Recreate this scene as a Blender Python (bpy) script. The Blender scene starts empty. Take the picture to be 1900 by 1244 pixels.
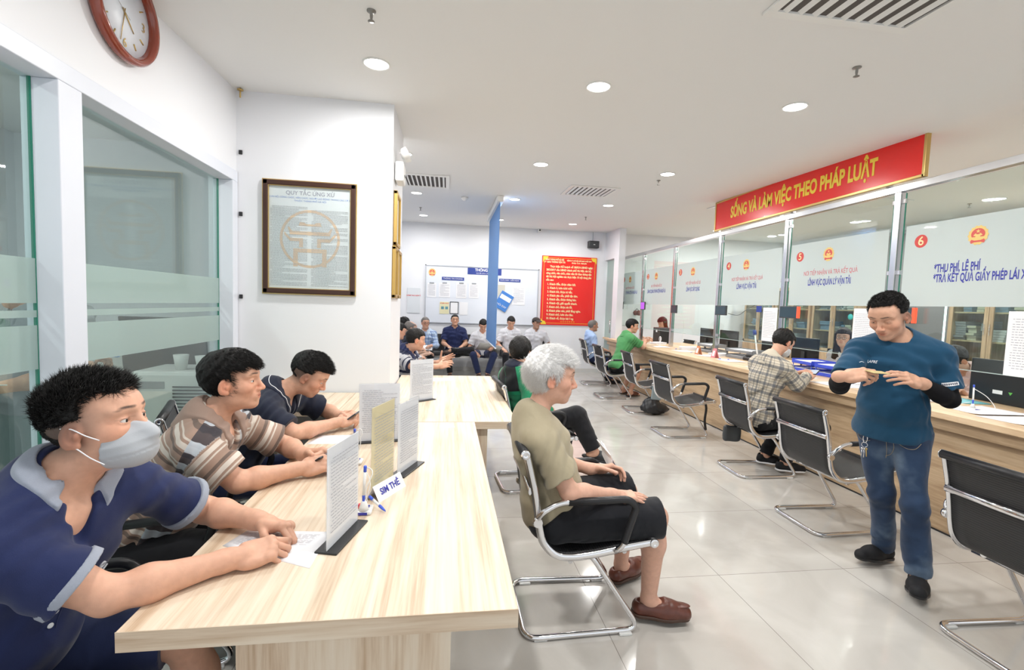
import bpy, bmesh, math, random
import numpy as np
from mathutils import Vector, Matrix
random.seed(7)
RNG = np.random.default_rng(7)
C = bpy.context.scene.collection
sc = bpy.context.scene
PI = math.pi

# ---------------------------------------------------------------- camera, light, exposure
def look_frame(yaw, pitch, roll):
    cy, sy = math.cos(yaw), math.sin(yaw)
    w = Vector((sy * math.cos(pitch), cy * math.cos(pitch), -math.sin(pitch)))
    r0 = Vector((cy, -sy, 0)); u0 = r0.cross(w)
    r = r0 * math.cos(roll) + u0 * math.sin(roll)
    u = u0 * math.cos(roll) - r0 * math.sin(roll)
    return r, u, w
cam_d = bpy.data.cameras.new('camera')
cam = bpy.data.objects.new('camera', cam_d); C.objects.link(cam)
cam_d.sensor_fit = 'HORIZONTAL'; cam_d.sensor_width = 36.0
cam_d.lens = 868.0 / 1900.0 * 36.0
cam_d.clip_start = 0.05; cam_d.clip_end = 60
r_, u_, w_ = look_frame(0.1408, 0.0639, 0.0338)
M_ = Matrix((r_, u_, -w_)).transposed().to_4x4()
M_.translation = Vector((0, 0, 1.504))
cam.matrix_world = M_
sc.camera = cam

sc.view_settings.view_transform = 'Standard'
sc.view_settings.look = 'None'
sc.view_settings.gamma = 1.0
sc.view_settings.exposure = 0.34
sc.view_settings.use_curve_mapping = False

wd = bpy.data.worlds.new('daylight'); sc.world = wd; wd.use_nodes = True
wd.node_tree.nodes['Background'].inputs[0].default_value = (0.93, 0.97, 1.0, 1)
wd.node_tree.nodes['Background'].inputs[1].default_value = 0.85

CEIL0, CSL = 2.959, 0.0258          # the ceiling rises very slightly towards the far wall
def cz(y): return CEIL0 + CSL * y
HALL_LAMPS = [(x, y) for y in (3.25, 5.28, 7.32, 9.45) for x in (-0.49, 1.01, 2.52)] + [(-0.49, 1.2), (1.01, 1.2), (2.52, 1.2)]
OFFICE_LAMPS = [(x, y) for y in (3.2, 5.25, 7.2, 9.2) for x in (5.55, 7.05)]
ROOM_LAMPS = [(-2.9, 1.6), (-2.9, 3.4)]
def lamp_light(x, y, energy):
    l = bpy.data.lights.new('downlight_glow', 'AREA'); l.shape = 'DISK'; l.size = 0.15; l.energy = energy
    l.color = (1.0, 0.985, 0.96)
    o = bpy.data.objects.new('downlight_glow', l); C.objects.link(o)
    o.location = (x, y, cz(y) - 0.012)
    return o
for x, y in HALL_LAMPS: lamp_light(x, y, 17)
for x, y in OFFICE_LAMPS: lamp_light(x, y, 23)
for x, y in ROOM_LAMPS: lamp_light(x, y, 14)

# ---------------------------------------------------------------- scene helpers
def tag(o, label=None, cat=None, group=None, kind=None):
    if label: o['label'] = label
    if cat: o['category'] = cat
    if group: o['group'] = group
    if kind: o['kind'] = kind
    return o
def thing(name, label, cat, loc=(0, 0, 0), rz=0.0, group=None):
    o = bpy.data.objects.new(name, None); C.objects.link(o)
    o.empty_display_size = 0.05
    o.location = loc; o.rotation_euler = (0, 0, rz)
    return tag(o, label, cat, group)
def link_mesh(name, me, parent=None, mats=()):
    o = bpy.data.objects.new(name, me); C.objects.link(o)
    for m in (mats if isinstance(mats, (list, tuple)) else [mats]): me.materials.append(m)
    if parent is not None: o.parent = parent
    return o
def copy_tree(o, parent=None):
    c = o.copy(); C.objects.link(c)
    if parent is not None: c.parent = parent; c.matrix_parent_inverse = o.matrix_parent_inverse.copy()
    for ch in o.children: copy_tree(ch, c)
    return c

# ---------------------------------------------------------------- materials
def mat(name, col, rough=0.5, metal=0.0, spec=0.5, bump=None, trans=0.0, emit=None, coat=0.0, var=0.0, vscale=8.0, alpha=1.0, ior=1.45, sheen=0.0):
    m = bpy.data.materials.new(name); m.use_nodes = True
    nt = m.node_tree; b = nt.nodes['Principled BSDF']
    b.inputs['Base Color'].default_value = (*col, 1)
    b.inputs['Roughness'].default_value = rough
    b.inputs['Metallic'].default_value = metal
    b.inputs['Specular IOR Level'].default_value = spec
    b.inputs['IOR'].default_value = ior
    b.inputs['Transmission Weight'].default_value = trans
    b.inputs['Coat Weight'].default_value = coat
    b.inputs['Alpha'].default_value = alpha
    b.inputs['Sheen Weight'].default_value = sheen
    if emit: b.inputs['Emission Color'].default_value = (*emit[0], 1); b.inputs['Emission Strength'].default_value = emit[1]
    tc = nt.nodes.new('ShaderNodeTexCoord')
    if var > 0:
        n = nt.nodes.new('ShaderNodeTexNoise'); n.inputs['Scale'].default_value = vscale; n.inputs['Detail'].default_value = 5
        nt.links.new(tc.outputs['Object'], n.inputs['Vector'])
        r = nt.nodes.new('ShaderNodeValToRGB')
        r.color_ramp.elements[0].position = 0.3; r.color_ramp.elements[1].position = 0.7
        r.color_ramp.elements[0].color = (*[max(0, c * (1 - var)) for c in col], 1)
        r.color_ramp.elements[1].color = (*[min(1, c * (1 + var)) for c in col], 1)
        nt.links.new(n.outputs['Fac'], r.inputs['Fac']); nt.links.new(r.outputs['Color'], b.inputs['Base Color'])
    if bump:
        n = nt.nodes.new('ShaderNodeTexNoise'); n.inputs['Scale'].default_value = bump[0]; n.inputs['Detail'].default_value = 4
        nt.links.new(tc.outputs['Object'], n.inputs['Vector'])
        bp = nt.nodes.new('ShaderNodeBump'); bp.inputs['Strength'].default_value = bump[1]; bp.inputs['Distance'].default_value = bump[2]
        nt.links.new(n.outputs['Fac'], bp.inputs['Height']); nt.links.new(bp.outputs['Normal'], b.inputs['Normal'])
    return m
def nd(nt, typ, **kw):
    n = nt.nodes.new(typ)
    for k, v in kw.items():
        if k in n.inputs.keys(): n.inputs[k].default_value = v
        else: setattr(n, k, v)
    return n
def mth(nt, op, a, b=None, c=None):
    n = nt.nodes.new('ShaderNodeMath'); n.operation = op
    for i, v in enumerate((a, b, c)):
        if v is None: continue
        if isinstance(v, (int, float)): n.inputs[i].default_value = v
        else: nt.links.new(v, n.inputs[i])
    return n.outputs[0]
def mixc(nt, f, a, b):
    n = nt.nodes.new('ShaderNodeMix'); n.data_type = 'RGBA'
    for s, v in ((n.inputs[0], f), (n.inputs[6], a), (n.inputs[7], b)):
        if isinstance(v, (int, float)): s.default_value = v
        elif isinstance(v, tuple): s.default_value = (*v, 1) if len(v) == 3 else v
        else: nt.links.new(v, s)
    return n.outputs[2]
def ramp(nt, fac, stops, interp='LINEAR'):
    r = nt.nodes.new('ShaderNodeValToRGB'); r.color_ramp.interpolation = interp
    while len(r.color_ramp.elements) < len(stops): r.color_ramp.elements.new(0.5)
    for e, (p, c) in zip(r.color_ramp.elements, stops): e.position = p; e.color = (*c, 1)
    nt.links.new(fac, r.inputs['Fac']); return r.outputs['Color']

def wood_mat(name, stops, axis, scale=9.0, stretch=0.05, rough=0.42, ripple=0.25):
    """laminate with long stripes running along one axis"""
    m = bpy.data.materials.new(name); m.use_nodes = True; nt = m.node_tree; b = nt.nodes['Principled BSDF']
    tc = nd(nt, 'ShaderNodeTexCoord'); mp = nd(nt, 'ShaderNodeMapping')
    s = [1.0, 1.0, 1.0]; s[axis] = stretch
    mp.inputs['Scale'].default_value = s
    nt.links.new(tc.outputs['Object'], mp.inputs['Vector'])
    n1 = nd(nt, 'ShaderNodeTexNoise', Scale=scale, Detail=5.0, Roughness=0.62, Distortion=ripple)
    n2 = nd(nt, 'ShaderNodeTexNoise', Scale=scale * 5.5, Detail=4.0, Roughness=0.6, Distortion=ripple * .5)
    nt.links.new(mp.outputs['Vector'], n1.inputs['Vector']); nt.links.new(mp.outputs['Vector'], n2.inputs['Vector'])
    f = mth(nt, 'ADD', mth(nt, 'MULTIPLY', n1.outputs['Fac'], 0.62), mth(nt, 'MULTIPLY', n2.outputs['Fac'], 0.38))
    col = ramp(nt, f, stops)
    nt.links.new(col, b.inputs['Base Color']); b.inputs['Roughness'].default_value = rough
    return m
CREAM = [(0.30, (0.40, 0.27, 0.17)), (0.40, (0.56, 0.41, 0.28)), (0.47, (0.67, 0.53, 0.39)), (0.54, (0.74, 0.62, 0.48)), (0.66, (0.79, 0.69, 0.56))]
TAN = [(0.30, (0.30, 0.20, 0.115)), (0.42, (0.44, 0.30, 0.18)), (0.5, (0.53, 0.375, 0.23)), (0.58, (0.60, 0.44, 0.28)), (0.7, (0.66, 0.50, 0.34))]
M = {}
M['wall'] = mat('wall_paint', (0.80, 0.81, 0.84), 0.6, bump=(180, .05, .002))
M['ceiling'] = mat('ceiling_paint', (0.80, 0.80, 0.79), 0.75)
M['tabletop'] = wood_mat('ash_laminate', CREAM, 1, 16.0, 0.03)
M['tablex'] = wood_mat('ash_laminate_edge', CREAM, 0, 10.0, 0.055)
M['tablev'] = wood_mat('ash_laminate_panel', CREAM, 2, 14.0, 0.05)
M['counter'] = wood_mat('oak_laminate_front', TAN, 1, 12.0, 0.07)
M['counter_top'] = wood_mat('oak_laminate_top', [(p, tuple(min(1, c * 1.32) for c in col)) for p, col in TAN], 1, 12.0, 0.07)
M['cabinet'] = wood_mat('cabinet_laminate', [(p, tuple(min(1, c * 1.05) for c in col)) for p, col in TAN], 2, 10.0, 0.08)
M['chrome'] = mat('chrome', (0.78, 0.78, 0.80), 0.10, 1.0)
M['steel'] = mat('brushed_steel', (0.62, 0.62, 0.63), 0.24, 1.0)
M['aluminium'] = mat('white_aluminium', (0.72, 0.75, 0.82), 0.38)
M['black_plastic'] = mat('black_plastic', (0.018, 0.018, 0.02), 0.38)
M['dark_plastic'] = mat('dark_grey_plastic', (0.05, 0.055, 0.06), 0.4)
M['white_plastic'] = mat('white_plastic', (0.80, 0.80, 0.78), 0.4)
M['grey_plastic'] = mat('grey_plastic', (0.30, 0.32, 0.34), 0.45)
M['paper'] = mat('white_paper', (0.86, 0.86, 0.88), 0.7)
M['ink'] = mat('printed_ink', (0.12, 0.12, 0.15), 0.7)
M['greyink'] = mat('faded_ink', (0.36, 0.37, 0.42), 0.7)
M['blueink'] = mat('blue_ink', (0.045, 0.05, 0.36), 0.6)
M['lightblueink'] = mat('pale_blue_ink', (0.20, 0.32, 0.62), 0.6)
M['redink'] = mat('red_ink', (0.70, 0.05, 0.06), 0.6)
M['pinkink'] = mat('faded_red_ink', (0.62, 0.16, 0.19), 0.6)
M['yellow'] = mat('yellow_vinyl', (0.86, 0.62, 0.05), 0.4)
M['gold'] = mat('gold_trim', (0.62, 0.43, 0.16), 0.32, 0.85)
M['goldframe'] = mat('gilt_frame', (0.58, 0.38, 0.12), 0.4, 0.7)
M['redpanel'] = mat('red_panel', (0.80, 0.016, 0.012), 0.25, coat=0.25)
M['blue'] = mat('blue_plastic', (0.05, 0.11, 0.62), 0.4)
M['navysign'] = mat('navy_sign', (0.03, 0.06, 0.30), 0.5)
M['emit'] = mat('lamp_diffuser', (1, 1, 1), 0.5, emit=((1.0, 0.99, 0.97), 16.0))
M['tealp'] = mat('turquoise_paper', (.20, .55, .60), .6)
M['tv'] = mat('screen_dark', (0.02, 0.025, 0.03), 0.18)
M['redled'] = mat('red_led_strip', (0.6, 0.05, 0.02), 0.4, emit=((1.0, 0.12, 0.05), 0.7))
M['violet'] = mat('violet_screen', (0.25, 0.05, 0.4), 0.3, emit=((0.55, 0.12, 0.75), 0.55))

def glass_mat(name, col=(0.93, 0.985, 0.965), refl=1.0, frost=0.0, fcol=(0.8, 0.88, 0.86)):
    """thin pane: see-through with a fresnel mirror; a frosted film adds a translucent white layer"""
    m = bpy.data.materials.new(name); m.use_nodes = True; nt = m.node_tree
    for n in list(nt.nodes): nt.nodes.remove(n)
    out = nd(nt, 'ShaderNodeOutputMaterial')
    tr = nd(nt, 'ShaderNodeBsdfTransparent'); tr.inputs[0].default_value = (*col, 1)
    gl = nd(nt, 'ShaderNodeBsdfGlossy'); gl.inputs['Roughness'].default_value = 0.015
    lw = nd(nt, 'ShaderNodeLayerWeight'); lw.inputs[0].default_value = 0.5
    fres = mth(nt, 'MULTIPLY_ADD', mth(nt, 'POWER', lw.outputs['Facing'], 5.0), 0.9, 0.045)
    base = tr.outputs[0]
    if frost > 0:
        df = nd(nt, 'ShaderNodeBsdfDiffuse'); df.inputs[0].default_value = (*fcol, 1)
        tl = nd(nt, 'ShaderNodeBsdfTranslucent'); tl.inputs[0].default_value = (*fcol, 1)
        a = nd(nt, 'ShaderNodeMixShader'); a.inputs[0].default_value = 0.45
        nt.links.new(df.outputs[0], a.inputs[1]); nt.links.new(tl.outputs[0], a.inputs[2])
        c2 = nd(nt, 'ShaderNodeMixShader'); c2.inputs[0].default_value = frost
        nt.links.new(tr.outputs[0], c2.inputs[1]); nt.links.new(a.outputs[0], c2.inputs[2]); base = c2.outputs[0]
    mx = nd(nt, 'ShaderNodeMixShader')
    f = mth(nt, 'MULTIPLY', fres, refl); f = mth(nt, 'MINIMUM', f, 1.0)
    nt.links.new(f, mx.inputs[0]); nt.links.new(base, mx.inputs[1]); nt.links.new(gl.outputs[0], mx.inputs[2])
    nt.links.new(mx.outputs[0], out.inputs[0])
    return m
M['glass'] = glass_mat('clear_glass')
M['glass_left'] = glass_mat('tinted_glass', (0.86, 0.95, 0.925), refl=1.7)
M['frost_left'] = glass_mat('frosted_band', (0.86, 0.95, 0.925), refl=0.9, frost=0.72, fcol=(0.60, 0.70, 0.68))
M['frost'] = glass_mat('frosted_film', (0.93, 0.98, 0.96), refl=0.6, frost=0.88, fcol=(0.74, 0.78, 0.78))
M['pale_edge'] = mat('polished_glass_edge', (.42, .50, .48), .15)
M['glass_edge'] = mat('green_glass_edge', (0.03, 0.22, 0.15), 0.15)
M['acrylic'] = glass_mat('acrylic_sheet', (0.97, 0.98, 0.99), refl=0.8)

# ---------------------------------------------------------------- mesh helpers
class MB:
    """collects shapes into one mesh"""
    def __init__(s): s.bm = bmesh.new(); s.mi = 0
    def _mark(s, n0):
        s.bm.faces.ensure_lookup_table()
        for f in s.bm.faces[n0:]: f.material_index = s.mi
    def box(s, a, b, bev=0.0, R=None, seg=2):
        n0 = len(s.bm.faces)
        a = Vector(a); b = Vector(b); c = (a + b) / 2; d = b - a
        t = bmesh.new()
        bmesh.ops.create_cube(t, size=1.0)
        bmesh.ops.scale(t, vec=d, verts=t.verts)
        if bev > 0: bmesh.ops.bevel(t, geom=list(t.edges), offset=min(bev, min(abs(x) for x in d) * .49), segments=seg, profile=0.5, affect='EDGES')
        if R is not None: bmesh.ops.rotate(t, cent=(0, 0, 0), matrix=R, verts=t.verts)
        bmesh.ops.translate(t, vec=c, verts=t.verts)
        s.join(t); s._mark(n0); return s
    def join(s, t):
        me = bpy.data.meshes.new('t'); t.to_mesh(me); t.free(); s.bm.from_mesh(me); bpy.data.meshes.remove(me)
    def tube(s, pts, r, n=10, closed=False, cap=True, flat=1.0, flatdir=None):
        """sweeps a round (or flattened) section along a path"""
        n0 = len(s.bm.faces)
        P = [Vector(p) for p in pts]; N = len(P); rs = r if isinstance(r, (list, tuple)) else [r] * N
        rings = []; up = None
        for i in range(N):
            a = P[(i - 1) % N] if (closed or i > 0) else P[i]; b = P[(i + 1) % N] if (closed or i < N - 1) else P[i]
            t = (b - a).normalized()
            if flatdir is not None: u = Vector(flatdir) - t * t.dot(Vector(flatdir)); u.normalize()
            else:
                if up is None: up = Vector((0, 0, 1)) if abs(t.z) < .9 else Vector((1, 0, 0))
                u = (up - t * t.dot(up)).normalized(); up = u
            v = t.cross(u)
            rings.append([s.bm.verts.new(P[i] + (u * math.cos(2 * PI * k / n) * rs[i] + v * math.sin(2 * PI * k / n) * rs[i] * flat)) for k in range(n)])
        M_ = N if closed else N - 1
        for i in range(M_):
            A, B = rings[i], rings[(i + 1) % N]
            for k in range(n): s.bm.faces.new((A[k], A[(k + 1) % n], B[(k + 1) % n], B[k])).smooth = True
        if cap and not closed:
            s.bm.faces.new(rings[0][::-1]); s.bm.faces.new(rings[-1])
        s._mark(n0); return s
    def lathe(s, prof, c=(0, 0, 0), n=24, R=None, smooth=True, cap=True):
        """profile (radius, height) turned around z"""
        n0 = len(s.bm.faces); c = Vector(c); rings = []
        for r, z in prof:
            ring = []
            for k in range(n):
                v = Vector((r * math.cos(2 * PI * k / n), r * math.sin(2 * PI * k / n), z))
                if R is not None: v = R @ v
                ring.append(s.bm.verts.new(c + v))
            rings.append(ring)
        for A, B in zip(rings, rings[1:]):
            for k in range(n): s.bm.faces.new((A[k], A[(k + 1) % n], B[(k + 1) % n], B[k])).smooth = smooth
        if cap: s.bm.faces.new(rings[0][::-1]); s.bm.faces.new(rings[-1])
        s._mark(n0); return s
    def quad(s, a, b, c, d):
        n0 = len(s.bm.faces)
        s.bm.faces.new([s.bm.verts.new(Vector(p)) for p in (a, b, c, d)]); s._mark(n0); return s
    def poly(s, pts, thick=None):
        """flat outline, optionally given a thickness vector"""
        n0 = len(s.bm.faces)
        v = [s.bm.verts.new(Vector(p)) for p in pts]; s.bm.faces.new(v)
        if thick is not None:
            t = Vector(thick); w = [s.bm.verts.new(Vector(p) + t) for p in pts]; s.bm.faces.new(w[::-1])
            for i in range(len(v)): j = (i + 1) % len(v); s.bm.faces.new((v[i], v[j], w[j], w[i]))
        s._mark(n0); return s
    def sheet(s, grid, thick=None, smooth=True):
        """grid of points, given a thickness downward along its normals"""
        n0 = len(s.bm.faces)
        V = [[s.bm.verts.new(Vector(p)) for p in row] for row in grid]; F = []
        for i in range(len(V) - 1):
            for j in range(len(V[0]) - 1):
                f = s.bm.faces.new((V[i][j], V[i][j + 1], V[i + 1][j + 1], V[i + 1][j])); f.smooth = smooth; F.append(f)
        if thick: 
            for f in F: f.normal_update()
            s.bm.normal_update(); bmesh.ops.solidify(s.bm, geom=F, thickness=thick)
        s._mark(n0); return s
    def build(s, name, m, parent=None, recalc=True):
        if recalc: bmesh.ops.recalc_face_normals(s.bm, faces=s.bm.faces)
        me = bpy.data.meshes.new(name); s.bm.to_mesh(me); s.bm.free()
        return link_mesh(name, me, parent, m)
def smooth_path(P, sub=6, closed=False):
    """Catmull-Rom through the points"""
    P = [Vector(p) for p in P]; N = len(P); out = []
    rng = range(N) if closed else range(N - 1)
    for i in rng:
        g = (lambda k: P[k % N]) if closed else (lambda k: P[min(max(k, 0), N - 1)])
        p0, p1, p2, p3 = g(i - 1), g(i), g(i + 1), g(i + 2)
        for k in range(sub):
            t = k / sub
            out.append(0.5 * ((2 * p1) + (p2 - p0) * t + (2 * p0 - 5 * p1 + 4 * p2 - p3) * t * t + (3 * p1 - p0 - 3 * p2 + p3) * t ** 3))
    if not closed: out.append(P[-1])
    return out
def round_path(P, r, n=5):
    """polyline with rounded corners"""
    P = [Vector(p) for p in P]; out = [P[0]]
    for a, b, c in zip(P, P[1:], P[2:]):
        d1 = (a - b); d2 = (c - b); rr = min(r, d1.length * .48, d2.length * .48)
        p = b + d1.normalized() * rr; q = b + d2.normalized() * rr
        for k in range(n + 1):
            t = k / n; out.append(p * (1 - t) ** 2 + b * 2 * t * (1 - t) + q * t * t)
    out.append(P[-1]); return out
def struct(name, mb, m, parent=None):
    o = mb.build(name, m, parent)
    if parent is None: o['kind'] = 'structure'
    return o
TEXT_CACHE = {}
def text_mesh(txt, size, bold=False, squeeze=1.0, depth=0.0, offset=0.0, spacing=1.0, align='CENTER', shear=0.0):
    """lettering as a mesh lying in its local XY plane, centred"""
    key = (txt, size, squeeze, depth, offset, spacing, align, shear)
    if key in TEXT_CACHE: return TEXT_CACHE[key].copy()
    cu = bpy.data.curves.new('lettering', 'FONT'); cu.body = txt; cu.size = size; cu.align_x = align; cu.align_y = 'CENTER'
    cu.extrude = depth; cu.offset = offset; cu.space_character = spacing; cu.resolution_u = 3; cu.shear = shear
    o = bpy.data.objects.new('lettering', cu); C.objects.link(o)
    dg = bpy.context.evaluated_depsgraph_get()
    me = bpy.data.meshes.new_from_object(o.evaluated_get(dg))
    C.objects.unlink(o); bpy.data.objects.remove(o); bpy.data.curves.remove(cu)
    for v in me.vertices: v.co.x *= squeeze
    TEXT_CACHE[key] = me
    return me.copy()
def text(name, txt, size, loc, right, up, m, parent=None, **kw):
    """lettering placed in the world: right = reading direction"""
    me = text_mesh(txt, size, **kw)
    r = Vector(right).normalized(); u = Vector(up).normalized(); n = r.cross(u)
    Mx = Matrix((r, u, n)).transposed().to_4x4(); Mx.translation = Vector(loc)
    me.transform(Mx); me.materials.clear()
    return link_mesh(name, me, parent, m)
def ink_lines(mb, org, right, up, w, h, rows, seed=0, gap=0.3, fill=0.45, first=0.0):
    """rows of tiny words: each word a flat dash"""
    rg = random.Random(seed); o = Vector(org); r = Vector(right).normalized(); u = Vector(up).normalized()
    n = r.cross(u) * 0.0006
    for i in range(rows):
        y = h * (1 - (i + .5) / rows); t = h / rows * fill
        x = 0.0 if rg.random() > .25 else w * .05
        end = w * (1.0 if rg.random() > .25 else rg.uniform(.3, .85))
        while x < end:
            l = min(rg.uniform(.02, .07) * max(w, .3) * 1.2, end - x)
            if l < w * .01: break
            a = o + r * x + u * (y - t / 2) + n
            mb.quad(a, a + r * l, a + r * l + u * t, a + u * t); x += l + w * gap * .04
    return mb
# ---------------------------------------------------------------- implicit surfaces for people
def V3(*a): return np.array(a if len(a) > 1 else a[0], dtype=float)
def nrm(v): v = np.asarray(v, float); return v / (np.linalg.norm(v) + 1e-12)
def smin(a, b, k):
    if k <= 0: return np.minimum(a, b)
    h = np.clip(.5 + .5 * (b - a) / k, 0, 1); return b + (a - b) * h - k * h * (1 - h)
def _seg(P, a, b, ra, rb):
    ab = b - a; pa = P - a; t = np.clip((pa @ ab) / max(ab @ ab, 1e-9), 0, 1)
    return np.sqrt(((pa - t[..., None] * ab) ** 2).sum(-1)) - (ra + (rb - ra) * t)
def _ell(P, c, R, r):
    q = (P - c) @ R; k0 = np.sqrt(((q / r) ** 2).sum(-1)); k1 = np.sqrt(((q / (r * r)) ** 2).sum(-1))
    return k0 * (k0 - 1) / np.maximum(k1, 1e-6)
def _box(P, c, R, h, rr):
    q = np.abs((P - c) @ R) - (h - rr)
    return np.sqrt((np.maximum(q, 0) ** 2).sum(-1)) + np.minimum(q.max(-1), 0) - rr
I3 = np.eye(3)
class Field:
    """list of shapes joined, cut or trimmed smoothly; read out as one closed surface"""
    def __init__(s): s.p = []
    def _add(s, f, c, r, k, op): s.p.append((f, np.asarray(c, float), float(r), k, op)); return s
    def seg(s, a, b, ra, rb=None, k=.02, op='+'):
        a, b = V3(a), V3(b); rb = ra if rb is None else rb
        return s._add(lambda P: _seg(P, a, b, ra, rb), (a + b) / 2, np.linalg.norm(a - b) / 2 + max(ra, rb), k, op)
    def ell(s, c, r, R=None, k=.02, op='+'):
        c, r = V3(c), V3(r); R = I3 if R is None else R
        return s._add(lambda P: _ell(P, c, R, r), c, r.max(), k, op)
    def box(s, c, h, R=None, rr=.01, k=.02, op='+'):
        c, h = V3(c), V3(h); R = I3 if R is None else R
        return s._add(lambda P: _box(P, c, R, h, rr), c, np.linalg.norm(h), k, op)
    def cutseg(s, a, b, ra, rb, cut, k=.03, cd=None):
        """a limb of cloth that ends square at the fraction `cut` of its length"""
        a, b = V3(a), V3(b); d = nrm(b - a); e = a + (b - a) * cut; n = d if cd is None else nrm(cd)
        def f(P): return np.maximum(_seg(P, a, b, ra, rb), (P - e) @ n)
        return s._add(f, (a + b) / 2, np.linalg.norm(a - b) / 2 + max(ra, rb), k, '+')
    def plane(s, o, n, k=.004):
        o, n = V3(o), nrm(n); return s._add(lambda P: (P - o) @ n, o, 1e9, k, '&')
    def func(s, f, c, r, k=.01, op='+'): return s._add(f, c, r, k, op)
    def noise(s, amp, freq, seed=0, stretch=None):
        rg = np.random.default_rng(seed); W = rg.normal(size=(6, 3)) * freq * np.array([.6, .8, 1, 1.25, 1.6, 2.0])[:, None]; ph = rg.uniform(0, 6.28, 6)
        if stretch is not None: W = W * V3(stretch)
        A = amp / np.array([1, 1.1, 1.3, 1.6, 2, 2.5])
        def f(P):
            o = 0
            for i in range(6): o = o + A[i] * np.sin(P @ W[i] + ph[i] + 1.3 * np.sin(P @ W[(i + 2) % 6][[1, 2, 0]] * .5))
            return o * .5
        return s._add(f, V3(0, 0, 0), 1e9, 0, '~')
    def __call__(s, P, cen=None, half=0.0):
        D = np.full(P.shape[:-1], 9.0)
        for f, c, r, k, op in s.p:
            if cen is not None and r < 1e8:
                m = np.sqrt(((cen - c) ** 2).sum(-1)) < r + half + k + .045
                if not m.any(): continue
            else: m = None
            d = f(P if m is None else P[m]); cur = D if m is None else D[m]
            if op == '+': cur = smin(cur, d, k)
            elif op == '-': cur = -smin(-cur, d, k)
            elif op == '&': cur = -smin(-cur, -d, k)
            elif op == '~': cur = cur + d
            if m is None: D = cur
            else: D[m] = cur
        return D
    def bounds(s):
        q = [(c, r) for f, c, r, k, op in s.p if r < 1e8 and op == '+']
        return np.min([c - r for c, r in q], 0), np.max([c + r for c, r in q], 0)
def surface(F, h, B=12):
    """dual contouring of the zero level, only in blocks the surface passes through"""
    lo, hi = F.bounds(); lo = lo - 2.2 * h; hi = hi + 2.2 * h
    nb = np.ceil((hi - lo) / (h * B)).astype(int)
    bi = np.stack(np.meshgrid(*[np.arange(n) for n in nb], indexing='ij'), -1).reshape(-1, 3)
    cen = lo + (bi + .5) * B * h; half = B * h * .5 * 1.7321
    d = F(cen)
    bi = bi[np.abs(d) < half * 1.4 + .05]; cen = lo + (bi + .5) * B * h
    g = np.arange(B + 1); loc = np.stack(np.meshgrid(g, g, g, indexing='ij'), -1)
    N = nb * B + 2
    Kv, Kk, Q = [], [], []
    for s0 in range(0, len(bi), 300):
        bb = bi[s0:s0 + 300]; cc = cen[s0:s0 + 300]
        base = bb * B
        P = lo + (base[:, None, None, None, :] + loc) * h
        D = F(P, cc, half)
        S = D < 0
        act = np.zeros((len(bb), B, B, B), int)
        for dx in (0, 1):
            for dy in (0, 1):
                for dz in (0, 1): act += S[:, dx:B + dx, dy:B + dy, dz:B + dz]
        idx = np.argwhere((act > 0) & (act < 8))
        if len(idx) == 0: continue
        b_, i, j, k = idx.T
        acc = np.zeros((len(idx), 3)); cnt = np.zeros(len(idx))
        for ax in range(3):
            o1, o2 = [a for a in range(3) if a != ax]
            for u in (0, 1):
                for v in (0, 1):
                    off = [0, 0, 0]; off[o1] = u; off[o2] = v; o_ = off.copy(); o_[ax] = 1
                    A = D[b_, i + off[0], j + off[1], k + off[2]]; E = D[b_, i + o_[0], j + o_[1], k + o_[2]]
                    m = (A < 0) != (E < 0); t = np.where(m, A / np.where(m, A - E, 1), 0)
                    p = np.zeros((len(idx), 3)); p[:, o1] = u; p[:, o2] = v; p[:, ax] = t
                    acc += p * m[:, None]; cnt += m
        gi = base[b_] + np.stack((i, j, k), -1)
        Kv.append(lo + (gi + acc / cnt[:, None]) * h); Kk.append((gi[:, 0] * N[1] + gi[:, 1]) * N[2] + gi[:, 2])
        for ax in range(3):
            sl0 = [slice(0, B)] * 3; sl1 = [slice(0, B)] * 3; sl1[ax] = slice(1, B + 1)
            a = S[(slice(None), *sl0)]; e = S[(slice(None), *sl1)]
            ed = np.argwhere(a != e)
            if len(ed) == 0: continue
            gi = base[ed[:, 0]] + ed[:, 1:]; flip = a[tuple(ed.T)]
            o1, o2 = (ax + 1) % 3, (ax + 2) % 3; st = np.array([N[1] * N[2], N[2], 1])
            k0 = gi @ st
            q = np.stack((k0 - st[o1] - st[o2], k0 - st[o2], k0, k0 - st[o1]), -1)
            q[~flip] = q[~flip][:, ::-1]; Q.append(q)
    Vv = np.concatenate(Kv); K = np.concatenate(Kk); Q = np.concatenate(Q)
    od = np.argsort(K); K = K[od]; Vv = Vv[od]
    pos = np.clip(np.searchsorted(K, Q), 0, len(K) - 1); ok = (K[pos] == Q).all(1)
    return Vv, close_gaps(pos[ok])
def close_gaps(Q):
    """fills the few quads lost where neighbouring blocks disagree"""
    E = np.stack((Q, np.roll(Q, -1, 1)), -1).reshape(-1, 2); n = int(Q.max()) + 1
    key = E[:, 0] * n + E[:, 1]; rev = E[:, 1] * n + E[:, 0]; B = E[~np.isin(rev, key)]
    if len(B) == 0: return Q
    nxt = {}
    for a, b in B: nxt.setdefault(int(b), []).append(int(a))            # walk against the border
    new = []
    while nxt:
        s0 = next(iter(nxt)); loop = [s0]; c = s0
        while c in nxt:
            t = nxt[c].pop(); 
            if not nxt[c]: del nxt[c]
            if t == s0: break
            loop.append(t); c = t
            if len(loop) > 400: break
        L = len(loop)
        if 4 <= L <= 60 and L % 2 == 0:
            for i in range(1, L - 2, 2): new.append((loop[0], loop[i], loop[i + 1], loop[i + 2]))
    return np.vstack((Q, np.array(new, dtype=Q.dtype))) if new else Q
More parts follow.
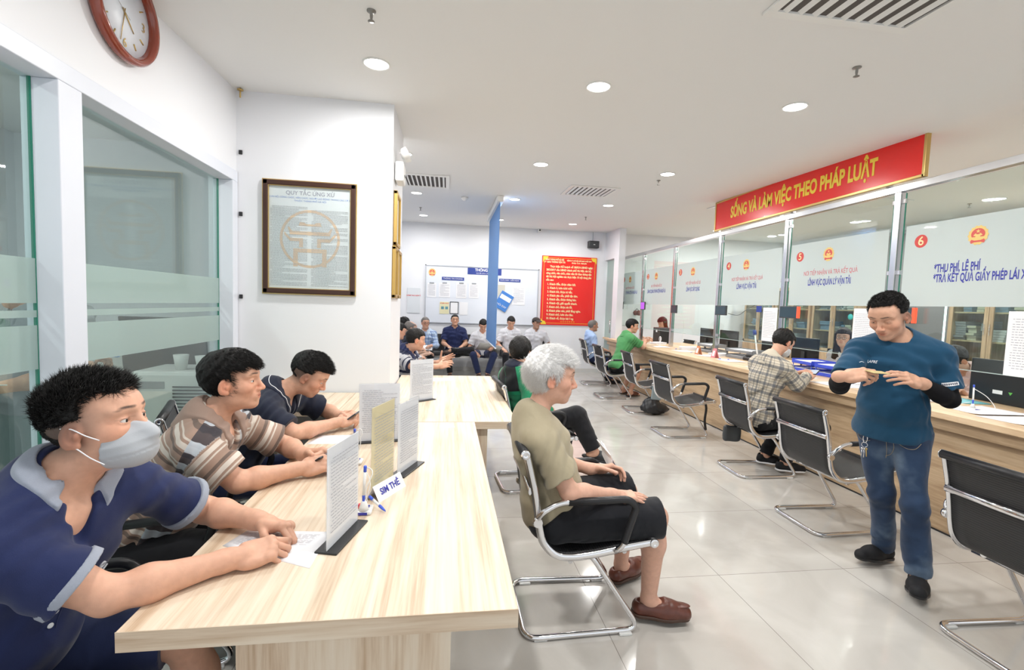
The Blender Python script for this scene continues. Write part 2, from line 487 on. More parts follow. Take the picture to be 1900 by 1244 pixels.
def relax(V, Q, n=2):
    """evens the surface out"""
    for it in range(n):
        A = np.zeros_like(V); c = np.zeros(len(V))
        for a in range(4):
            for b in (1, 3):
                np.add.at(A, Q[:, a], V[Q[:, (a + b) % 4]]); np.add.at(c, Q[:, a], 1)
        V = V * .5 + .5 * A / np.maximum(c, 1)[:, None]
    return V
def np_mesh(name, V, Q, col=None, uv=None):
    me = bpy.data.meshes.new(name)
    me.vertices.add(len(V)); me.vertices.foreach_set('co', V.astype(np.float32).ravel())
    me.loops.add(Q.size); me.loops.foreach_set('vertex_index', Q.astype(np.int32).ravel())
    me.polygons.add(len(Q)); k = Q.shape[1]
    me.polygons.foreach_set('loop_start', np.arange(0, Q.size, k, dtype=np.int32))
    me.polygons.foreach_set('use_smooth', np.ones(len(Q), dtype=bool))
    if col is not None:
        a = me.color_attributes.new('Col', 'FLOAT_COLOR', 'POINT')
        a.data.foreach_set('color', np.hstack((col, np.ones((len(col), 1)))).astype(np.float32).ravel())
    if uv is not None:
        a = me.attributes.new('cloth', 'FLOAT_VECTOR', 'POINT'); a.data.foreach_set('vector', uv.astype(np.float32).ravel())
    me.update(); me.validate(); return me
def frame(fwd, up):
    """columns: forward, left, up"""
    x = nrm(fwd); z = np.asarray(up, float); z = nrm(z - x * (z @ x)); y = np.cross(z, x); return np.stack((x, y, z), 1)
def euler_frame(yaw, pitch=0, roll=0):
    """yaw from +X towards +Y; pitch > 0 looks down; roll > 0 tips to the right"""
    cy, sy, cp, sp = math.cos(yaw), math.sin(yaw), math.cos(pitch), math.sin(pitch)
    x = V3(cy * cp, sy * cp, -sp); z = V3(cy * sp, sy * sp, cp); y = np.cross(z, x)
    cr, sr = math.cos(roll), math.sin(roll)
    return np.stack((x, y * cr + z * sr, z * cr - y * sr), 1)
D2R = PI / 180
# ---------------------------------------------------------------- people
def skin_mat(name):
    m = bpy.data.materials.new(name); m.use_nodes = True; nt = m.node_tree; b = nt.nodes['Principled BSDF']
    a = nd(nt, 'ShaderNodeVertexColor'); a.layer_name = 'Col'
    tc = nd(nt, 'ShaderNodeTexCoord'); n = nd(nt, 'ShaderNodeTexNoise', Scale=55.0, Detail=5.0)
    nt.links.new(tc.outputs['Object'], n.inputs['Vector'])
    hs = nd(nt, 'ShaderNodeHueSaturation'); nt.links.new(a.outputs['Color'], hs.inputs['Color'])
    nt.links.new(mth(nt, 'MULTIPLY_ADD', n.outputs['Fac'], 0.3, 0.85), hs.inputs['Value'])
    nt.links.new(hs.outputs['Color'], b.inputs['Base Color'])
    b.inputs['Roughness'].default_value = 0.52; b.inputs['Specular IOR Level'].default_value = 0.4
    b.inputs['Subsurface Weight'].default_value = 0.12; b.inputs['Subsurface Radius'].default_value = (0.012, 0.004, 0.002); b.inputs['Subsurface Scale'].default_value = 0.6
    bp = nd(nt, 'ShaderNodeBump', Strength=0.12, Distance=0.001)
    n2 = nd(nt, 'ShaderNodeTexNoise', Scale=420.0, Detail=3.0); nt.links.new(tc.outputs['Object'], n2.inputs['Vector'])
    nt.links.new(n2.outputs['Fac'], bp.inputs['Height']); nt.links.new(bp.outputs['Normal'], b.inputs['Normal'])
    return m
M['skin'] = skin_mat('skin')
M['eye_white'] = mat('eye_white', (0.72, 0.69, 0.66), 0.25)
M['iris'] = mat('iris', (0.02, 0.012, 0.008), 0.12)
def hair_mat(name, col, rough=0.55, var=0.35):
    return mat(name, col, rough, spec=0.3, var=var, vscale=160, bump=(300, .5, .002))
M['hair'] = hair_mat('black_hair', (0.010, 0.009, 0.0085))
M['hair_brown'] = hair_mat('dark_brown_hair', (0.035, 0.022, 0.016))
M['hair_white'] = hair_mat('white_hair', (0.86, 0.85, 0.84), 0.5, 0.10)
M['hair_grey'] = hair_mat('grey_hair', (0.16, 0.145, 0.135), 0.5, 0.3)
def cloth_mat(name, col, rough=0.85, pat=None, weave=0.25, sheen=0.15, wr=0.35):
    m = bpy.data.materials.new(name); m.use_nodes = True; nt = m.node_tree; b = nt.nodes['Principled BSDF']
    tc = nd(nt, 'ShaderNodeTexCoord')
    n = nd(nt, 'ShaderNodeTexNoise', Scale=7.0, Detail=3.0, Distortion=0.4); nt.links.new(tc.outputs['Object'], n.inputs['Vector'])
    n2 = nd(nt, 'ShaderNodeTexNoise', Scale=600.0, Detail=2.0); nt.links.new(tc.outputs['Object'], n2.inputs['Vector'])
    if pat is None:
        c = mixc(nt, mth(nt, 'MULTIPLY', n2.outputs['Fac'], 0.5), tuple(x * .82 for x in col), tuple(min(1, x * 1.18) for x in col))
    else:
        at = nd(nt, 'ShaderNodeAttribute'); at.attribute_name = 'cloth'
        sp = nd(nt, 'ShaderNodeSeparateXYZ'); nt.links.new(at.outputs['Vector'], sp.inputs[0])
        c = pat(nt, sp.outputs[0], sp.outputs[1], sp.outputs[2], n, tc)
    nt.links.new(c, b.inputs['Base Color']) if not isinstance(c, tuple) else None
    b.inputs['Roughness'].default_value = rough; b.inputs['Specular IOR Level'].default_value = 0.25; b.inputs['Sheen Weight'].default_value = sheen
    wv = nd(nt, 'ShaderNodeTexWave', Scale=5.0, Distortion=9.0, Detail=2.0); wv.inputs['Detail Scale'].default_value = 1.6
    nt.links.new(tc.outputs['Object'], wv.inputs['Vector'])
    hgt = mth(nt, 'ADD', mth(nt, 'MULTIPLY', wv.outputs['Fac'], wr), mth(nt, 'MULTIPLY', n2.outputs['Fac'], 0.06 * weave * 4))
    bp = nd(nt, 'ShaderNodeBump', Strength=0.35, Distance=0.012)
    nt.links.new(hgt, bp.inputs['Height']); nt.links.new(bp.outputs['Normal'], b.inputs['Normal'])
    return m

HEAD = {}
def head_shapes(F, o, R, s, detail=True, fat=1.0, mouth=True, nose=1.0, lid=1.0):
    """skull, jaw, nose, lips, eye sockets with lids, ears; o = centre between the ears"""
    def L(x, y, z): return o + R @ (V3(x, y, z) * s)
    def ell(c, r, k=.02, op='+', rot=None):
        F.ell(L(*c), V3(r) * s, R if rot is None else R @ rot, k * s, op)
    def seg(a, b, ra, rb, k=.015, op='+'): F.seg(L(*a), L(*b), ra * s, rb * s, k * s, op)
    ell((-.018, 0, .030), (.096, .076, .084), .02)
    ell((.020, 0, -.020), (.066, .060 * fat, .078), .035)
    ell((.016, 0, -.066), (.054, .050 * fat, .042), .03)
    ell((.064, 0, -.092), (.020, .024, .018), .03)
    ell((.052, 0, .045), (.036, .052, .036), .03)
    if not detail:
        seg((.080, 0, .005), (.100, 0, -.028), .008, .012, .012)
        for y in (-1, 1): ell((-.004, y * .077, -.010), (.017, .009, .030), .008)
        return
    for y in (-1, 1):
        ell((.050, y * .040 * fat, -.022), (.028, .024, .024), .02)
        seg((.080, y * .010, .026), (.066, y * .048, .028), .009, .008, .016)
        ell((.092, y * .031, .006), (.014, .020, .012), .014, '-')
        ell((.0685, y * .031, .0035), (.0155, .0185, .0140), .004)
        ell((.0800, y * .0315, .0028), (.018, .0150, .0036 * lid), .0010, '-')
    seg((.082, 0, .016), (.104 * (1 + .0 * nose), 0, -.026), .0065, .0095 * nose, .012)
    ell((.1035, 0, -.0300), (.0105, .0115 * nose, .0085), .008)
    for y in (-1, 1):
        ell((.0945, y * .0125 * nose, -.0335), (.0105, .0075, .0075), .006)
        ell((.099, y * .007, -.041), (.005, .004, .004), .003, '-')
    if mouth:
        ell((.0765, 0, -.058), (.016, .030, .020), .016)
        ell((.0848, 0, -.0556), (.0070, .0210, .0038), .005)
        ell((.0836, 0, -.0636), (.0074, .0175, .0046), .006)
        for y in (-1, 1):
            tz = .15 * y; rx = np.array([[1, 0, 0], [0, math.cos(tz), -math.sin(tz)], [0, math.sin(tz), math.cos(tz)]])
            ell((.0925, y * .0105, -.0590), (.0100, .0140, .0009), .002, '-', rx)
    for y in (-1, 1):
        a = math.radians(14) * 1; ca, sa = math.cos(a), math.sin(a)
        rot = np.array([[ca, 0, sa], [0, 1, 0], [-sa, 0, ca]]); tw = math.radians(22) * y
        rot = np.array([[math.cos(tw), -math.sin(tw), 0], [math.sin(tw), math.cos(tw), 0], [0, 0, 1]]).T @ rot
        ell((-.007, y * .0815, -.008), (.0205, .0070, .0330), .006, '+', rot)
        ell((-.001, y * .0895, -.006), (.0130, .0085, .0235), .003, '-', rot)
        ell((.003, y * .081, -.012), (.006, .006, .009), .004, '+', rot)
        ell((-.0065, y * .0832, -.0065), (.0040, .0035, .013), .003, '+', rot)
        ell((.000, y * .0790, -.034), (.008, .0055, .008), .006, '+', rot)

FING = [(.092, .026, (.043, .025, .021), .0092), (.097, .0085, (.047, .029, .022), .0094), (.092, -.0095, (.043, .027, .021), .0088), (.082, -.027, (.034, .020, .018), .0078)]
def hand_shapes(F, w, fwd, up, side, s, curl=(.5, .5, .5, .5), thumb=(.5, .4), spread=.06, tips=None):
    """palm with four fingers and a thumb; fwd = towards the fingers, up = back of the hand; side +1 right hand, -1 left hand"""
    X = nrm(fwd); Z = V3(up); Z = nrm(Z - X * (Z @ X)); Y = np.cross(Z, X) * side      # Y points to the thumb side
    R = np.stack((X, Y, Z), 1)
    def L(x, y, z): return w + R @ (V3(x, y, z) * s)
    def seg(a, b, ra, rb, k=.006): F.seg(L(*a), L(*b), ra * s, rb * s, k * s)
    seg((-.03, 0, 0), (.02, 0, 0), .0265, .024, .02)
    F.box(L(.052, .000, -.001), V3(.042, .038, .0125) * s, R, .012 * s, .014 * s)
    F.ell(L(.035, .022, -.010), V3(.034, .018, .016) * s, R, .012 * s)
    F.ell(L(.035, -.026, -.008), V3(.036, .014, .014) * s, R, .012 * s)
    nails = []
    for i, (x, y, ln, r) in enumerate(FING):
        c = curl[i]; c3 = c if isinstance(c, (tuple, list)) else (c * 1.0, c * 1.25, c * .8)
        F.ell(L(x - .008, y, .004), V3(.012, .0095, .010) * s, R, .008 * s)
        p = V3(x - .008, y, 0); an = 0.0; sp = (y / .026) * spread; rr = r
        for j in range(3):
            an += c3[j]
            d = V3(math.cos(an) * math.cos(sp), math.sin(sp) * math.cos(an), -math.sin(an))
            q = p + d * ln[j] * (1.06 if j == 0 else 1)
            seg(p, q, rr, rr * .92, .003 if j else .004)
            rr *= .91; p = q
        nails.append((L(*(p - d * .004 + np.cross(d, V3(0, 1, 0)) * -rr * .7)), rr * s))
    t0, t1 = thumb
    b = V3(.018, .026, -.006)
    d = nrm(V3(math.cos(t0) * .85, math.sin(t0) * 1.1 + .25, -.35 - .25 * t1)); p = b; rr = .0125
    for j, l in enumerate((.044, .032, .026)):
        q = p + d * l; seg(p, q, rr, rr * .9, .006 if j == 0 else .003); p = q; rr *= .9
        d = nrm(d + V3(.55, -.75, -.15) * t1 * .6)
    nails.append((L(*p), rr * s))
    return nails

def ik(a, t, l1, l2, pole):
    """elbow or knee between a and t, bent towards the pole direction"""
    d = t - a; L = np.linalg.norm(d); sc_ = max(1.0, L / ((l1 + l2) * .995)); l1 *= sc_; l2 *= sc_
    n = d / L; p = V3(pole); p = nrm(p - n * (p @ n)); x = (l1 * l1 - l2 * l2 + L * L) / (2 * L); h = math.sqrt(max(l1 * l1 - x * x, 0))
    return a + n * x + p * h

def cloth_coords(V, J, part):
    up = nrm(J['neck'] - J['pelvis']); fr = J['TR'][:, 0]; fr = nrm(fr - up * (fr @ up)); lf = np.cross(up, fr)
    q = V - J['pelvis']; ax = J['pelvis'] + .0 * fr
    out = np.zeros((len(V), 3)); out[:, 1] = q @ up
    mid = V - (J['pelvis'] + np.outer(q @ up, up)); out[:, 0] = np.arctan2(mid @ lf, mid @ fr) * .16
    if part == 'shirt':
        dt = _seg(V, J['pelvis'], J['neck'], .13, .14)
        for i, sd in enumerate('rl'):
            a, b = J['s' + sd], J['e' + sd]; d = _seg(V, a, b, .05, .045); al = nrm(b - a)
            m = (d < dt) & (((V - a) @ al) > .03)
            w = V[m] - a; r = w - np.outer(w @ al, al); e1 = nrm(np.cross(al, fr)); e2 = np.cross(al, e1)
            out[m, 1] = w @ al; out[m, 0] = np.arctan2(r @ e1, r @ e2) * .06; out[m, 2] = i + 1
        for i, sd in enumerate('rl'):
            a, b = J['e' + sd], J['w' + sd]; d = _seg(V, a, b, .045, .03); al = nrm(b - a)
            m = (d < dt) & (d < _seg(V, J['s' + sd], a, .05, .045))
            w = V[m] - a; r = w - np.outer(w @ al, al); e1 = nrm(np.cross(al, fr)); e2 = np.cross(al, e1)
            out[m, 1] = w @ al + .28; out[m, 0] = np.arctan2(r @ e1, r @ e2) * .045; out[m, 2] = i + 1
    return out

def strands(V, Q, R, o, n, L, comb, rad=.0007, jitter=.35, seed=1, lift=.6, short=1.0, s_=1.0):
    """thin tapering hairs rooted on the hair surface"""
    rg = np.random.default_rng(seed)
    f = rg.integers(0, len(Q), n); q = V[Q[f]]; wts = rg.dirichlet((1, 1, 1, 1), n)
    p = (q * wts[..., None]).sum(1); nn = np.cross(q[:, 2] - q[:, 0], q[:, 3] - q[:, 1]); nn /= np.linalg.norm(nn, axis=1)[:, None] + 1e-9
    cd = comb(p, (p - o) @ R) if callable(comb) else np.tile(R @ V3(comb), (n, 1))
    d = nn * lift + cd + rg.normal(size=(n, 3)) * jitter; d /= np.linalg.norm(d, axis=1)[:, None] + 1e-9
    d2 = d - nn * .45 * (1 - lift * .3); d2 /= np.linalg.norm(d2, axis=1)[:, None] + 1e-9
    zl = ((p - o) @ R)[:, 2]; ln = L * rg.uniform(.6, 1.15, n) * np.clip(short + (1 - short) * (zl / s_ - .0) / .07, short, 1)
    e = np.cross(d, rg.normal(size=(n, 3))); e /= np.linalg.norm(e, axis=1)[:, None] + 1e-9; g = np.cross(d, e)
    base = [p - nn * .002 + (e * math.cos(a) + g * math.sin(a)) * rad for a in (0, 2.094, 4.189)]
    m = p + d * (ln * .55)[:, None]; mid = [m + (e * math.cos(a) + g * math.sin(a)) * rad * .75 for a in (0, 2.094, 4.189)]
    tp = m + d2 * (ln * .5)[:, None]
    W = np.stack(base + mid + [tp], 1).reshape(-1, 3); k = np.arange(n)[:, None] * 7
    faces = []
    for a in range(3):
        b = (a + 1) % 3
        faces.append(np.hstack((k + a, k + b, k + 3 + b, k + 3 + a)))
        faces.append(np.hstack((k + 3 + a, k + 3 + b, k + 6, k + 6)))
    return W, faces
def poly_mesh(name, V, faces, mats, parent, off):
    """mixed quads and triangles (a quad with its last two corners equal is a triangle)"""
    me = bpy.data.meshes.new(name); fl = np.concatenate(faces); tri = fl[:, 2] == fl[:, 3]
    q, t = fl[~tri], fl[tri][:, :3]; V = V - off
    me.vertices.add(len(V)); me.vertices.foreach_set('co', V.astype(np.float32).ravel())
    li = np.concatenate((q.ravel(), t.ravel())).astype(np.int32); me.loops.add(len(li)); me.loops.foreach_set('vertex_index', li)
    st = np.concatenate((np.arange(len(q)) * 4, len(q) * 4 + np.arange(len(t)) * 3)).astype(np.int32)
    me.polygons.add(len(st)); me.polygons.foreach_set('loop_start', st); me.polygons.foreach_set('use_smooth', np.ones(len(st), bool))
    me.update(); return link_mesh(name, me, parent, mats)

SKIN = (0.66, 0.37, 0.255)
PEOPLE = {}
def person(key, label, group=None, **S):
    s = S.get('s', 1.0); h = S.get('h', .005); g = S.get('g', 1.0)
    pel = V3(S['pelvis']); nk = V3(S['neck']); hd = V3(S['head'])
    near = h < .0045
    TR = euler_frame(S.get('tyaw', 0) * D2R); PR = euler_frame(S.get('pyaw', S.get('tyaw', 0)) * D2R)
    HR = euler_frame(S.get('hyaw', 0) * D2R, S.get('hpitch', 0) * D2R, S.get('hroll', 0) * D2R)
    up = nrm(nk - pel); T3 = frame(TR[:, 0] - up * (TR[:, 0] @ up), up)          # chest frame
    J = dict(pelvis=pel, neck=nk, TR=T3)
    sw = .172 * s * S.get('sw', 1.0)
    J['sr'] = V3(S['sr']) if 'sr' in S else nk - T3[:, 1] * sw - up * .055 * s + T3[:, 0] * S.get('sfwd', .01)
    J['sl'] = V3(S['sl']) if 'sl' in S else nk + T3[:, 1] * sw - up * .055 * s + T3[:, 0] * S.get('sfwd', .01)
    for sd in 'rl':
        J['w' + sd] = V3(S['w' + sd])
        J['e' + sd] = V3(S['e' + sd]) if ('e' + sd) in S else ik(J['s' + sd], J['w' + sd], .275 * s, .245 * s, S.get('pole' + sd, (0, 0, -1)))
        sg = -1 if sd == 'r' else 1
        J['h' + sd] = pel + PR[:, 1] * sg * .088 * s
        if ('a' + sd) in S:
            J['a' + sd] = V3(S['a' + sd])
            J['k' + sd] = V3(S['k' + sd]) if ('k' + sd) in S else ik(J['h' + sd], J['a' + sd], .41 * s, .40 * s, S.get('kpole', tuple(PR[:, 0] + V3(0, 0, .3))))
    root = thing('person', label, 'person', (float(pel[0]), float(pel[1]), 0.0), 0, group)
    off = np.array(root.location)
    PEOPLE[key] = (root, J, HR, hd)
    # ----- bare body
    def torso(F, inf=0.0, k=.05, low=True):
        def E(t, fwd, side, r, kk=k):
            c = pel + (nk - pel) * t + T3[:, 0] * fwd * s + T3[:, 1] * side * s
            F.ell(c, (V3(r) * s * V3(g, g, 1)) + inf, T3, kk)
        bl = S.get('belly', 0.0)
        if low: F.ell(pel + V3(0, 0, .02), V3(.106 * g, .154 * g, .11) * s + inf * 1.9, PR, k)
        E(.30, .012 + bl * .5, 0, (.108 + bl * .5, .142 + bl * .3, .13))
        E(.62, .008 + bl * .2, 0, (.108 + bl * .2, .150, .15))
        E(.80, .000, 0, (.095, .150, .11))
        for sd in (-1, 1): E(.74, .045, .065 * sd, (.060, .075, .065))
        F.seg(J['sr'] * .82 + J['sl'] * .18, J['sl'] * .82 + J['sr'] * .18, .053 * s + inf, None, k)
        for sd in 'rl':
            F.seg(nk + up * .015 * s - T3[:, 0] * .02 * s, J['s' + sd], .050 * s + inf, .050 * s + inf, k)
    F = Field()
    torso(F)
    neckr = .052 * s * S.get('neckw', 1.0)
    hb = hd + HR @ (V3(-.022, 0, -.060) * s)
    F.seg(nk - up * .02, hb, neckr * 1.08, neckr * .95, .03 * s)
    NAILS = []
    for sd, sg in (('r', 1), ('l', -1)):
        a, e, w = J['s' + sd], J['e' + sd], J['w' + sd]
        F.seg(a, a * .45 + e * .55, .047 * s * g, .045 * s * g, .03)
        F.seg(a * .55 + e * .45, e, .047 * s * g, .038 * s, .02)
        m = e * .68 + w * .32; bul = nrm(w - e)
        F.seg(e, m, .039 * s, .041 * s * (.5 + .5 * g), .02); F.seg(m, w, .041 * s * (.5 + .5 * g), .0255 * s, .02)
        hs = S.get('hand' + sd, {})
        fw = hs.get('dir'); fw = nrm(w - e) if fw is None else nrm(V3(fw))
        upv = hs.get('up', (0, 0, 1))
        NAILS += hand_shapes(F, w + fw * .02 * s, fw, upv, sg, s * hs.get('s', 1.0), hs.get('curl', (.5, .55, .6, .65)), hs.get('thumb', (.5, .5)), hs.get('spread', .06))
    legs = [sd for sd in 'rl' if ('a' + sd) in S]
    for sd in legs:
        hp, kn, an = J['h' + sd], J['k' + sd], J['a' + sd]
        if S.get('bare_legs', False) or S.get('shorts'):
            F.seg(hp, kn, .080 * s, .052 * s, .03)
            c = kn * .68 + an * .32; bk = -nrm(np.cross(np.cross(an - kn, J['k' + sd] - J['h' + sd]), an - kn)) * -1
            F.seg(kn, c, .050 * s, .053 * s, .03); F.seg(c, an, .053 * s, .034 * s, .03)
        else:
            F.seg(hp, kn, .056 * s, .042 * s, .02); F.seg(kn, an, .042 * s, .034 * s, .02)
        ty = S.get('toe' + sd, S.get('pyaw', S.get('tyaw', 0))) * D2R; tp = S.get('tp' + sd, 0) * D2R
        FR = euler_frame(ty, tp, S.get('troll' + sd, 0) * D2R); J['F' + sd] = FR
        hl = an - FR[:, 2] * .045 * s - FR[:, 0] * .02 * s
        F.seg(an, an - FR[:, 2] * .045 * s + FR[:, 0] * .06 * s, .034 * s, .030 * s, .02)
        if (S.get('shoes') or {}).get('kind') == 'sandal':
            F.seg(hl, hl + FR[:, 0] * .17 * s + FR[:, 2] * -.012 * s, .030 * s, .026 * s, .02)
            F.ell(hl + FR[:, 0] * .15 * s - FR[:, 2] * .012 * s, V3(.065, .042, .020) * s, FR, .02)
        else: F.seg(hl, hl + FR[:, 0] * .10 * s - FR[:, 2] * .006 * s, .028 * s, .024 * s, .02)
    if S.get('mask'): mouth = True
    head_shapes(F, hd, HR, s * S.get('hs', 1.0), h < .0062, S.get('fat', 1.0), True, S.get('nose', 1.0), S.get('lid', 1.0))
    V, Q = surface(F, h)
    if h > .004: V = relax(V, Q, 1)
    # skin colours: lips, cheeks, knuckles, stubble, eyebrows
    sk = V3(S.get('skin', SKIN)); col = np.tile(sk, (len(V), 1)); hl_ = ((V - hd) @ HR) / (s * S.get('hs', 1.0))
    def blob(c, r, rgb, amt, soft=.35):
        q = (hl_ - V3(c)) / V3(r); d = np.sqrt((q ** 2).sum(1)); w = np.clip((1 + soft - d) / (2 * soft), 0, 1)[:, None] * amt
        col[:] = col * (1 - w) + np.array(rgb) * w
    dk = V3(.02, .014, .012)
    for y in (-1, 1):
        blob((.065, y * .045, -.025), (.03, .03, .03), sk * V3(1.05, .80, .72), .5, .8)
        blob((-.006, y * .085, -.01), (.025, .02, .035), sk * V3(1.05, .72, .62), .7, .5)
    blob((.108, 0, -.03), (.02, .02, .02), sk * V3(1.05, .80, .74), .6, .8)
    if h < .0062:
        blob((.092, 0, -.0555), (.014, .023, .0045), sk * V3(.80, .52, .50), .8, .3)
        blob((.091, 0, -.0645), (.014, .019, .0052), sk * V3(.88, .58, .55), .8, .3)
        blob((.098, 0, -.0605), (.014, .022, .0014), sk * V3(.45, .25, .22), .9, .3)
        for y in (-1, 1):
            blob((.088, y * .019, .0325), (.016, .010, .0034), dk, .75, .4); blob((.082, y * .033, .0340), (.018, .013, .0034), dk, .85, .35); blob((.068, y * .047, .0295), (.016, .008, .0028), dk, .7, .4)
            blob((.080, y * .031, .0075), (.02, .0165, .0016), sk * .35, .75, .5)
            blob((.080, y * .031, -.0015), (.02, .015, .0014), sk * .55, .5, .5)
    else:
        for y in (-1, 1):
            blob((.085, y * .031, .030), (.018, .020, .005), dk, .85, .4); blob((.085, y * .031, .004), (.014, .014, .005), dk, .7, .4)
        blob((.095, 0, -.061), (.012, .023, .006), sk * V3(.75, .42, .40), .8, .3)
    st = S.get('stubble', 0.0)
    if st: blob((.055, 0, -.082), (.055, .058, .034), sk * V3(.55, .55, .6), st, .4); blob((.092, 0, -.047), (.016, .024, .007), sk * V3(.5, .5, .55), st, .4)
    fd = S.get('fade', 0.0)
    if fd: blob((-.045, 0, .018), (.080, .13, .072), V3(.085, .065, .055), fd, .35)
    if near:
        for p, r in NAILS:
            d = np.sqrt(((V - p) ** 2).sum(1)); w = np.clip(1.4 - d / (r * 1.3), 0, 1)[:, None] * .5; col[:] = col * (1 - w) + (sk * V3(1.25, 1.15, 1.2)) * w
    me = np_mesh('body', V - off, Q, np.clip(col, 0, 1))
    body = link_mesh('body', me, root, M['skin'])
    hsz = s * S.get('hs', 1.0)
    # ----- eyes
    if h < .0062:
        for y in (-1, 1):
            e = MB(); c = hd + HR @ (V3(.0695, y * .031, .0032) * hsz)
            Rm = Matrix([list(r) for r in HR])
            prof = [(.0128 * hsz * math.sin(a), .0128 * hsz * math.cos(a)) for a in np.linspace(.01, PI - .01, 12)]
            e.lathe(prof, Vector(c - off), 16)
            gz = S.get('gaze', (0, 0)); gd = V3(1, gz[0], gz[1] - .12); gd = nrm(gd)
            ic = hd + HR @ ((V3(.0695, y * .031, .0032) + gd * .0108) * hsz); e.mi = 1
            rot = Vector((0, 0, 1)).rotation_difference(Vector(HR @ gd)).to_matrix()
            e.lathe([(.0001, .0026 * hsz), (.0035 * hsz, .0018 * hsz), (.0060 * hsz, 0), (.0060 * hsz, -.002)], Vector(ic - off), 14, rot)
            e.build('eye', [M['eye_white'], M['iris']], root)
    # ----- hair
    hs_ = S.get('hair', {})
    if hs_ is not None:
        def HL(x, y, z): return hd + HR @ (V3(x, y, z) * hsz)
        t = hs_.get('t', .012); ts = hs_.get('ts', .006); H = Field(); zf = hs_.get('zf', .062); xs = hs_.get('xs', .030)
        if hs_.get('top', True):
            H.ell(HL(-.010, 0, .046), V3(.092 + t, .072 + t * .55, .072 + t) * hsz, HR, .02 * hsz)
        H.ell(HL(-.020, 0, .030), V3(.097 + ts, .0775 + ts, .086 + ts) * hsz, HR, .02 * hsz)
        if hs_.get('fringe'):
            fr = hs_['fringe']; H.seg(HL(.068, -.035, .085), HL(.078, .03, .085), fr * hsz, fr * hsz * .9, .02 * hsz)
        H.box(HL(.13 + xs, 0, -.20 + zf), V3(.13, .2, .20) * hsz, HR, .014 * hsz, .010 * hsz, '-')
        if hs_.get('long') is None:
            H.plane(HL(.03, 0, hs_.get('zs', -.012)), HR @ V3(.50, 0, -.86), .008)
            H.plane(HL(-.08, 0, hs_.get('zn', -.078)), HR @ V3(0, 0, -1), .01)
        for y in (-1, 1): H.ell(HL(-.004, y * .086, -.014), V3(.0300, .026, .038) * hsz, HR, .006 * hsz, '-')
        if hs_.get('side') is not None:
            zs_ = hs_['side']
            for y in (-1, 1): H.box(HL(-.01, y * .155, zs_ - .15), V3(.16, .10, .15) * hsz, HR, .02 * hsz, .012 * hsz, '-')
            H.box(HL(-.16, 0, zs_ - .185), V3(.06, .2, .15) * hsz, HR, .02 * hsz, .012 * hsz, '-')
        if hs_.get('long'):
            zl = hs_['long']
            for y in (-1, 1):
                H.seg(HL(-.02, y * .070, .03), HL(.0, y * .082, -zl), .026 * hsz, .030 * hsz, .03)
                H.seg(HL(-.05, y * .045, .0), HL(-.045, y * .055, -zl), .045 * hsz, .045 * hsz, .03)
        if hs_.get('bald'): H.ell(HL(.035, 0, .11), V3(.085, .06, .06) * hsz, HR, .01, '-')
        H.noise(hs_.get('amp', .003) * hsz, 90 / hsz, 5, hs_.get('st'))
        hh = max(h, .003) if h < .006 else h
        HV, HQ = surface(H, hh)
        if near and hs_.get('n', 0):
            W, fc = strands(HV, HQ, HR, hd, hs_['n'], hs_.get('len', .02) * hsz, hs_.get('comb', (.2, 0, .1)), hs_.get('rad', .0007), hs_.get('jit', .35), 3, hs_.get('lift', .6), hs_.get('short', 1.0), hsz)
            nV = len(HV); allV = np.vstack((HV, W)); poly_mesh('hair', allV, [HQ] + [f + nV for f in fc], hs_.get('mat', M['hair']), root, off)
        else: link_mesh('hair', np_mesh('hair', HV - off, HQ), root, hs_.get('mat', M['hair']))
    if S.get('cap'):
        def HL(x, y, z): return hd + HR @ (V3(x, y, z) * hsz)
        Fc = Field(); Fc.ell(HL(-.015, 0, .045), V3(.110, .090, .085) * hsz, HR, .01); Fc.plane(HL(0, 0, .050), HR @ V3(-.1, 0, -1), .004)
        Fc.ell(HL(.115, 0, .052), V3(.06, .07, .008) * hsz, HR @ np.array([[.97, 0, .26], [0, 1, 0], [-.26, 0, .97]]), .01)
        cv, cq = surface(Fc, max(h, .004)); link_mesh('cap', np_mesh('cap', cv - off, cq), root, S['cap'])
    # ----- shirt
    sh = S.get('shirt')
    if sh:
        inf = sh.get('inf', .011); F = Field(); torso(F, inf, .06)
        if not S.get('seated', True): F.ell(pel - V3(0, 0, .02) * s, V3(.108 * g, .158 * g, .11) * s + inf, PR, .05)
        cut = sh.get('sleeve', .62)
        for sd in 'rl':
            a, e, w = J['s' + sd], J['e' + sd], J['w' + sd]
            if cut <= 1.0:
                F.cutseg(a, e + (e - a) * .3, .049 * s * g + inf, (.052 + sh.get('flare', .012)) * s * g + inf, cut / 1.3, .03)
            else:
                F.seg(a, e, .052 * s * g + inf, .046 * s + inf, .03)
                F.cutseg(e, w + (w - e) * .2, .046 * s + inf, .030 * s + inf, .80 * min(1, cut - 1 + .0) if cut < 2 else .80, .02)
                F.ell(e, V3(.05, .05, .05) * s + inf * .6, I3, .02)
        nc = nk + up * .035 * s
        no = sh.get('neck', .066)
        fwdn = nrm(hb - nk)
        F.seg(nk + fwdn * .012 * s + T3[:, 0] * .012 * s, nk + fwdn * .30 * s, no * s, no * s * 1.1, .006, '-')
        if sh.get('v'):
            F.seg(nk + T3[:, 0] * .06 * s + up * .03 * s, nk + T3[:, 0] * .13 * s - up * sh['v'] * s, .034 * s, .016 * s, .014, '-')
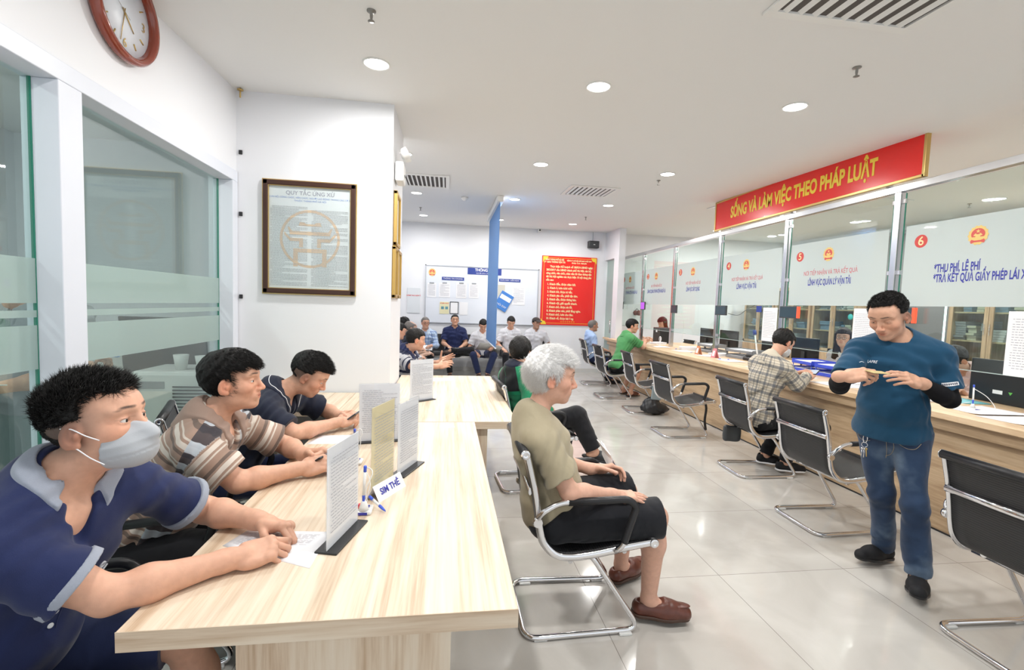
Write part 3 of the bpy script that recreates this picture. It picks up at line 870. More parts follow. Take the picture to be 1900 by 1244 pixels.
        def folds(F):
            F.noise(sh.get('wr', .0035), sh.get('wf', 16), sh.get('seed', 3), sh.get('wst', (1, 1, 1.6)))
            if sh.get('folds', True):
                for i, sd in enumerate('rl'):
                    e, a = J['e' + sd], J['s' + sd]
                    def fold(P, a=a, e=e, ph=i * 2.1):
                        q = P - a; al = nrm(e - a); t_ = q @ al; n_ = q @ T3[:, 0]
                        return .0035 * np.sin(t_ * 70 + n_ * 55 + ph + 2 * np.sin(n_ * 18)) * np.exp(-((t_ - .06) / .10) ** 2)
                    F.func(fold, a, 1e9, 0, '~')
                def waist(P):
                    q = P - pel; z_ = q @ up; n_ = q @ T3[:, 0]; l_ = q @ T3[:, 1]
                    return sh.get('ww', .0028) * np.sin(z_ * 62 + 2.2 * np.sin(l_ * 9 + 1) + n_ * 14) * np.exp(-((z_ - .13) / .14) ** 2)
                F.func(waist, pel, 1e9, 0, '~')
        folds(F)
        hem = sh.get('hem', -.10)
        hmz = pel + up * hem * s
        if S.get('hemplane'): F.plane(S['hemplane'][0], S['hemplane'][1], .008)
        else: F.plane(hmz, -up, .006)
        hh = h if h > .004 else sh.get('h', .0042)
        SV, SQ = surface(F, hh); SV = relax(SV, SQ, 1)
        so = link_mesh(sh.get('name', 'shirt'), np_mesh('shirt', SV - off, SQ, None, cloth_coords(SV, J, 'shirt')), root, sh['mat'])
        J['shirt_obj'] = so
        if sh.get('under'):
            F3 = Field()
            for sd in 'rl':
                a, e, w = J['s' + sd], J['e' + sd], J['w' + sd]; m_ = e * .68 + w * .32
                F3.seg(a * .7 + e * .3, e, .048 * s, .042 * s, .02); F3.seg(e, m_, .0425 * s, .0445 * s, .02); F3.cutseg(m_, w + (w - m_) * .2, .0445 * s, .0255 * s, .80, .02)
            uv_, uq_ = surface(F3, hh); link_mesh('arm_sleeves', np_mesh('arm_sleeves', relax(uv_, uq_, 1) - off, uq_), root, sh['under'])
        if sh.get('cuffmat'):
            for sd in 'rl':
                a, e = J['s' + sd], J['e' + sd]; al = nrm(e - a); L_ = np.linalg.norm(e - a)
                F2 = Field(); F2.cutseg(a, e + (e - a) * .3, .0530 * s * g + inf, (.0562 + sh.get('flare', .012)) * s * g + inf, (cut + .012) / 1.3, .0)
                F2.plane(a + al * L_ * (cut - .075), -al, 0)
                cv, cq = surface(F2, hh)
                link_mesh('sleeve_cuff', np_mesh('sleeve_cuff', cv - off, cq), so, sh['cuffmat'])
        if sh.get('collar'):
            ax = nrm(fwdn * .55 + up * .45); fr_ = nrm(T3[:, 0] - ax * (T3[:, 0] @ ax)); lf_ = np.cross(ax, fr_)
            cc = nk + fwdn * .020 * s + T3[:, 0] * .010 * s; r0 = (no + .002) * s; wd_ = sh.get('cw', .048) * s; op = sh.get('copen', .20)
            def shell(P):
                q = P - cc; z_ = q @ ax; x_ = q @ fr_; y_ = q @ lf_; rr = np.sqrt(x_ ** 2 + y_ ** 2); tilt = z_ + .30 * x_
                return np.maximum(np.abs(rr - r0 - .004 * s) - .0042 * s, np.maximum(tilt - .034 * s, -.06 * s - tilt))
            def reach(P):
                q = P - cc; x_ = q @ fr_; y_ = q @ lf_; rr = np.sqrt(x_ ** 2 + y_ ** 2); c_ = np.clip(x_ / np.maximum(rr, 1e-4), 0, 1)
                return rr - (r0 + wd_ * (1 + .75 * c_ ** 3))
            def gap(P):
                q = P - cc; x_ = q @ fr_; y_ = np.abs(q @ lf_); return np.maximum(y_ - (.010 * s + op * np.maximum(x_, 0)), -x_)
            def collar_field(extra, band=None):
                Fc = Field(); torso(Fc, inf + extra, .06, False)
                Fc.func(shell, cc, .16, .008); Fc.func(reach, cc, 1e9, .002, '&'); Fc.seg(nk - up * .03, hd, no * s * .97, no * s * 1.05, .003, '-')
                Fc.plane(cc - ax * .085 * s, -ax, .002); Fc.func(gap, cc, 1e9, .002, '-')
                if band: Fc.func(lambda P: -(reach(P) + band), cc, 1e9, 0, '&')
                folds(Fc); return surface(Fc, min(hh, .004) if h < .0062 else hh)
            cv, cq = collar_field(.0065); link_mesh('collar', np_mesh('collar', relax(cv, cq, 1) - off, cq), so, sh['collar'])
            if sh.get('piping'):
                from mathutils.bvhtree import BVHTree
                bt_ = BVHTree.FromPolygons([Vector(v_) for v_ in cv - off], [tuple(int(i_) for i_ in q_) for q_ in cq]); pts = []
                for a_ in np.linspace(.30, 2 * PI - .30, 60):
                    c_ = max(0, math.cos(a_)); r_e = r0 + wd_ * (1 + .75 * c_ ** 3) - .010 * s; p_ = cc + fr_ * math.cos(a_) * r_e + lf_ * math.sin(a_) * r_e + ax * .10 - off
                    h_ = bt_.ray_cast(Vector(p_), Vector(-ax))[0]
                    if h_ is not None: pts.append(h_ + Vector(ax) * .001)
                if len(pts) > 8: MB().tube(pts, .0019, 6).build('collar_piping', sh['piping'], so)
    # ----- trousers
    tr = S.get('pants')
    if tr:
        inf = tr.get('inf', .014); F = Field()
        F.ell(pel + V3(0, 0, .02), V3(.108 * g, .156 * g, .115) * s + inf * .6, PR, .05)
        if S.get('seated', True): pass
        kr_ = tr.get('kr', 1.0)
        for sd in legs:
            hp, kn, an = J['h' + sd], J['k' + sd], J['a' + sd]
            if tr.get('short'):
                F.cutseg(hp, kn, .084 * s + inf, .062 * s + inf * 1.4, tr['short'], .05)
            else:
                F.seg(hp, kn, tr.get('th', .076) * s + inf, .054 * s * kr_ + inf, .05)
                F.cutseg(kn, an + (an - kn) * .05, .056 * s * kr_ + inf, tr.get('ar', .046) * s + inf, tr.get('cut', .93), .03)
        if tr.get('short') is None and len(legs) == 2: pass
        wst = tr.get('waist', .10 if (sh or {}).get('hem', 0) > -.02 else .0)
        if S.get('seated', True): F.plane(pel + V3(0, 0, .06 * s), nrm(V3(0, 0, 1) - .9 * PR[:, 0]), .006)
        else: F.plane(pel + up * wst * s, up, .006)
        F.noise(tr.get('wr', .004), tr.get('wf', 15), tr.get('seed', 11), (1, 1, 1))
        for sd in legs:
            kn = J['k' + sd]; an = J['a' + sd]; dd = nrm(an - kn)
            def kf(P, kn=kn, dd=dd):
                q = P - kn; t_ = q @ dd; return .002 * np.sin(t_ * 80 + 2 * np.sin(q @ PR[:, 1] * 30)) * (np.exp(-((t_) / .07) ** 2) + np.exp(-((t_ - .34) / .06) ** 2))
            if not tr.get('short'): F.func(kf, kn, 1e9, 0, '~')
        hh = h if h > .004 else .0048
        PV, PQ = surface(F, hh); PV = relax(PV, PQ, 1)
        J['pants_obj'] = link_mesh(tr.get('name', 'trousers'), np_mesh('trousers', PV - off, PQ, None, cloth_coords(PV, J, 'pants')), root, tr['mat'])
    # ----- shoes
    so_ = S.get('shoes')
    if so_:
        for sd in legs:
            FR = J['F' + sd]; an = J['a' + sd]; fl = an - FR[:, 2] * .078 * s
            def L(x, y, z): return fl + FR @ (V3(x, y, z) * s)
            w = 1.0
            F = Field()
            F.seg(L(-.035, 0, .036), L(.09, 0, .034), .040 * s, .044 * s, .03); F.seg(L(.07, 0, .028), L(.160, 0, .024), .046 * s, .037 * s, .03)
            if so_['kind'] != 'loafer': F.seg(L(-.03, 0, .05), L(-.03, 0, .075), .034 * s, .036 * s, .02)
            if so_.get('high'): F.seg(L(-.02, 0, .05), L(-.01, 0, .085), .040 * s, .040 * s, .03)
            F.plane(L(0, 0, .010), -FR[:, 2], .004)
            if so_['kind'] != 'sandal':
                F.ell(L(.005, 0, .092 if so_['kind'] == 'loafer' else .100), V3(.072, .033, .045) * s, FR, .006, '-')
            if so_['kind'] == 'loafer':
                F.seg(L(.078, -.024, .070), L(.078, .024, .070), .008 * s, .008 * s, .012)
                F.seg(L(.075, 0, .07), L(.150, 0, .055), .012 * s, .010 * s, .02)
                F.ell(L(.135, 0, .062), V3(.055, .026, .006) * s, FR, .003, '+')
            if so_['kind'] == 'sandal':
                F.ell(L(-.03, 0, .06), V3(.085, .08, .045) * s, FR, .004, '-'); F.ell(L(.21, 0, .03), V3(.06, .08, .06) * s, FR, .004, '-')
            sv, sq = surface(F, max(h, .004) if h < .006 else h)
            sobj = link_mesh('shoe', np_mesh('shoe', relax(sv, sq, 1) - off, sq), root, so_['mat'])
            F = Field(); F.seg(L(-.035, 0, .010), L(.09, 0, .010), .043 * s, .047 * s, .03); F.seg(L(.07, 0, .010), L(.155, 0, .010), .047 * s, .037 * s, .03)
            F.plane(L(0, 0, .016), FR[:, 2], .001); F.plane(L(0, 0, .0), -FR[:, 2], .003)
            sv, sq = surface(F, max(h, .004) if h < .006 else h)
            link_mesh('sole', np_mesh('sole', sv - off, sq), sobj, so_.get('sole', M['black_plastic']))
    # ----- face mask
    if S.get('mask'):
        F = Field(); q = V3
        def HL(x, y, z): return hd + HR @ (V3(x, y, z) * hsz)
        F.ell(HL(.035, 0, -.055), V3(.071, .068, .060) * hsz, HR, .01)
        F.seg(HL(.088, 0, -.012), HL(.112, 0, -.040), .014 * hsz, .017 * hsz, .03 * hsz)
        F.ell(HL(.075, 0, -.080), V3(.036, .040, .032) * hsz, HR, .03 * hsz)
        F.plane(HL(.034, 0, -.05), HR @ V3(-1, 0, .28), .003)
        F.plane(HL(.095, 0, -.006), HR @ V3(.32, 0, 1), .004)
        def pl(P):
            z_ = ((P - hd) @ HR[:, 2]) / hsz + .5 * np.abs((P - hd) @ HR[:, 1]) * .25
            return .0011 * np.abs(np.sin(z_ * 150 + .4)) * (z_ > -.075)
        F.func(pl, hd, 1e9, 0, '~')
        mv, mq = surface(F, max(h, .0025))
        mo = link_mesh('face_mask', np_mesh('face_mask', mv - off, mq), root, S['mask'])
        lp = MB()
        for y in (-1, 1):
            for z0, z1 in ((-.030, .012), (-.088, -.030)):
                pts = smooth_path([HL(.040, y * .066, z0) - off, HL(.020, y * .076, (z0 * .6 + z1 * .4)) - off, HL(-.002, y * .083, z1 * .9 + z0 * .1) - off, HL(-.022, y * .085, z1) - off], 5)
                lp.tube(pts, .0014 * hsz, 6)
        lp.build('ear_loop', M['paper'], mo)
    if S.get('glasses'):
        def HL(x, y, z): return Vector(hd + HR @ (V3(x, y, z) * hsz) - off)
        gm = MB()
        for y in (-1, 1):
            ring = [HL(.100, y * .031 + .023 * math.cos(a), -.001 + .018 * math.sin(a)) for a in np.linspace(0, 2 * PI, 17)[:-1]]
            gm.tube(ring, .0018 * hsz, 5, closed=True)
            gm.tube([HL(.099, y * .053, .004), HL(.05, y * .076, .004), HL(-.005, y * .084, .004)], .0016 * hsz, 5)
        gm.tube([HL(.101, -.009, .002), HL(.103, 0, .004), HL(.101, .009, .002)], .0016 * hsz, 5)
        gm.build('glasses', M['black_plastic'], root)
    return root, J
# ---------------------------------------------------------------- room shell
YF = 10.5; XL = -1.62; XO = 8.1; YB = 3.92
def floor_mat():
    m = bpy.data.materials.new('glazed_floor_tiles'); m.use_nodes = True; nt = m.node_tree; b = nt.nodes['Principled BSDF']
    tc = nd(nt, 'ShaderNodeTexCoord'); sp = nd(nt, 'ShaderNodeSeparateXYZ'); nt.links.new(tc.outputs['Object'], sp.inputs[0])
    def line(o, c0):
        v = mth(nt, 'DIVIDE', mth(nt, 'SUBTRACT', o, c0), 0.8); f = mth(nt, 'FRACT', v); e = mth(nt, 'MINIMUM', f, mth(nt, 'SUBTRACT', 1.0, f))
        return mth(nt, 'LESS_THAN', e, 0.0022), mth(nt, 'FLOOR', v)
    lx, ix = line(sp.outputs[0], 0.781); ly, iy = line(sp.outputs[1], 0.791)
    ln = mth(nt, 'MAXIMUM', lx, ly)
    n = nd(nt, 'ShaderNodeTexNoise', Scale=2.2, Detail=6.0, Distortion=1.2); nt.links.new(tc.outputs['Object'], n.inputs['Vector'])
    wn = nd(nt, 'ShaderNodeTexWhiteNoise'); cb = nd(nt, 'ShaderNodeCombineXYZ'); nt.links.new(ix, cb.inputs[0]); nt.links.new(iy, cb.inputs[1]); nt.links.new(cb.outputs[0], wn.inputs['Vector'])
    f = mth(nt, 'ADD', mth(nt, 'MULTIPLY', n.outputs['Fac'], .85), mth(nt, 'MULTIPLY', wn.outputs['Value'], .15))
    c = ramp(nt, f, [(.3, (.45, .425, .39)), (.7, (.56, .54, .505))])
    c = mixc(nt, mth(nt, 'MULTIPLY', ln, .75), c, (.16, .14, .12))
    nt.links.new(c, b.inputs['Base Color']); b.inputs['Roughness'].default_value = .09; b.inputs['Specular IOR Level'].default_value = .55
    n2 = nd(nt, 'ShaderNodeTexNoise', Scale=3.0, Detail=2.0); nt.links.new(tc.outputs['Object'], n2.inputs['Vector'])
    nt.links.new(mth(nt, 'MULTIPLY_ADD', n2.outputs['Fac'], .12, .04), b.inputs['Roughness'])
    return m
M['floor'] = floor_mat()
struct('floor', MB().box((-4.6, -1.6, -.06), (XO + .1, YF + .1, 0)), M['floor'])
cb = MB()
cb.bm.faces.new([cb.bm.verts.new(p) for p in ((-4.6, -1.6, cz(-1.6)), (-4.6, YF + .1, cz(YF + .1)), (XO + .1, YF + .1, cz(YF + .1)), (XO + .1, -1.6, cz(-1.6)))])
cb.bm.faces.new([cb.bm.verts.new(p) for p in ((-4.6, -1.6, cz(-1.6) + .12), (XO + .1, -1.6, cz(-1.6) + .12), (XO + .1, YF + .1, cz(YF + .1) + .12), (-4.6, YF + .1, cz(YF + .1) + .12))])
struct('ceiling', cb, M['ceiling'])
def wall(name, a, b, m='wall'): return struct(name, MB().box(a, b), M[m])
wall('wall_far', (-1.8, YF, 0), (XO + .1, YF + .15, 3.3))
wall('wall_back', (XL - .2, YB, 0), (-.45, 4.72, 3.15))                       # block carrying the framed notice
wall('wall_left_far', (XL - .2, 4.72, 0), (XL, YF, 3.3))
wl = MB(); wl.box((XL - .20, -1.6, 2.452), (XL, YB, 3.12)); struct('wall_left', wl, M['wall'])
wall('wall_office', (XO, -1.6, 0), (XO + .15, YF, 3.3))
wall('wall_pillar', (3.60, 9.62, 0), (3.74, 9.90, 3.3)); wall('wall_pillar_top', (3.60, 9.90, 2.60), (3.74, YF, 3.3))
# baseboards
bsm = mat('baseboard_tile', (.66, .655, .64), .3)
struct('baseboard_far', MB().box((XL, YF - .012, 0), (3.6, YF, .085)), bsm)
struct('baseboard_back', MB().box((XL, YB - .012, 0), (-.45, YB, .085)), bsm)
struct('baseboard_side', MB().box((-.45, YB, 0), (-.438, 4.72, .085)), bsm)
# glass door in the pillar wall
dm = MB(); dm.box((3.655, 9.93, .02), (3.665, 10.47, 2.58)); dr = struct('door_1', dm, M['frost_left'])
dm = MB(); dm.tube([(3.60, 9.98, .95), (3.60, 9.98, 1.25)], .012); dm.tube([(3.60, 9.98, 1.0), (3.66, 9.98, 1.0)], .008); dm.tube([(3.60, 9.98, 1.2), (3.66, 9.98, 1.2)], .008); dm.build('door_handle', M['chrome'], dr)

# glazed partition on the left: frame, panes with frosted film
win = MB()
win.box((XL - .13, -1.6, 2.372), (XL + .012, YB - .005, 2.455), .004)
for a, b in ((2.235, 2.365), (3.83, 3.915), (.55, .66)): win.box((XL - .13, a, 0), (XL + .012, b, 2.372), .004)
win.box((XL - .13, -1.6, 0), (XL + .012, YB - .005, .09), .004)
w1 = struct('window_1', win, M['aluminium'])
XG = XL - .095
for y0, y1 in ((.66, 2.235), (2.365, 3.83)):
    g = MB(); g.box((XG - .005, y0 + .003, .09), (XG + .005, y1 - .003, 2.372)); g.build('pane', M['glass_left'], w1)
    f = MB()
    for z0, z1 in ((1.445, 1.632), (1.385, 1.415), (1.165, 1.352)): f.box((XG + .0055, y0 + .004, z0), (XG + .0065, y1 - .004, z1))
    f.build('frosted_film', M['frost_left'], w1)
    e = MB(); e.box((XG - .006, y1 - .004, .09), (XG + .008, y1 - .0005, 2.372)); e.box((XG - .006, y0 + .0005, .09), (XG + .008, y0 + .004, 2.372)); e.build('pane_edge', M['glass_edge'], w1)
# the room behind that glass
wall('wall_room_rear', (-4.6, -1.6, 0), (-4.45, 5.6, 3.12)); wall('wall_room_end', (-4.6, 5.6, 0), (XL - .2, 5.75, 3.15))

# ---------------------------------------------------------------- counter, steel posts, glass screen
PY = [2.36, 3.74, 5.12, 6.49, 7.89, 9.21, 10.49]; XP = 4.0
ct = thing('service_counter', 'long light oak service counter running under the glass screen on the right', 'counter', (3.9, 5.4, 0))
def loc(x, y, z): return (x - 3.9, y - 5.4, z)
MB().box(loc(3.415, 1.2, .815), loc(4.42, 9.72, .86), .004).build('counter_top', M['counter_top'], ct)
MB().box(loc(3.50, 1.2, .0), loc(3.54, 9.7, .815)).build('front_panel', M['counter'], ct)
MB().box(loc(3.455, 1.2, .735), loc(3.50, 9.7, .815)).build('lip_rail', M['counter'], ct)
for y in (1.22, 3.7, 5.1, 6.5, 7.9, 9.66): MB().box(loc(3.54, y, 0), loc(4.38, y + .03, .815)).build('divider_panel', M['counter'], ct)
MB().box(loc(3.496, 1.2, 0), loc(3.502, 9.7, .012)).build('kick_strip', M['black_plastic'], ct)
sf = thing('end_shelf', 'small oak shelf joined to the far end of the counter beside the glass door', 'shelf', (3.75, 10.0, .80))
MB().box((-.15, -.24, 0), (.5, .42, .04), .004).build('shelf_board', M['counter_top'], sf)
MB().box((-.02, -.20, -.80), (.01, .4, 0)).build('side_panel', M['counter'], sf)
rail = MB(); rail.box((XP - .03, .6, 2.625), (XP + .03, YF, 2.685), .003)
tag(rail.build('top_rail', M['steel']), 'horizontal steel rail along the top of the counter glass', 'rail')
POSTLBL = ['steel screen post right of the pane about fees and driving licences', 'steel screen post just behind the head of the standing man', 'blue-tinged steel screen post behind the plaid shirt man', 'steel screen post between the two tent cards on the counter', 'steel screen post beside the white hand fan', 'steel screen post with a red tape, near the man in green polo', 'end steel screen post with a red tape beside the white pillar']
for i, y in enumerate(PY):
    t = thing('screen_post', POSTLBL[i], 'post', (XP, y, .86), 0, 'steel posts of the glass screen')
    MB().box((-.03, -.03, 0), (.03, .03, 1.765), .004).build('tube', M['steel'], t)
    for z in (.30, 1.05, 1.68):
        for sy in (-1, 1):
            if (i == 6 and sy > 0): continue
            MB().box((-.014, sy * .045 - .018, z - .02), (.014, sy * .045 + .018, z + .02), .003).build('glass_clamp', M['chrome'], t)
    if i >= 5:
        c = MB(); c.box((-.034, -.034, .1), (-.0305, -.026, 1.45))
        for k in range(16): c.box((-.038, -.036, .12 + k * .085), (-.03, -.02, .15 + k * .085), .003)
        c.build('red_tape', mat('red_tape', (.45, .03, .03), .6), t)
WL = [('6', [('t', '*THU PHÍ, LỆ PHÍ'), ('t', '*TRẢ KẾT QUẢ GIẤY PHÉP LÁI XE')]), ('5', [('r', 'NƠI TIẾP NHẬN VÀ TRẢ KẾT QUẢ'), ('b', 'LĨNH VỰC QUẢN LÝ VẬN TẢI')]),
      ('4', [('r', 'NƠI TIẾP NHẬN VÀ TRẢ KẾT QUẢ'), ('b', 'LĨNH VỰC VẬN TẢI')]), ('3', [('r', 'NƠI TIẾP NHẬN HỒ SƠ'), ('b', 'LĨNH VỰC XÂY DỰNG')]),
      ('2', [('r', 'NƠI TIẾP NHẬN HỒ SƠ'), ('b', 'LĨNH VỰC QUẢN LÝ PHƯƠNG TIỆN VÀ NGƯỜI LÁI')]), ('1', [('r', 'NƠI TIẾP NHẬN HỒ SƠ'), ('b', 'QUẢN LÝ PHƯƠNG TIỆN VÀ NGƯỜI LÁI')])]
M['discred'] = mat('disc_red', (.62, .07, .06), .5); M['cream'] = mat('cream_vinyl', (.86, .72, .38), .5)
M['embyellow'] = mat('emblem_yellow', (.80, .58, .20), .5); M['embred'] = mat('emblem_red', (.66, .10, .09), .5)
def emblem(parent, c, r, right, up):
    """round state emblem: star over wreath on a red field"""
    c = Vector(c); R = Vector(right); U = Vector(up); n = R.cross(U)
    def pt(x, y, d): return c + R * x * r + U * y * r + n * d
    m = MB(); K = 40
    m.poly([pt(math.cos(a) * (.96 + .05 * math.cos(a * 14)), math.sin(a) * (1.0 + .05 * math.cos(a * 14)), .001) for a in np.linspace(0, 2 * PI, 81)[:-1]])
    m.build('emblem_wreath', M['embyellow'], parent)
    m = MB(); m.poly([pt(math.cos(a) * .66, .12 + math.sin(a) * .60, .0018) for a in np.linspace(-.5, PI + .5, 30)] )
    m.poly([pt(x, y, .0022) for x, y in ((-.72, -.62), (-.6, -.42), (-.3, -.54), (.3, -.54), (.6, -.42), (.72, -.62), (.62, -.84), (.3, -.72), (-.3, -.72), (-.62, -.84))])
    m.build('emblem_field', M['embred'], parent)
    m = MB(); st = []
    for k in range(10):
        a = PI / 2 + k * PI / 5; q = .24 if k % 2 == 0 else .095; st.append(pt(q * math.cos(a), .42 + q * math.sin(a), .0026))
    m.poly(st); m.poly([pt(x, y, .0026) for x, y in ((-.45, -.02), (-.25, .22), (-.1, .1), (.1, .1), (.25, .22), (.45, -.02), (.2, -.1), (.34, -.3), (-.34, -.3), (-.2, -.1))])
    m.build('emblem_star', M['embyellow'], parent)
def fit_text(tx, size, loc, parent, m, ya, yb, off):
    o = text('lettering', tx, size, loc, (0, -1, 0), (0, 0, 1), m, parent, offset=off)
    ys = [v.co.y for v in o.data.vertices]; a, b = max(ys), min(ys)
    for v in o.data.vertices: v.co.y = ya + (v.co.y - a) * (ya - yb) / (a - b)
    return o
RW, UW = (0, -1, 0), (0, 0, 1)                                                # reading direction on the screen, seen from the hall
PANELBL = ['nearest glass pane with blue words about fees and driving licences', 'glass pane numbered five, above the clerk with glasses', 'glass pane numbered four, left of the plaid shirt man', 'glass pane numbered three, above the hand fan', 'glass pane numbered two, above the farthest clerk', 'glass pane numbered one, next to the white pillar']
for i, (no, lines) in enumerate(WL):
    y0, y1 = PY[i], PY[i + 1]
    t = thing('glass_screen', PANELBL[i], 'glass', (XP, (y0 + y1) / 2, 1.12), 0, 'glass panes of the counter screen')
    hw = (y1 - y0) / 2 - .055
    MB().box((-.005, -hw, 0), (.005, hw, 1.49)).build('pane', M['glass'], t)
    MB().box((-.006, -hw, -.003), (.006, hw, .003)).build('bottom_edge', M['pale_edge'], t)
    e = MB(); e.box((-.006, -hw - .002, 0), (.006, -hw + .002, 1.49)); e.box((-.006, hw - .002, 0), (.006, hw + .002, 1.49)); e.build('pane_edge', M['glass_edge'], t)
    fo = MB().box((-.0065, -hw + .02, .49), (-.0055, hw - .03, 1.19)).build('frosted_film', M['frost'], t)
    X = -.0075
    disc = MB(); disc.poly([(X, hw - .17 + .055 * math.cos(a), 1.045 + .055 * math.sin(a)) for a in np.linspace(0, 2 * PI, 33)[:-1]]); disc.build('number_disc', M['discred'], t)
    text('number', no, .105, (X - .001, hw - .17, 1.043), RW, UW, M['cream'], t, offset=.0015)
    emblem(t, (X, .06 if no != '6' else .03, 1.035), .072, RW, UW)
    if no == '6':
        fit_text(lines[0][1], .092, (X, 0, .80), t, M['blueink'], .335, .335 - .34, .0022)
        fit_text(lines[1][1], .092, (X, 0, .718), t, M['blueink'], .335, .335 - .655, .0022)
    else:
        w1_ = {'5': .70, '4': .66}.get(no, .46); w2_ = {'5': .56, '4': .42, '3': .42}.get(no, .78)
        fit_text(lines[0][1], .066, (X, 0, .845), t, M['pinkink'], .04 + w1_ / 2, .04 - w1_ / 2, .0006)
        fit_text(lines[1][1], .090, (X, 0, .742), t, M['blueink'], .04 + w2_ / 2, .04 - w2_ / 2, .0022)
# red banner standing on the rail
bn = thing('slogan_banner', 'long red banner with a gilt frame and yellow slogan mounted above the counter glass', 'banner', (XP - .06, 5.03, 2.715))
MB().box((-.012, -1.53, 0), (.012, 1.53, .385)).build('panel', M['redpanel'], bn)
fr = MB()
for a, b in (((-.02, -1.55, -.02), (.02, 1.55, .004)), ((-.02, -1.55, .381), (.02, 1.55, .405)), ((-.02, -1.555, -.02), (.02, -1.53, .405)), ((-.02, 1.53, -.02), (.02, 1.555, .405))): fr.box(a, b, .003)
fr.build('frame', M['gold'], bn)
bt = text('slogan', 'SỐNG VÀ LÀM VIỆC THEO PHÁP LUẬT', .215, (-.014, .03, .185), RW, UW, M['yellow'], bn, squeeze=1, offset=.008, depth=.001)
xs = [v.co.y for v in bt.data.vertices]; w_ = max(xs) - min(xs); k_ = 2.27 / w_; c_ = (max(xs) + min(xs)) / 2
for v in bt.data.vertices: v.co.y = .03 + (v.co.y - c_) * k_
br = MB()
for y in (-1.2, 0, 1.2): br.box((.012, y - .02, -.03), (.05, y + .02, .08), .002)
br.build('bracket', M['steel'], bn)

# ---------------------------------------------------------------- ceiling fittings
dl = thing('downlight', 'x', 'ceiling light', (0, 0, 0))
MB().lathe([(.086, .002), (.088, -.004), (.080, -.008), (.078, -.003)], (0, 0, 0), 32).build('trim_ring', M['white_plastic'], dl)
MB().lathe([(.001, -.0035), (.076, -.0035), (.076, -.0015), (.001, -.0015)], (0, 0, 0), 32).build('diffuser', M['emit'], dl)
rows = ['nearest row overhead', 'nearest visible row', 'second row', 'third row', 'row by the far wall']; cols = ['left', 'middle', 'right']
first = True
def put_light(x, y, lab, grp):
    global first
    o = dl if first else copy_tree(dl); first = False
    o.location = (x, y, cz(y) - .001); o.rotation_euler = (math.atan(CSL), 0, 0); o['label'] = lab; o['group'] = grp
for y in (3.25, 5.28, 7.32, 9.45):
    for x in (-0.49, 1.01, 2.52):
        put_light(x, y, f'round ceiling downlight, {cols[[-.49, 1.01, 2.52].index(x)]} one of the {rows[[1.2, 3.25, 5.28, 7.32, 9.45].index(y)]} in the waiting hall', 'hall downlights')
for x, y in OFFICE_LAMPS:
    if y > 4 : put_light(x, y, f'round ceiling downlight over the office, {"nearer" if x < 6 else "farther"} column, {["","first","second","third"][[3.2,5.25,7.2,9.2].index(y)]} seen from the right', 'office downlights')
sk = thing('sprinkler', 'x', 'sprinkler')
MB().lathe([(.024, 0), (.024, -.005), (.008, -.008), (.008, -.030), (.006, -.045), (.004, -.050), (.016, -.052), (.018, -.055), (.003, -.056)], (0, 0, 0), 16).build('head', mat('nickel', (.25, .24, .22), .35, .8), sk)
for i, (x, y, lab) in enumerate(((-.43, 2.655, 'ceiling sprinkler nearest the camera, above the left tables'), (2.45, 2.648, 'ceiling sprinkler above the man in the blue t-shirt'), (-.50, 8.586, 'ceiling sprinkler far left near the whiteboard wall'), (2.516, 8.53, 'ceiling sprinkler far away right of the air vent'), (2.557, 5.595, 'ceiling sprinkler beside the right downlight of the second row'), (7.06, 5.59, 'ceiling sprinkler over the office, seen through window 6'), (5.6, 9.14, 'ceiling sprinkler over the far office'))):
    o = sk if i == 0 else copy_tree(sk); o.location = (x, y, cz(y)); o['label'] = lab; o['group'] = 'ceiling sprinklers'
for i, (x, y, w, d, lab) in enumerate(((-.31, 6.48, .52, .62, 'slatted ceiling air vent on the left beside the small camera'), (1.93, 6.42, .58, .50, 'slatted ceiling air vent in the middle of the hall'), (1.95, 2.02, .72, .40, 'white ceiling air vent cut by the top edge of the photo'), (4.35, 6.75, .5, .5, 'ceiling air vent behind the left end of the red banner'), (5.9, 5.9, .5, .5, 'ceiling air vent over the office'))):
    t = thing('air_vent', lab, 'vent', (x, y, cz(y) - .001), 0, 'ceiling air vents'); t.rotation_euler = (math.atan(CSL), 0, 0)
    f = MB()
    for a, b in (((-w / 2 - .05, -d / 2 - .05), (w / 2 + .05, -d / 2)), ((-w / 2 - .05, d / 2), (w / 2 + .05, d / 2 + .05)), ((-w / 2 - .05, -d / 2), (-w / 2, d / 2)), ((w / 2, -d / 2), (w / 2 + .05, d / 2))): f.box((*a, -.014), (*b, 0), .002)
    f.build('frame', M['white_plastic'], t)
    MB().box((-w / 2, -d / 2, -.003), (w / 2, d / 2, -.001)).build('duct', mat('vent_dark', (.10, .09, .085), .8), t)
    s_ = MB(); n_ = 9
    for k in range(n_):
        y_ = -w / 2 + (k + .5) * w / n_; s_.box((y_ - .014, -d / 2, -.010), (y_ + .014, d / 2, -.008), 0, Matrix.Rotation(.5, 3, 'Y'))
    s_.build('slat', M['white_plastic'], t)

# ---------------------------------------------------------------- things on the walls
def ring(m, c, r0, r1, right, up, d, n=64, a0=0.0, a1=2 * PI):
    c = Vector(c); R = Vector(right); U = Vector(up); N = R.cross(U) * d
    aa = np.linspace(a0, a1, n + 1)
    for a, b in zip(aa, aa[1:]):
        m.quad(*[c + N + (R * math.cos(t) + U * math.sin(t)) * r for t, r in ((a, r0), (b, r0), (b, r1), (a, r1))])
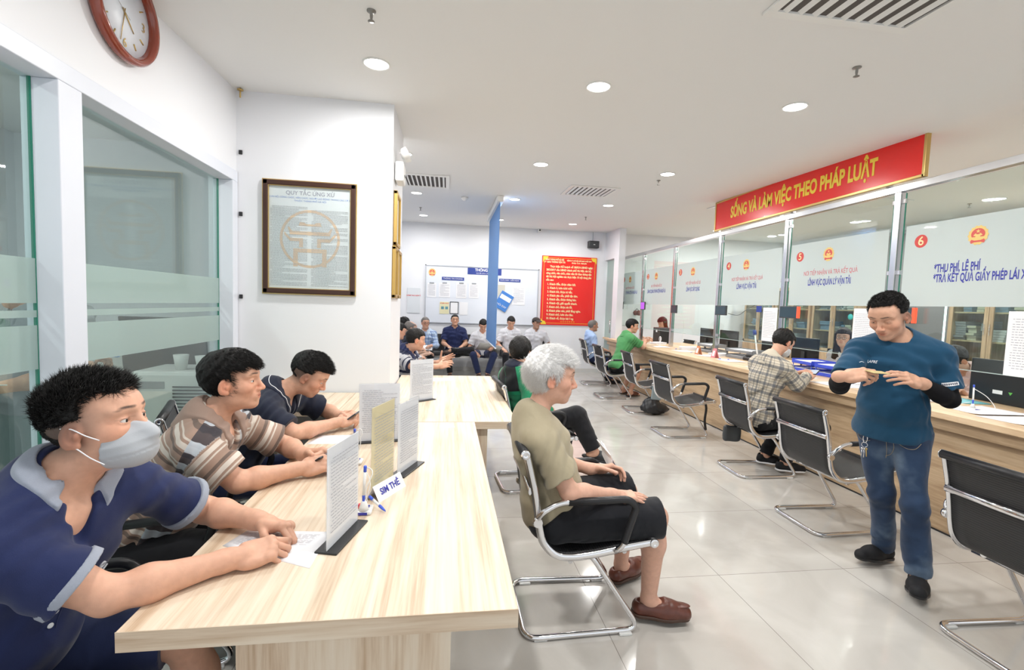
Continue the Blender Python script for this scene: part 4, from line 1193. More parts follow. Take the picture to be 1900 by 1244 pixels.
# framed code of conduct on the back wall
RB, UB = (1, 0, 0), (0, 0, 1)
pf = thing('framed_notice', 'framed code of conduct with dark brown frame and orange round emblem on the white wall', 'picture', (-1.075, YB - .001, 1.972))
pw, ph = .345, .435
MB().box((-pw, -.012, -ph), (pw, 0, ph)).build('sheet', mat('notice_paper', (.72, .76, .74), .55), pf)
fm = MB()
for a, b in (((-pw, -ph), (pw, -ph + .038)), ((-pw, ph - .038), (pw, ph)), ((-pw, -ph), (-pw + .038, ph)), ((pw - .038, -ph), (pw, ph))): fm.box((a[0], -.035, a[1]), (b[0], -.002, b[1]), .006)
fm.build('frame', mat('dark_walnut', (.055, .022, .014), .35), pf)
fm = MB()
for s_, d_ in ((.038, -.028), (-.004, -.020)):
    w2, h2 = pw - s_, ph - s_
    for a, b in (((-w2 - .004, -h2 - .004), (w2 + .004, -h2 + .004)), ((-w2 - .004, h2 - .004), (w2 + .004, h2 + .004)), ((-w2 - .004, -h2), (-w2 + .004, h2)), ((w2 - .004, -h2), (w2 + .004, h2))): fm.box((a[0], d_, a[1]), (b[0], d_ + .012, b[1]), .001)
fm.build('gilt_edge', M['gold'], pf)
em = MB(); ring(em, (.0, -.013, -.005), .205, .225, RB, UB, .0)
S = .24
def bar(pts): em.poly([(x * S, -.0131, y * S) for x, y in pts])
bar([(-.32, .52), (-.22, .52), (-.10, .46), (.10, .46), (.22, .52), (.32, .52), (.36, .40), (-.36, .40)])
bar([(-.66, .36), (-.56, .22), (.56, .22), (.66, .36), (.70, .34), (.62, .10), (-.62, .10), (-.70, .34)])
bar([(-.80, .20), (-.62, .00), (-.22, .00), (-.22, -.30), (-.34, -.30), (-.34, -.10), (-.62, -.10), (-.80, .10)])
bar([(.80, .20), (.62, .00), (.22, .00), (.22, -.30), (.34, -.30), (.34, -.10), (.62, -.10), (.80, .10)])
bar([(-.52, -.34), (.52, -.34), (.52, -.92), (.38, -.92), (.38, -.46), (-.38, -.46), (-.38, -.92), (-.52, -.92)])
em.build('emblem', mat('pale_orange_print', (.74, .56, .38), .6), pf)
text('title', 'QUY TẮC ỨNG XỬ', .042, (0, -.0135, .345), RB, UB, M['greyink'], pf, offset=.0005)
text('subtitle', 'CỦA CÁN BỘ, CÔNG CHỨC, VIÊN CHỨC, NGƯỜI LAO ĐỘNG TRONG CÁC CƠ QUAN', .0175, (0, -.0135, .310), RB, UB, M['lightblueink'], pf)
text('subtitle', 'THUỘC THÀNH PHỐ HÀ NỘI', .018, (0, -.0135, .287), RB, UB, M['lightblueink'], pf)
il = MB(); ink_lines(il, (-.295, -.0135, -.375), RB, UB, .275, .62, 58, 1, fill=.30); ink_lines(il, (.01, -.0135, -.375), RB, UB, .275, .60, 56, 2, fill=.30)
il.build('printed_text', mat('notice_print', (.42, .43, .43), .7), pf)
g_ = MB().box((-pw + .04, -.0165, -ph + .04), (pw - .04, -.015, ph - .04)).build('glass', M['acrylic'], pf)
# cracks, cable clips and a nail on the walls
for z, lab in ((2.60, 'small black cable clip, upper one of those in the wall corner'), (2.135, 'small black cable clip, middle one of those in the wall corner'), (1.50, 'small black cable clip, lowest one in the wall corner')):
    tag(MB().box((XL + .02, YB - .012, z - .016), (XL + .045, YB, z + .016), .003).build('cable_clip', M['black_plastic']), lab, 'clip', 'cable clips in the corner')
nl = MB(); nl.tube([(XL + .05, YB - .05, cz(3.9)), (XL + .05, YB - .05, cz(3.9) - .07)], .006); nl.lathe([(.022, -.012), (.022, -.018), (.006, -.02)], (XL + .05, YB - .05, cz(3.9)), 12)
tag(nl.build('ceiling_hook', M['gold']), 'small brass hook hanging from the ceiling corner', 'hook')
# clock
ck = thing('wall_clock', 'round wall clock with a glossy reddish wooden rim high on the left wall', 'clock', (XL + .002, 2.632, 2.872))
Ry = Matrix.Rotation(PI / 2, 3, 'Y')
MB().lathe([(.17, 0), (.222, 0), (.236, .02), (.236, .042), (.222, .058), (.207, .055), (.198, .040), (.195, .018)], (0, 0, 0), 64, Ry, cap=False).build('rim', mat('mahogany', (.25, .045, .022), .15, coat=.6), ck)
MB().lathe([(.001, .02), (.199, .02), (.199, .012), (.001, .012)], (0, 0, 0), 64, Ry).build('dial', mat('dial_white', (.74, .78, .84), .35), ck)
RC, UC = (0, 1, 0), (0, 0, 1)
m = MB()
for k in range(12):
    if k in (3, 6, 9, 0): continue
    a = k * PI / 6; d = Vector((0, math.sin(a), math.cos(a))); MB().tube([Vector((.0215, 0, 0)) + d * .135, Vector((.0215, 0, 0)) + d * .165], .0035, 6).build('hour_mark', M['gold'], ck)
for k, tx in ((3, '3'), (6, '6'), (9, '9'), (0, '12')):
    a = k * PI / 6; text('numeral', tx, .062, (.0225, math.sin(a) * .145, math.cos(a) * .145), RC, UC, M['gold'], ck)
m = MB(); 
for a, l, w_ in ((math.radians(137), .095, .004), (math.radians(193), .15, .003)):
    m.box((.023, -w_, -.02), (.0245, w_, l), 0, None) if False else m.tube([(.024, -math.sin(a) * .02, -math.cos(a) * .02), (.024, math.sin(a) * l, math.cos(a) * l)], [w_ * .8, w_ * .5], 6)
m.build('hand', M['gold'], ck)
a = math.radians(298); MB().tube([(.0265, -math.sin(a) * .04, -math.cos(a) * .04), (.0265, math.sin(a) * .15, math.cos(a) * .15)], .0011, 5).build('second_hand', mat('hand_steel', (.3, .3, .32), .3, .8), ck)
# poster stuck on the left pane
ps = thing('glass_poster', 'white poster with a blue ornamental border on the left glass pane', 'poster', (XG + .012, 1.68, 1.99))
MB().box((0, -.36, -.39), (.003, .35, .40)).build('sheet', M['paper'], ps)
m = MB()
for s_ in (.028, .040):
    for a, b in (((-.36 + s_, -.39 + s_), (.35 - s_, -.39 + s_ + .005)), ((-.36 + s_, .40 - s_ - .005), (.35 - s_, .40 - s_)), ((-.36 + s_, -.39 + s_), (-.355 + s_, .40 - s_)), ((.345 - s_, -.39 + s_), (.35 - s_, .40 - s_))): m.quad((.0036, a[0], a[1]), (.0036, b[0], a[1]), (.0036, b[0], b[1]), (.0036, a[0], b[1]))
for cy in (-.325, .312):
    for cz_ in (-.352, .362):
        for k in range(3):
            pts = [(.0045, cy + (.034 - .004 * t) * math.cos(t + k * 2.1) * (t / 7 + .1), cz_ + .034 * math.sin(t + k * 2.1) * (t / 7 + .1)) for t in np.linspace(0, 5.2, 14)]
            m.tube(pts, .0028, 5)
m.build('border', mat('border_blue', (.13, .34, .78), .5), ps)
# gilt frames, lamp and camera on the side of the wall block
for (y0, y1, z0, z1, lab) in ((3.99, 4.30, 1.965, 2.41, 'upper gilt picture frame seen edge-on at the wall corner'), (3.95, 4.17, 1.53, 1.955, 'lower gilt picture frame nearer the wall corner'), (4.20, 4.46, 1.53, 1.95, 'lower gilt picture frame farther along, beside its twin')):
    t = thing('gilt_frame', lab, 'picture', (-.449, (y0 + y1) / 2, (z0 + z1) / 2), 0, 'gilt frames round the corner')
    hy, hz = (y1 - y0) / 2, (z1 - z0) / 2; f = MB()
    for a, b in (((-hy, -hz), (hy, -hz + .03)), ((-hy, hz - .03), (hy, hz)), ((-hy, -hz), (-hy + .03, hz)), ((hy - .03, -hz), (hy, hz))): f.box((0, a[0], a[1]), (.03, b[0], b[1]), .005)
    f.build('frame', M['goldframe'], t); MB().box((.001, -hy + .03, -hz + .03), (.012, hy - .03, hz - .03)).build('certificate', mat('certificate', (.70, .66, .52), .5), t)
el = thing('emergency_lamp', 'white twin emergency lamp fixed at the top of the wall corner', 'lamp', (-.445, 4.1, 2.60))
MB().box((0, -.10, -.11), (.07, .10, .05), .015).build('case', M['white_plastic'], el)
hh_ = MB()
for sy in (-.05, .05): hh_.lathe([(.02, -.02), (.045, .0), (.05, .04), (.042, .045)], (.06, sy, .12), 20, Matrix.Rotation(1.1, 3, 'Y'))
hh_.build('lamp_head', M['white_plastic'], el)
m = MB(); [m.lathe([(.007, 0), (.007, .003)], (.07, -.03 + .03 * k, -.05), 8, Ry) for k in range(3)]; m.build('socket_hole', M['dark_plastic'], el)
cm = thing('dome_camera', 'small white dome camera on the ceiling left of the blue blind', 'camera', (.24, 7.42, cz(7.42)))
MB().lathe([(.055, 0), (.058, -.02), (.04, -.04), (.02, -.055), (.002, -.058)], (0, 0, 0), 20).build('dome', M['white_plastic'], cm)
cm = thing('bullet_camera', 'small white box camera at the top of the far wall', 'camera', (2.02, 10.44, 3.19))
MB().box((-.035, -.06, -.04), (.035, .05, .04), .008).build('housing', M['white_plastic'], cm); MB().lathe([(.018, 0), (.018, .01)], (0, -.06, 0), 14, Matrix.Rotation(PI / 2, 3, 'X')).build('lens', M['black_plastic'], cm)
# blue roller blind hanging from the ceiling
bl = thing('roller_blind', 'tall narrow blue roller blind hanging edge-on from the ceiling', 'blind', (.765, 8.02, 0))
MB().box((-.002, -.86, .83), (.003, .88, 3.09)).build('fabric', mat('blue_blind_cloth', (.105, .25, .54), .7, bump=(300, .3, .002)), bl)
MB().box((-.05, -.92, 3.055), (.05, .92, 3.14), .01).build('cassette', M['white_plastic'], bl)
MB().tube([(0, -.86, .83), (0, .88, .83)], .012, 8).build('bottom_bar', M['aluminium'], bl)
# whiteboard on the far wall
wb = thing('whiteboard', 'wide whiteboard with an aluminium edge on the far wall behind the bench', 'whiteboard', (.79, YF - .002, 1.69))
MB().box((-1.25, -.02, -.62), (1.25, 0, .625)).build('board', mat('whiteboard_face', (.73, .765, .83), .35), wb)
f = MB()
for a, b in (((-1.27, -.64), (1.27, -.615)), ((-1.27, .615), (1.27, .64)), ((-1.27, -.64), (-1.245, .64)), ((1.245, -.64), (1.27, .64))): f.box((a[0], -.032, a[1]), (b[0], -.005, b[1]), .003)
f.build('edge', mat('board_edge', (.5, .52, .56), .35, .6), wb)
f = MB(); [f.box((x - .012, -.034, z - .012), (x + .012, -.004, z + .012), .002) for x in (-1.26, 1.26) for z in (-.63, .63)]; f.build('corner_cap', M['dark_plastic'], wb)
Yw = YF - .026
def sign(x0, x1, z0, z1, m, lab, cat, name='paper_notice', grp=None):
    t = thing(name, lab, cat, ((x0 + x1) / 2, Yw, (z0 + z1) / 2), 0, grp)
    MB().box((-(x1 - x0) / 2, -.002, -(z1 - z0) / 2), ((x1 - x0) / 2, .002, (z1 - z0) / 2)).build('sheet', m, t); return t
t = sign(.445, 1.20, 2.155, 2.30, M['navysign'], 'navy title strip with white letters at the top of the whiteboard', 'sign', 'title_strip')
text('lettering', 'THÔNG TIN', .085, (0, -.003, .025), RB, UB, M['paper'], t, squeeze=.9, offset=.002); text('lettering', 'NGƯỜI DÂN CẦN BIẾT', .036, (0, -.003, -.045), RB, UB, M['paper'], t)
t = sign(-.115, .37, 2.005, 2.075, M['navysign'], 'small navy heading strip on the left half of the whiteboard', 'sign', 'title_strip'); text('lettering', 'THÔNG TIN CHUNG', .045, (0, -.003, 0), RB, UB, M['paper'], t)
t = sign(1.15, 1.635, 2.02, 2.085, M['navysign'], 'small navy heading strip on the right half of the whiteboard', 'sign', 'title_strip'); text('lettering', 'PHẢN ÁNH - KIẾN NGHỊ', .038, (0, -.003, 0), RB, UB, M['paper'], t)
t = thing('emblem_badge', 'round gold and red emblem at the top left of the whiteboard', 'badge', (-.33, Yw, 2.165)); emblem(t, (0, 0, 0), .082, RB, UB)
pl = [(-.43, -.235, 1.62, 1.93), (-.175, .07, 1.625, 1.94), (.20, .43, 1.62, 1.95), (.485, .70, 1.63, 1.95)]; pn = ['first', 'second', 'third', 'fourth']
for k, (x0, x1, z0, z1) in enumerate(pl):
    t = sign(x0, x1, z0, z1, M['paper'], f'{pn[k]} printed sheet from the left in the upper row on the whiteboard', 'notice', grp='sheets clipped to the whiteboard')
    ink_lines(b_ := MB(), (-(x1 - x0) / 2 + .02, -.003, -(z1 - z0) / 2 + .03), RB, UB, (x1 - x0) - .04, z1 - z0 - .06, 14, k, fill=.28); b_.build('printed_text', M['greyink'], t)
    MB().box((-.05, -.010, (z1 - z0) / 2 - .012), (.05, -.003, (z1 - z0) / 2 + .014), .002).build('clip', M['grey_plastic'], t)
t = sign(.29, .47, 1.25, 1.53, M['paper'], 'pale sheet with a red seal in the lower row on the whiteboard', 'notice')
t = sign(1.455, 1.75, 1.51, 1.93, M['paper'], 'printed sheet at the right of the whiteboard beside the blue folder', 'notice'); ink_lines(b_ := MB(), (-.12, -.003, -.17), RB, UB, .24, .34, 16, 9, fill=.25); b_.build('printed_text', M['greyink'], t)
t = sign(-.15, .055, 1.26, 1.525, mat('yellow_paper', (.74, .70, .45), .6), 'yellow leaflet with two blue blocks in the lower row on the whiteboard', 'leaflet', 'leaflet')
text('lettering', 'SỐ ĐIỆN THOẠI', .026, (0, -.003, .10), RB, UB, M['redink'], t, offset=.001); b_ = MB(); b_.box((-.07, -.004, -.03), (-.01, -.002, .03)); b_.box((.02, -.004, -.03), (.08, -.002, .03)); b_.build('picture', mat('teal_print', (.12, .30, .36), .6), t)
t = sign(.075, .26, 1.265, 1.535, M['paper'], 'white card in a dark frame in the lower row on the whiteboard', 'card', 'framed_card'); f = MB()
for a, b in (((-.095, -.135), (.095, -.12)), ((-.095, .12), (.095, .135)), ((-.095, -.135), (-.082, .135)), ((.082, -.135), (.095, .135))): f.box((a[0], -.008, a[1]), (b[0], 0, b[1]))
f.build('frame', M['dark_plastic'], t)
t = sign(1.13, 1.29, 1.60, 1.95, mat('tan_sheet', (.60, .58, .50), .6), 'sheet on a brown board half hidden behind the blue folder', 'notice')
t = thing('blue_folder', 'tilted blue folder with a white label hanging on the whiteboard', 'folder', (1.27, Yw - .012, 1.58)); t.rotation_euler = (0, .5, 0)
MB().box((-.15, -.012, -.20), (.15, .008, .20), .004).build('cover', mat('folder_blue', (.06, .22, .62), .5), t); MB().box((-.13, -.014, .03), (.13, -.011, .13)).build('label_sheet', M['paper'], t); text('lettering', 'HỎI ĐÁP', .06, (0, -.015, -.11), RB, UB, M['paper'], t)
t = thing('suggestion_holder', 'clear holder sheet with red words on the far wall left of the whiteboard', 'notice', (-.72, YF - .004, 1.53))
MB().box((-.14, -.012, -.27), (.14, 0, .28), .003).build('sheet', mat('clear_holder', (.70, .73, .76), .2), t); text('lettering', 'HÒM THƯ GÓP Ý', .038, (0, -.014, .11), RB, UB, M['redink'], t, offset=.001)
# red rules board
rb = thing('rules_board', 'tall red board of ten golden rules with yellow corners on the far wall', 'board', (2.76, YF - .002, 1.865))
MB().box((-.64, -.025, -.785), (.64, 0, .785), .003).build('panel', M['redpanel'], rb)
m = MB()
for a, b in (((-.60, -.745), (.60, -.738)), ((-.60, .738), (.60, .745)), ((-.60, -.745), (-.593, .745)), ((.593, -.745), (.60, .745))): m.quad((a[0], -.0262, a[1]), (b[0], -.0262, a[1]), (b[0], -.0262, b[1]), (a[0], -.0262, b[1]))
m.build('border_line', M['yellow'], rb)
m = MB()
for sx in (-1, 1):
    for sz in (-1, 1):
        m.poly([(sx * .625, -.0275, sz * .77), (sx * .50, -.0275, sz * .77), (sx * .53, -.0275, sz * .70), (sx * .60, -.0275, sz * .68), (sx * .625, -.0275, sz * .63)])
m.build('corner_ornament', M['yellow'], rb)
def rl(tx, z, sz, x=-.54, al='LEFT', w=None, mm='cream'):
    o = text('lettering', tx, sz, (x, -.028, z), RB, UB, M[mm], rb, align=al, offset=.0026, squeeze=.80)
    if w:
        xs_ = [v.co.x for v in o.data.vertices]; k = w / (max(xs_) - min(xs_)); a0 = min(xs_)
        for v in o.data.vertices: v.co.x = x + (v.co.x - a0) * k
rl('UBND THÀNH PHỐ HÀ NỘI', .70, .042, -.35, 'CENTER'); rl('SỞ GIAO THÔNG VẬN TẢI', .645, .050, -.35, 'CENTER')
rl('CỘNG HÒA XÃ HỘI CHỦ NGHĨA VIỆT NAM', .69, .036, .22, 'CENTER'); rl('Độc lập - Tự do - Hạnh phúc', .64, .036, .22, 'CENTER')
for k, (tx, w, x) in enumerate((('Thực hiện Kế hoạch số 38/KH-UBND ngày', 1.00, -.46), ('28/2/2017 của UBND thành phố Hà Nội, cán bộ,', 1.06, -.54), ('công chức, viên chức, nhân viên Sở Giao thông vận', 1.06, -.54), ('tải Hà Nội nghiêm túc thực hiện 10 nội dung yêu', 1.06, -.54), ('cầu sau:', .18, -.54))): rl(tx, .545 - k * .076, .062, x, 'LEFT', w)
for k, (tx, w) in enumerate((('1. Khách đến, được chào hỏi.', .66), ('2. Khách ở, luôn tươi cười.', .59), ('3. Khách hỏi, được tư vấn.', .59), ('4. Khách yêu cầu, phải tận tâm.', .72), ('5. Khách cần, được thông báo.', .69), ('6. Khách vội, giải quyết nhanh.', .71), ('7. Khách chờ, được xin lỗi.', .60), ('8. Khách phàn nàn, phải lắng nghe.', .80), ('9. Khách nhớ, luôn chu đáo.', .63), ('10. Khách về, được hài lòng.', .64))): rl(tx, .145 - k * .0865, .066, -.50, 'LEFT', w)
m = MB(); [ring(m, (.0 + k * .05, -.0275, -.70), .012, .016, RB, UB, 0, 10) for k in range(-3, 4)]; m.build('ornament', M['yellow'], rb)
sp_ = thing('wall_speaker', 'black wall speaker above the red rules board', 'speaker', (3.28, YF - .002, 2.94))
MB().box((-.12, -.14, -.08), (.12, 0, .08), .012).build('cabinet', M['black_plastic'], sp_); MB().box((-.105, -.146, -.065), (.105, -.139, .065), .004).build('grille', M['dark_plastic'], sp_); MB().box((-.02, -.149, -.012), (.02, -.146, .0)).build('badge', M['white_plastic'], sp_)
MB().tube([(0, -.02, .08), (0, -.015, .30)], .004, 6).build('cable', M['grey_plastic'], sp_)
# ---------------------------------------------------------------- writing tables
T1 = thing('writing_table', 'long light ash writing table nearest the camera, with sign holders on it', 'table', (-.257, 2.02, 0))
MB().box((-.453, -.918, .702), (.453, .930, .75), .002).build('tabletop', M['tabletop'], T1)
MB().box((-.453, -.9195, .7022), (.453, -.918, .7498)).build('edge_band', M['tablex'], T1)
for y in (-.76, .80): MB().box((-.27, y, 0), (.292, y + .025, .702)).build('panel_leg', M['tablev'], T1)
MB().box((-.012, -.735, .30), (.012, .80, .702)).build('modesty_panel', M['tablev'], T1)
T2 = thing('writing_table', 'wide light ash table standing crosswise behind the long one and round the wall corner', 'table', (-.1, 3.9, 0))
m = MB(); m.poly([(x + .1, y - 3.9, .702) for x, y in ((-.71, 2.957), (.475, 2.957), (.475, 4.87), (-.44, 4.87), (-.44, 3.905), (-.71, 3.905))], (0, 0, .048)); m.build('tabletop', M['tabletop'], T2)
MB().box((-.61, -.9445, .7022), (.575, -.943, .7498)).build('edge_band', M['tablex'], T2)
MB().box((.31, -.90, 0), (.385, .80, .702)).build('panel_leg', M['tablev'], T2)
MB().box((-.30, -.60, 0), (-.275, .80, .702)).build('panel_leg', M['tablev'], T2)
T3 = thing('writing_table', 'light ash table section against the white wall behind the man with the bowed head', 'table', (-1.0, 3.6, 0))
MB().box((-.35, -.31, .702), (.286, .305, .75), .002).build('tabletop', M['tabletop'], T3)
MB().box((-.33, -.25, 0), (-.305, .28, .702)).build('panel_leg', M['tablev'], T3)

# ---------------------------------------------------------------- cantilever chairs
M['mesh'] = bpy.data.materials.new('black_ribbed_mesh'); M['mesh'].use_nodes = True
def _mm():
    nt = M['mesh'].node_tree; b = nt.nodes['Principled BSDF']; tc = nd(nt, 'ShaderNodeTexCoord')
    a = nd(nt, 'ShaderNodeAttribute'); a.attribute_name = 'rib'
    w = mth(nt, 'SINE', mth(nt, 'MULTIPLY', a.outputs['Fac'], 560.0)); f = mth(nt, 'MULTIPLY_ADD', w, .5, .5)
    nt.links.new(mixc(nt, f, (.010, .010, .011), (.030, .030, .032)), b.inputs['Base Color']); b.inputs['Roughness'].default_value = .5
    bp = nd(nt, 'ShaderNodeBump', Strength=.5, Distance=.002); nt.links.new(f, bp.inputs['Height']); nt.links.new(bp.outputs['Normal'], b.inputs['Normal'])
_mm()
PROF = smooth_path([(-.297, 0, .862), (-.280, 0, .800), (-.258, 0, .715), (-.240, 0, .62), (-.226, 0, .53), (-.205, 0, .462), (-.150, 0, .405), (-.075, 0, .390), (.04, 0, .400), (.18, 0, .425), (.312, 0, .445)], 5)
def make_chair():
    t = thing('cantilever_chair', 'x', 'chair')
    for s in (-1, 1): MB().tube([p + Vector((0, s * .232, 0)) for p in PROF], .0175, 10, flat=.62, flatdir=(1, 0, .3)).build('side_frame', M['chrome'], t)
    m = MB(); G = []
    for i, p in enumerate(PROF): G.append([p + Vector((0, y, -.004 * (1 - (y / .22) ** 2))) for y in np.linspace(-.222, .222, 9)])
    m.sheet(G, .007); o = m.build('seat_sling', M['mesh'], t)
    d = [0.0]
    for a, b in zip(PROF, PROF[1:]): d.append(d[-1] + (b - a).length)
    P_ = np.array([tuple(p) for p in PROF]); at_ = o.data.attributes.new('rib', 'FLOAT', 'POINT')
    for v in o.data.vertices: at_.data[v.index].value = d[int(np.argmin((P_[:, 0] - v.co.x) ** 2 + (P_[:, 2] - v.co.z) ** 2))]
    for (p, nm) in ((PROF[0], 'top_roll'), (PROF[-1], 'front_roll')):
        m = MB(); m.tube([p + Vector((-.004, -.240, -.002)), p + Vector((-.004, .240, -.002))], .021, 16); r = m.build(nm, M['black_plastic'], t)
        for s in (-1, 1): MB().lathe([(.019, -.003), (.022, 0), (.019, .004), (.010, .005), (.006, .002)], p + Vector((-.004, s * .242, -.002)), 16, Matrix.Rotation(-s * PI / 2, 3, 'X')).build('end_cap', M['chrome'], r)
    m = MB(); m.tube([(-.275, -.235, .695), (-.268, 0, .690), (-.275, .235, .695)], .016, 8, flat=.45, flatdir=(0, 0, 1)); m.build('back_bar', M['chrome'], t)
    for x, z in ((-.08, .372), (.17, .408)): MB().tube([(x, -.235, z), (x, .235, z)], .011, 8).build('seat_bar', M['steel'], t)
    P = round_path([(-.10, -.175, .382), (.02, -.19, .388), (.275, -.205, .016), (-.272, -.225, .016), (-.272, .225, .016), (.275, .205, .016), (.02, .19, .388), (-.10, .175, .382)], .075, 7)
    MB().tube(P, .0125, 12).build('base_tube', M['chrome'], t)
    gm_ = mat('clear_glide', (.7, .7, .68), .3); [MB().box((x - .03, s * .214 - .016, 0), (x + .03, s * .214 + .016, .012), .003).build('floor_glide', gm_, t) for x in (-.20, .20) for s in (-1, 1)]
    for s in (-1, 1):
        y = s * .262
        A = round_path([(-.240, s * .240, .565), (-.225, y, .610), (-.150, y, .655), (.165, y, .662), (.205, y, .630), (.150, y, .450), (.120, s * .244, .415)], .045, 5)
        m = MB(); m.tube(A, .0125, 10, flatdir=(0, 1, 0)); m.lathe([(.020, -.012), (.024, 0), (.020, .012)], (-.238, s * .246, .562), 14, Matrix.Rotation(PI / 2, 3, 'X')); m.build('armrest', M['chrome'], t)
        B = [p for p in A if p.x > -.13 or p.z < .5]; B = [p for p in A if (p.x > -.11) and p.z > .46]
        arm = [o_ for o_ in t.children if o_.name.startswith('armrest')][-1]
        m = MB(); m.tube(B, .0165, 10, flatdir=(0, 1, 0)); m.build('arm_pad', M['black_plastic'], arm)
    return t
CH = make_chair(); CH_N = [0]
def chair(x, y, deg, label, grp=None):
    o = CH if CH_N[0] == 0 else copy_tree(CH); CH_N[0] += 1
    o.location = (x, y, 0); o.rotation_euler = (0, 0, math.radians(deg)); o['label'] = label
    if grp: o['group'] = grp
    return o
GC = 'chairs along the service counter'
chair(.655, 2.19, 0, 'black mesh chair with chrome frame under the white-haired man in the khaki t-shirt')
chair(.745, 3.84, 4, 'black mesh chair of the person in the green and black jacket')
chair(2.68, 1.66, 0, 'empty black chair cut by the right edge of the photo, nearest to the camera', GC)
chair(2.80, 2.98, 0, 'empty black chair at the counter right behind the standing man in blue', GC)
chair(2.97, 4.03, -3, 'black chair at the counter under the man in the plaid shirt', GC)
chair(2.86, 5.32, 0, 'empty black chair with a hanging strap, alone in the middle of the counter row', GC)
chair(2.94, 6.54, -4, 'black chair at the counter with dark bags set on it', GC)
chair(2.84, 7.60, 0, 'black chair at the counter behind the man in the green polo shirt', GC)
chair(2.96, 8.87, -4, 'farthest black chair of the counter row, under the man in the light blue shirt', GC)
chair(5.10, 5.12, 180, 'black chair of the clerk with long hair behind the counter'); chair(5.10, 3.58, 180, 'black chair of the clerk in pale pink behind the counter'); chair(4.95, 9.5, 180, 'black chair of the farthest clerk behind the counter')
GL = 'chairs at the left of the writing table'
chair(-1.10, 1.28, 8, 'black chair under the masked man in the navy polo shirt', GL)
chair(-1.13, 2.10, 14, 'black chair under the man in the brown striped shirt', GL)
chair(-1.22, 2.86, 22, 'black chair under the man in black polo who looks at his phone', GL)
chair(-.50, 5.40, -12, 'black chair beyond the cross table, under the man in the banded polo', GL)

# ---------------------------------------------------------------- waiting bench of four seats
def bench(name, label, loc, rz, n, w=.56):
    t = thing(name, label, 'bench', loc, rz)
    L_ = n * w
    m = MB(); m.box((-L_ / 2 - .05, -.03, .34), (L_ / 2 + .05, .03, .39), .005); m.build('beam', M['steel'], t)
    for x in (-L_ / 2 + .25, L_ / 2 - .25):
        m = MB(); m.tube(round_path([(x, -.30, .015), (x, -.02, .04), (x, .0, .36)], .05), .02, 8); m.tube([(x, 0, .04), (x, .27, .015)], .02, 8); m.build('leg', M['steel'], t)
    for k in range(n):
        x = -L_ / 2 + (k + .5) * w
        pr = smooth_path([(0, -.24, .435), (0, -.15, .425), (0, .0, .415), (0, .14, .42), (0, .20, .47), (0, .235, .60), (0, .265, .74), (0, .285, .83)], 4)
        G = [[p + Vector((x + u, 0, 0)) for u in np.linspace(-w / 2 + .03, w / 2 - .03, 5)] for p in pr]
        MB().sheet(G, .022).build('seat', M['black_plastic'], t)
    for k in range(n + 1):
        x = -L_ / 2 + k * w
        m = MB(); m.tube(round_path([(x, .16, .40), (x, .18, .62), (x, -.16, .64), (x, -.14, .40)], .05), .014, 8, flatdir=(1, 0, 0)); m.build('armrest', M['chrome'], t)
    return t
bench('waiting_bench', 'long black waiting bench with chrome arms below the whiteboard', (.85, 9.98, 0), 0, 5)
bench('waiting_bench', 'black waiting bench along the left wall, mostly hidden by seated people', (-1.02, 8.15, 0), PI / 2, 4)

# ---------------------------------------------------------------- on the writing tables
def holder(a, b, h, label, sheet, base=True, seed=0, rows=22, lean=0.0, back='paper'):
    """upright acrylic sign holder between floor points a and b of the tabletop"""
    a = Vector((*a, .75)); b = Vector((*b, .75)); c = (a + b) / 2; r = (b - a).normalized(); w = (b - a).length
    t = thing('sign_holder', label, 'sign', c, math.atan2(r.y, r.x))
    if base: MB().box((-w / 2 - .005, -.035, 0), (w / 2 + .005, .035, .006), .002).build('base', M['black_plastic'], t)
    p = MB(); p.box((-w / 2, -.004, .005), (w / 2, -.0015, h), 0); p.box((-w / 2, .0015, .005), (w / 2, .004, h), 0); p.build('acrylic_cover', M['acrylic'], t)
    MB().box((-w / 2 + .003, -.001, .007), (w / 2 - .003, .001, h - .004)).build('sheet', M[sheet], t)
    for sgn, sd in ((-1, seed), (1, seed + 50)):
        q = MB(); org = (-w / 2 * .84, -.0045, .05) if sgn < 0 else (w / 2 * .84, .0045, .05)
        ink_lines(q, org, (-sgn, 0, 0), (0, 0, 1), w * .84, h * .74, rows, sd, fill=.22, gap=.5); q.build('printed_text', M['greyink'], t)
    return t
M['yellowsheet'] = mat('pale_yellow_paper', (.78, .68, .42), .6)
holder((-.335, 1.40), (-.282, 1.606), .318, 'upright clear sign holder with white sheet nearest the camera, by the masked man\'s paper', 'paper', seed=1)
holder((-.268, 1.79), (-.205, 1.985), .352, 'upright sign holder with a pale yellow sheet beside the pen stand', 'yellowsheet', base=False, seed=2)
h3 = holder((-.192, 2.01), (-.118, 2.20), .318, 'upright sign holder with a white printed chart right behind the yellow one', 'paper', seed=3)
holder((-.444, 2.519), (-.235, 2.565), .315, 'upright white printed notice in front of the man with the phone', 'paper', seed=4)
holder((-.258, 3.53), (-.088, 3.665), .322, 'upright white printed notice standing alone on the far cross table', 'paper', seed=5)
ft = thing('folded_card', 'small folded white card with blue letters at the foot of the yellow sign holder', 'card', (-.215, 1.845, .75), math.radians(62))
m = MB(); m.poly([(-.09, -.03, 0), (.09, -.03, 0), (.09, .0, .055), (-.09, .0, .055)], (0, .0012, .0004)); m.poly([(-.09, .03, 0), (.09, .03, 0), (.09, .0, .055), (-.09, .0, .055)], (0, -.0012, .0004)); m.build('card', M['paper'], ft)
text('lettering', 'SIM THẺ', .034, (.0, -.0165, .028), (1, 0, 0), (0, .48, .88), M['blueink'], ft, offset=.001)
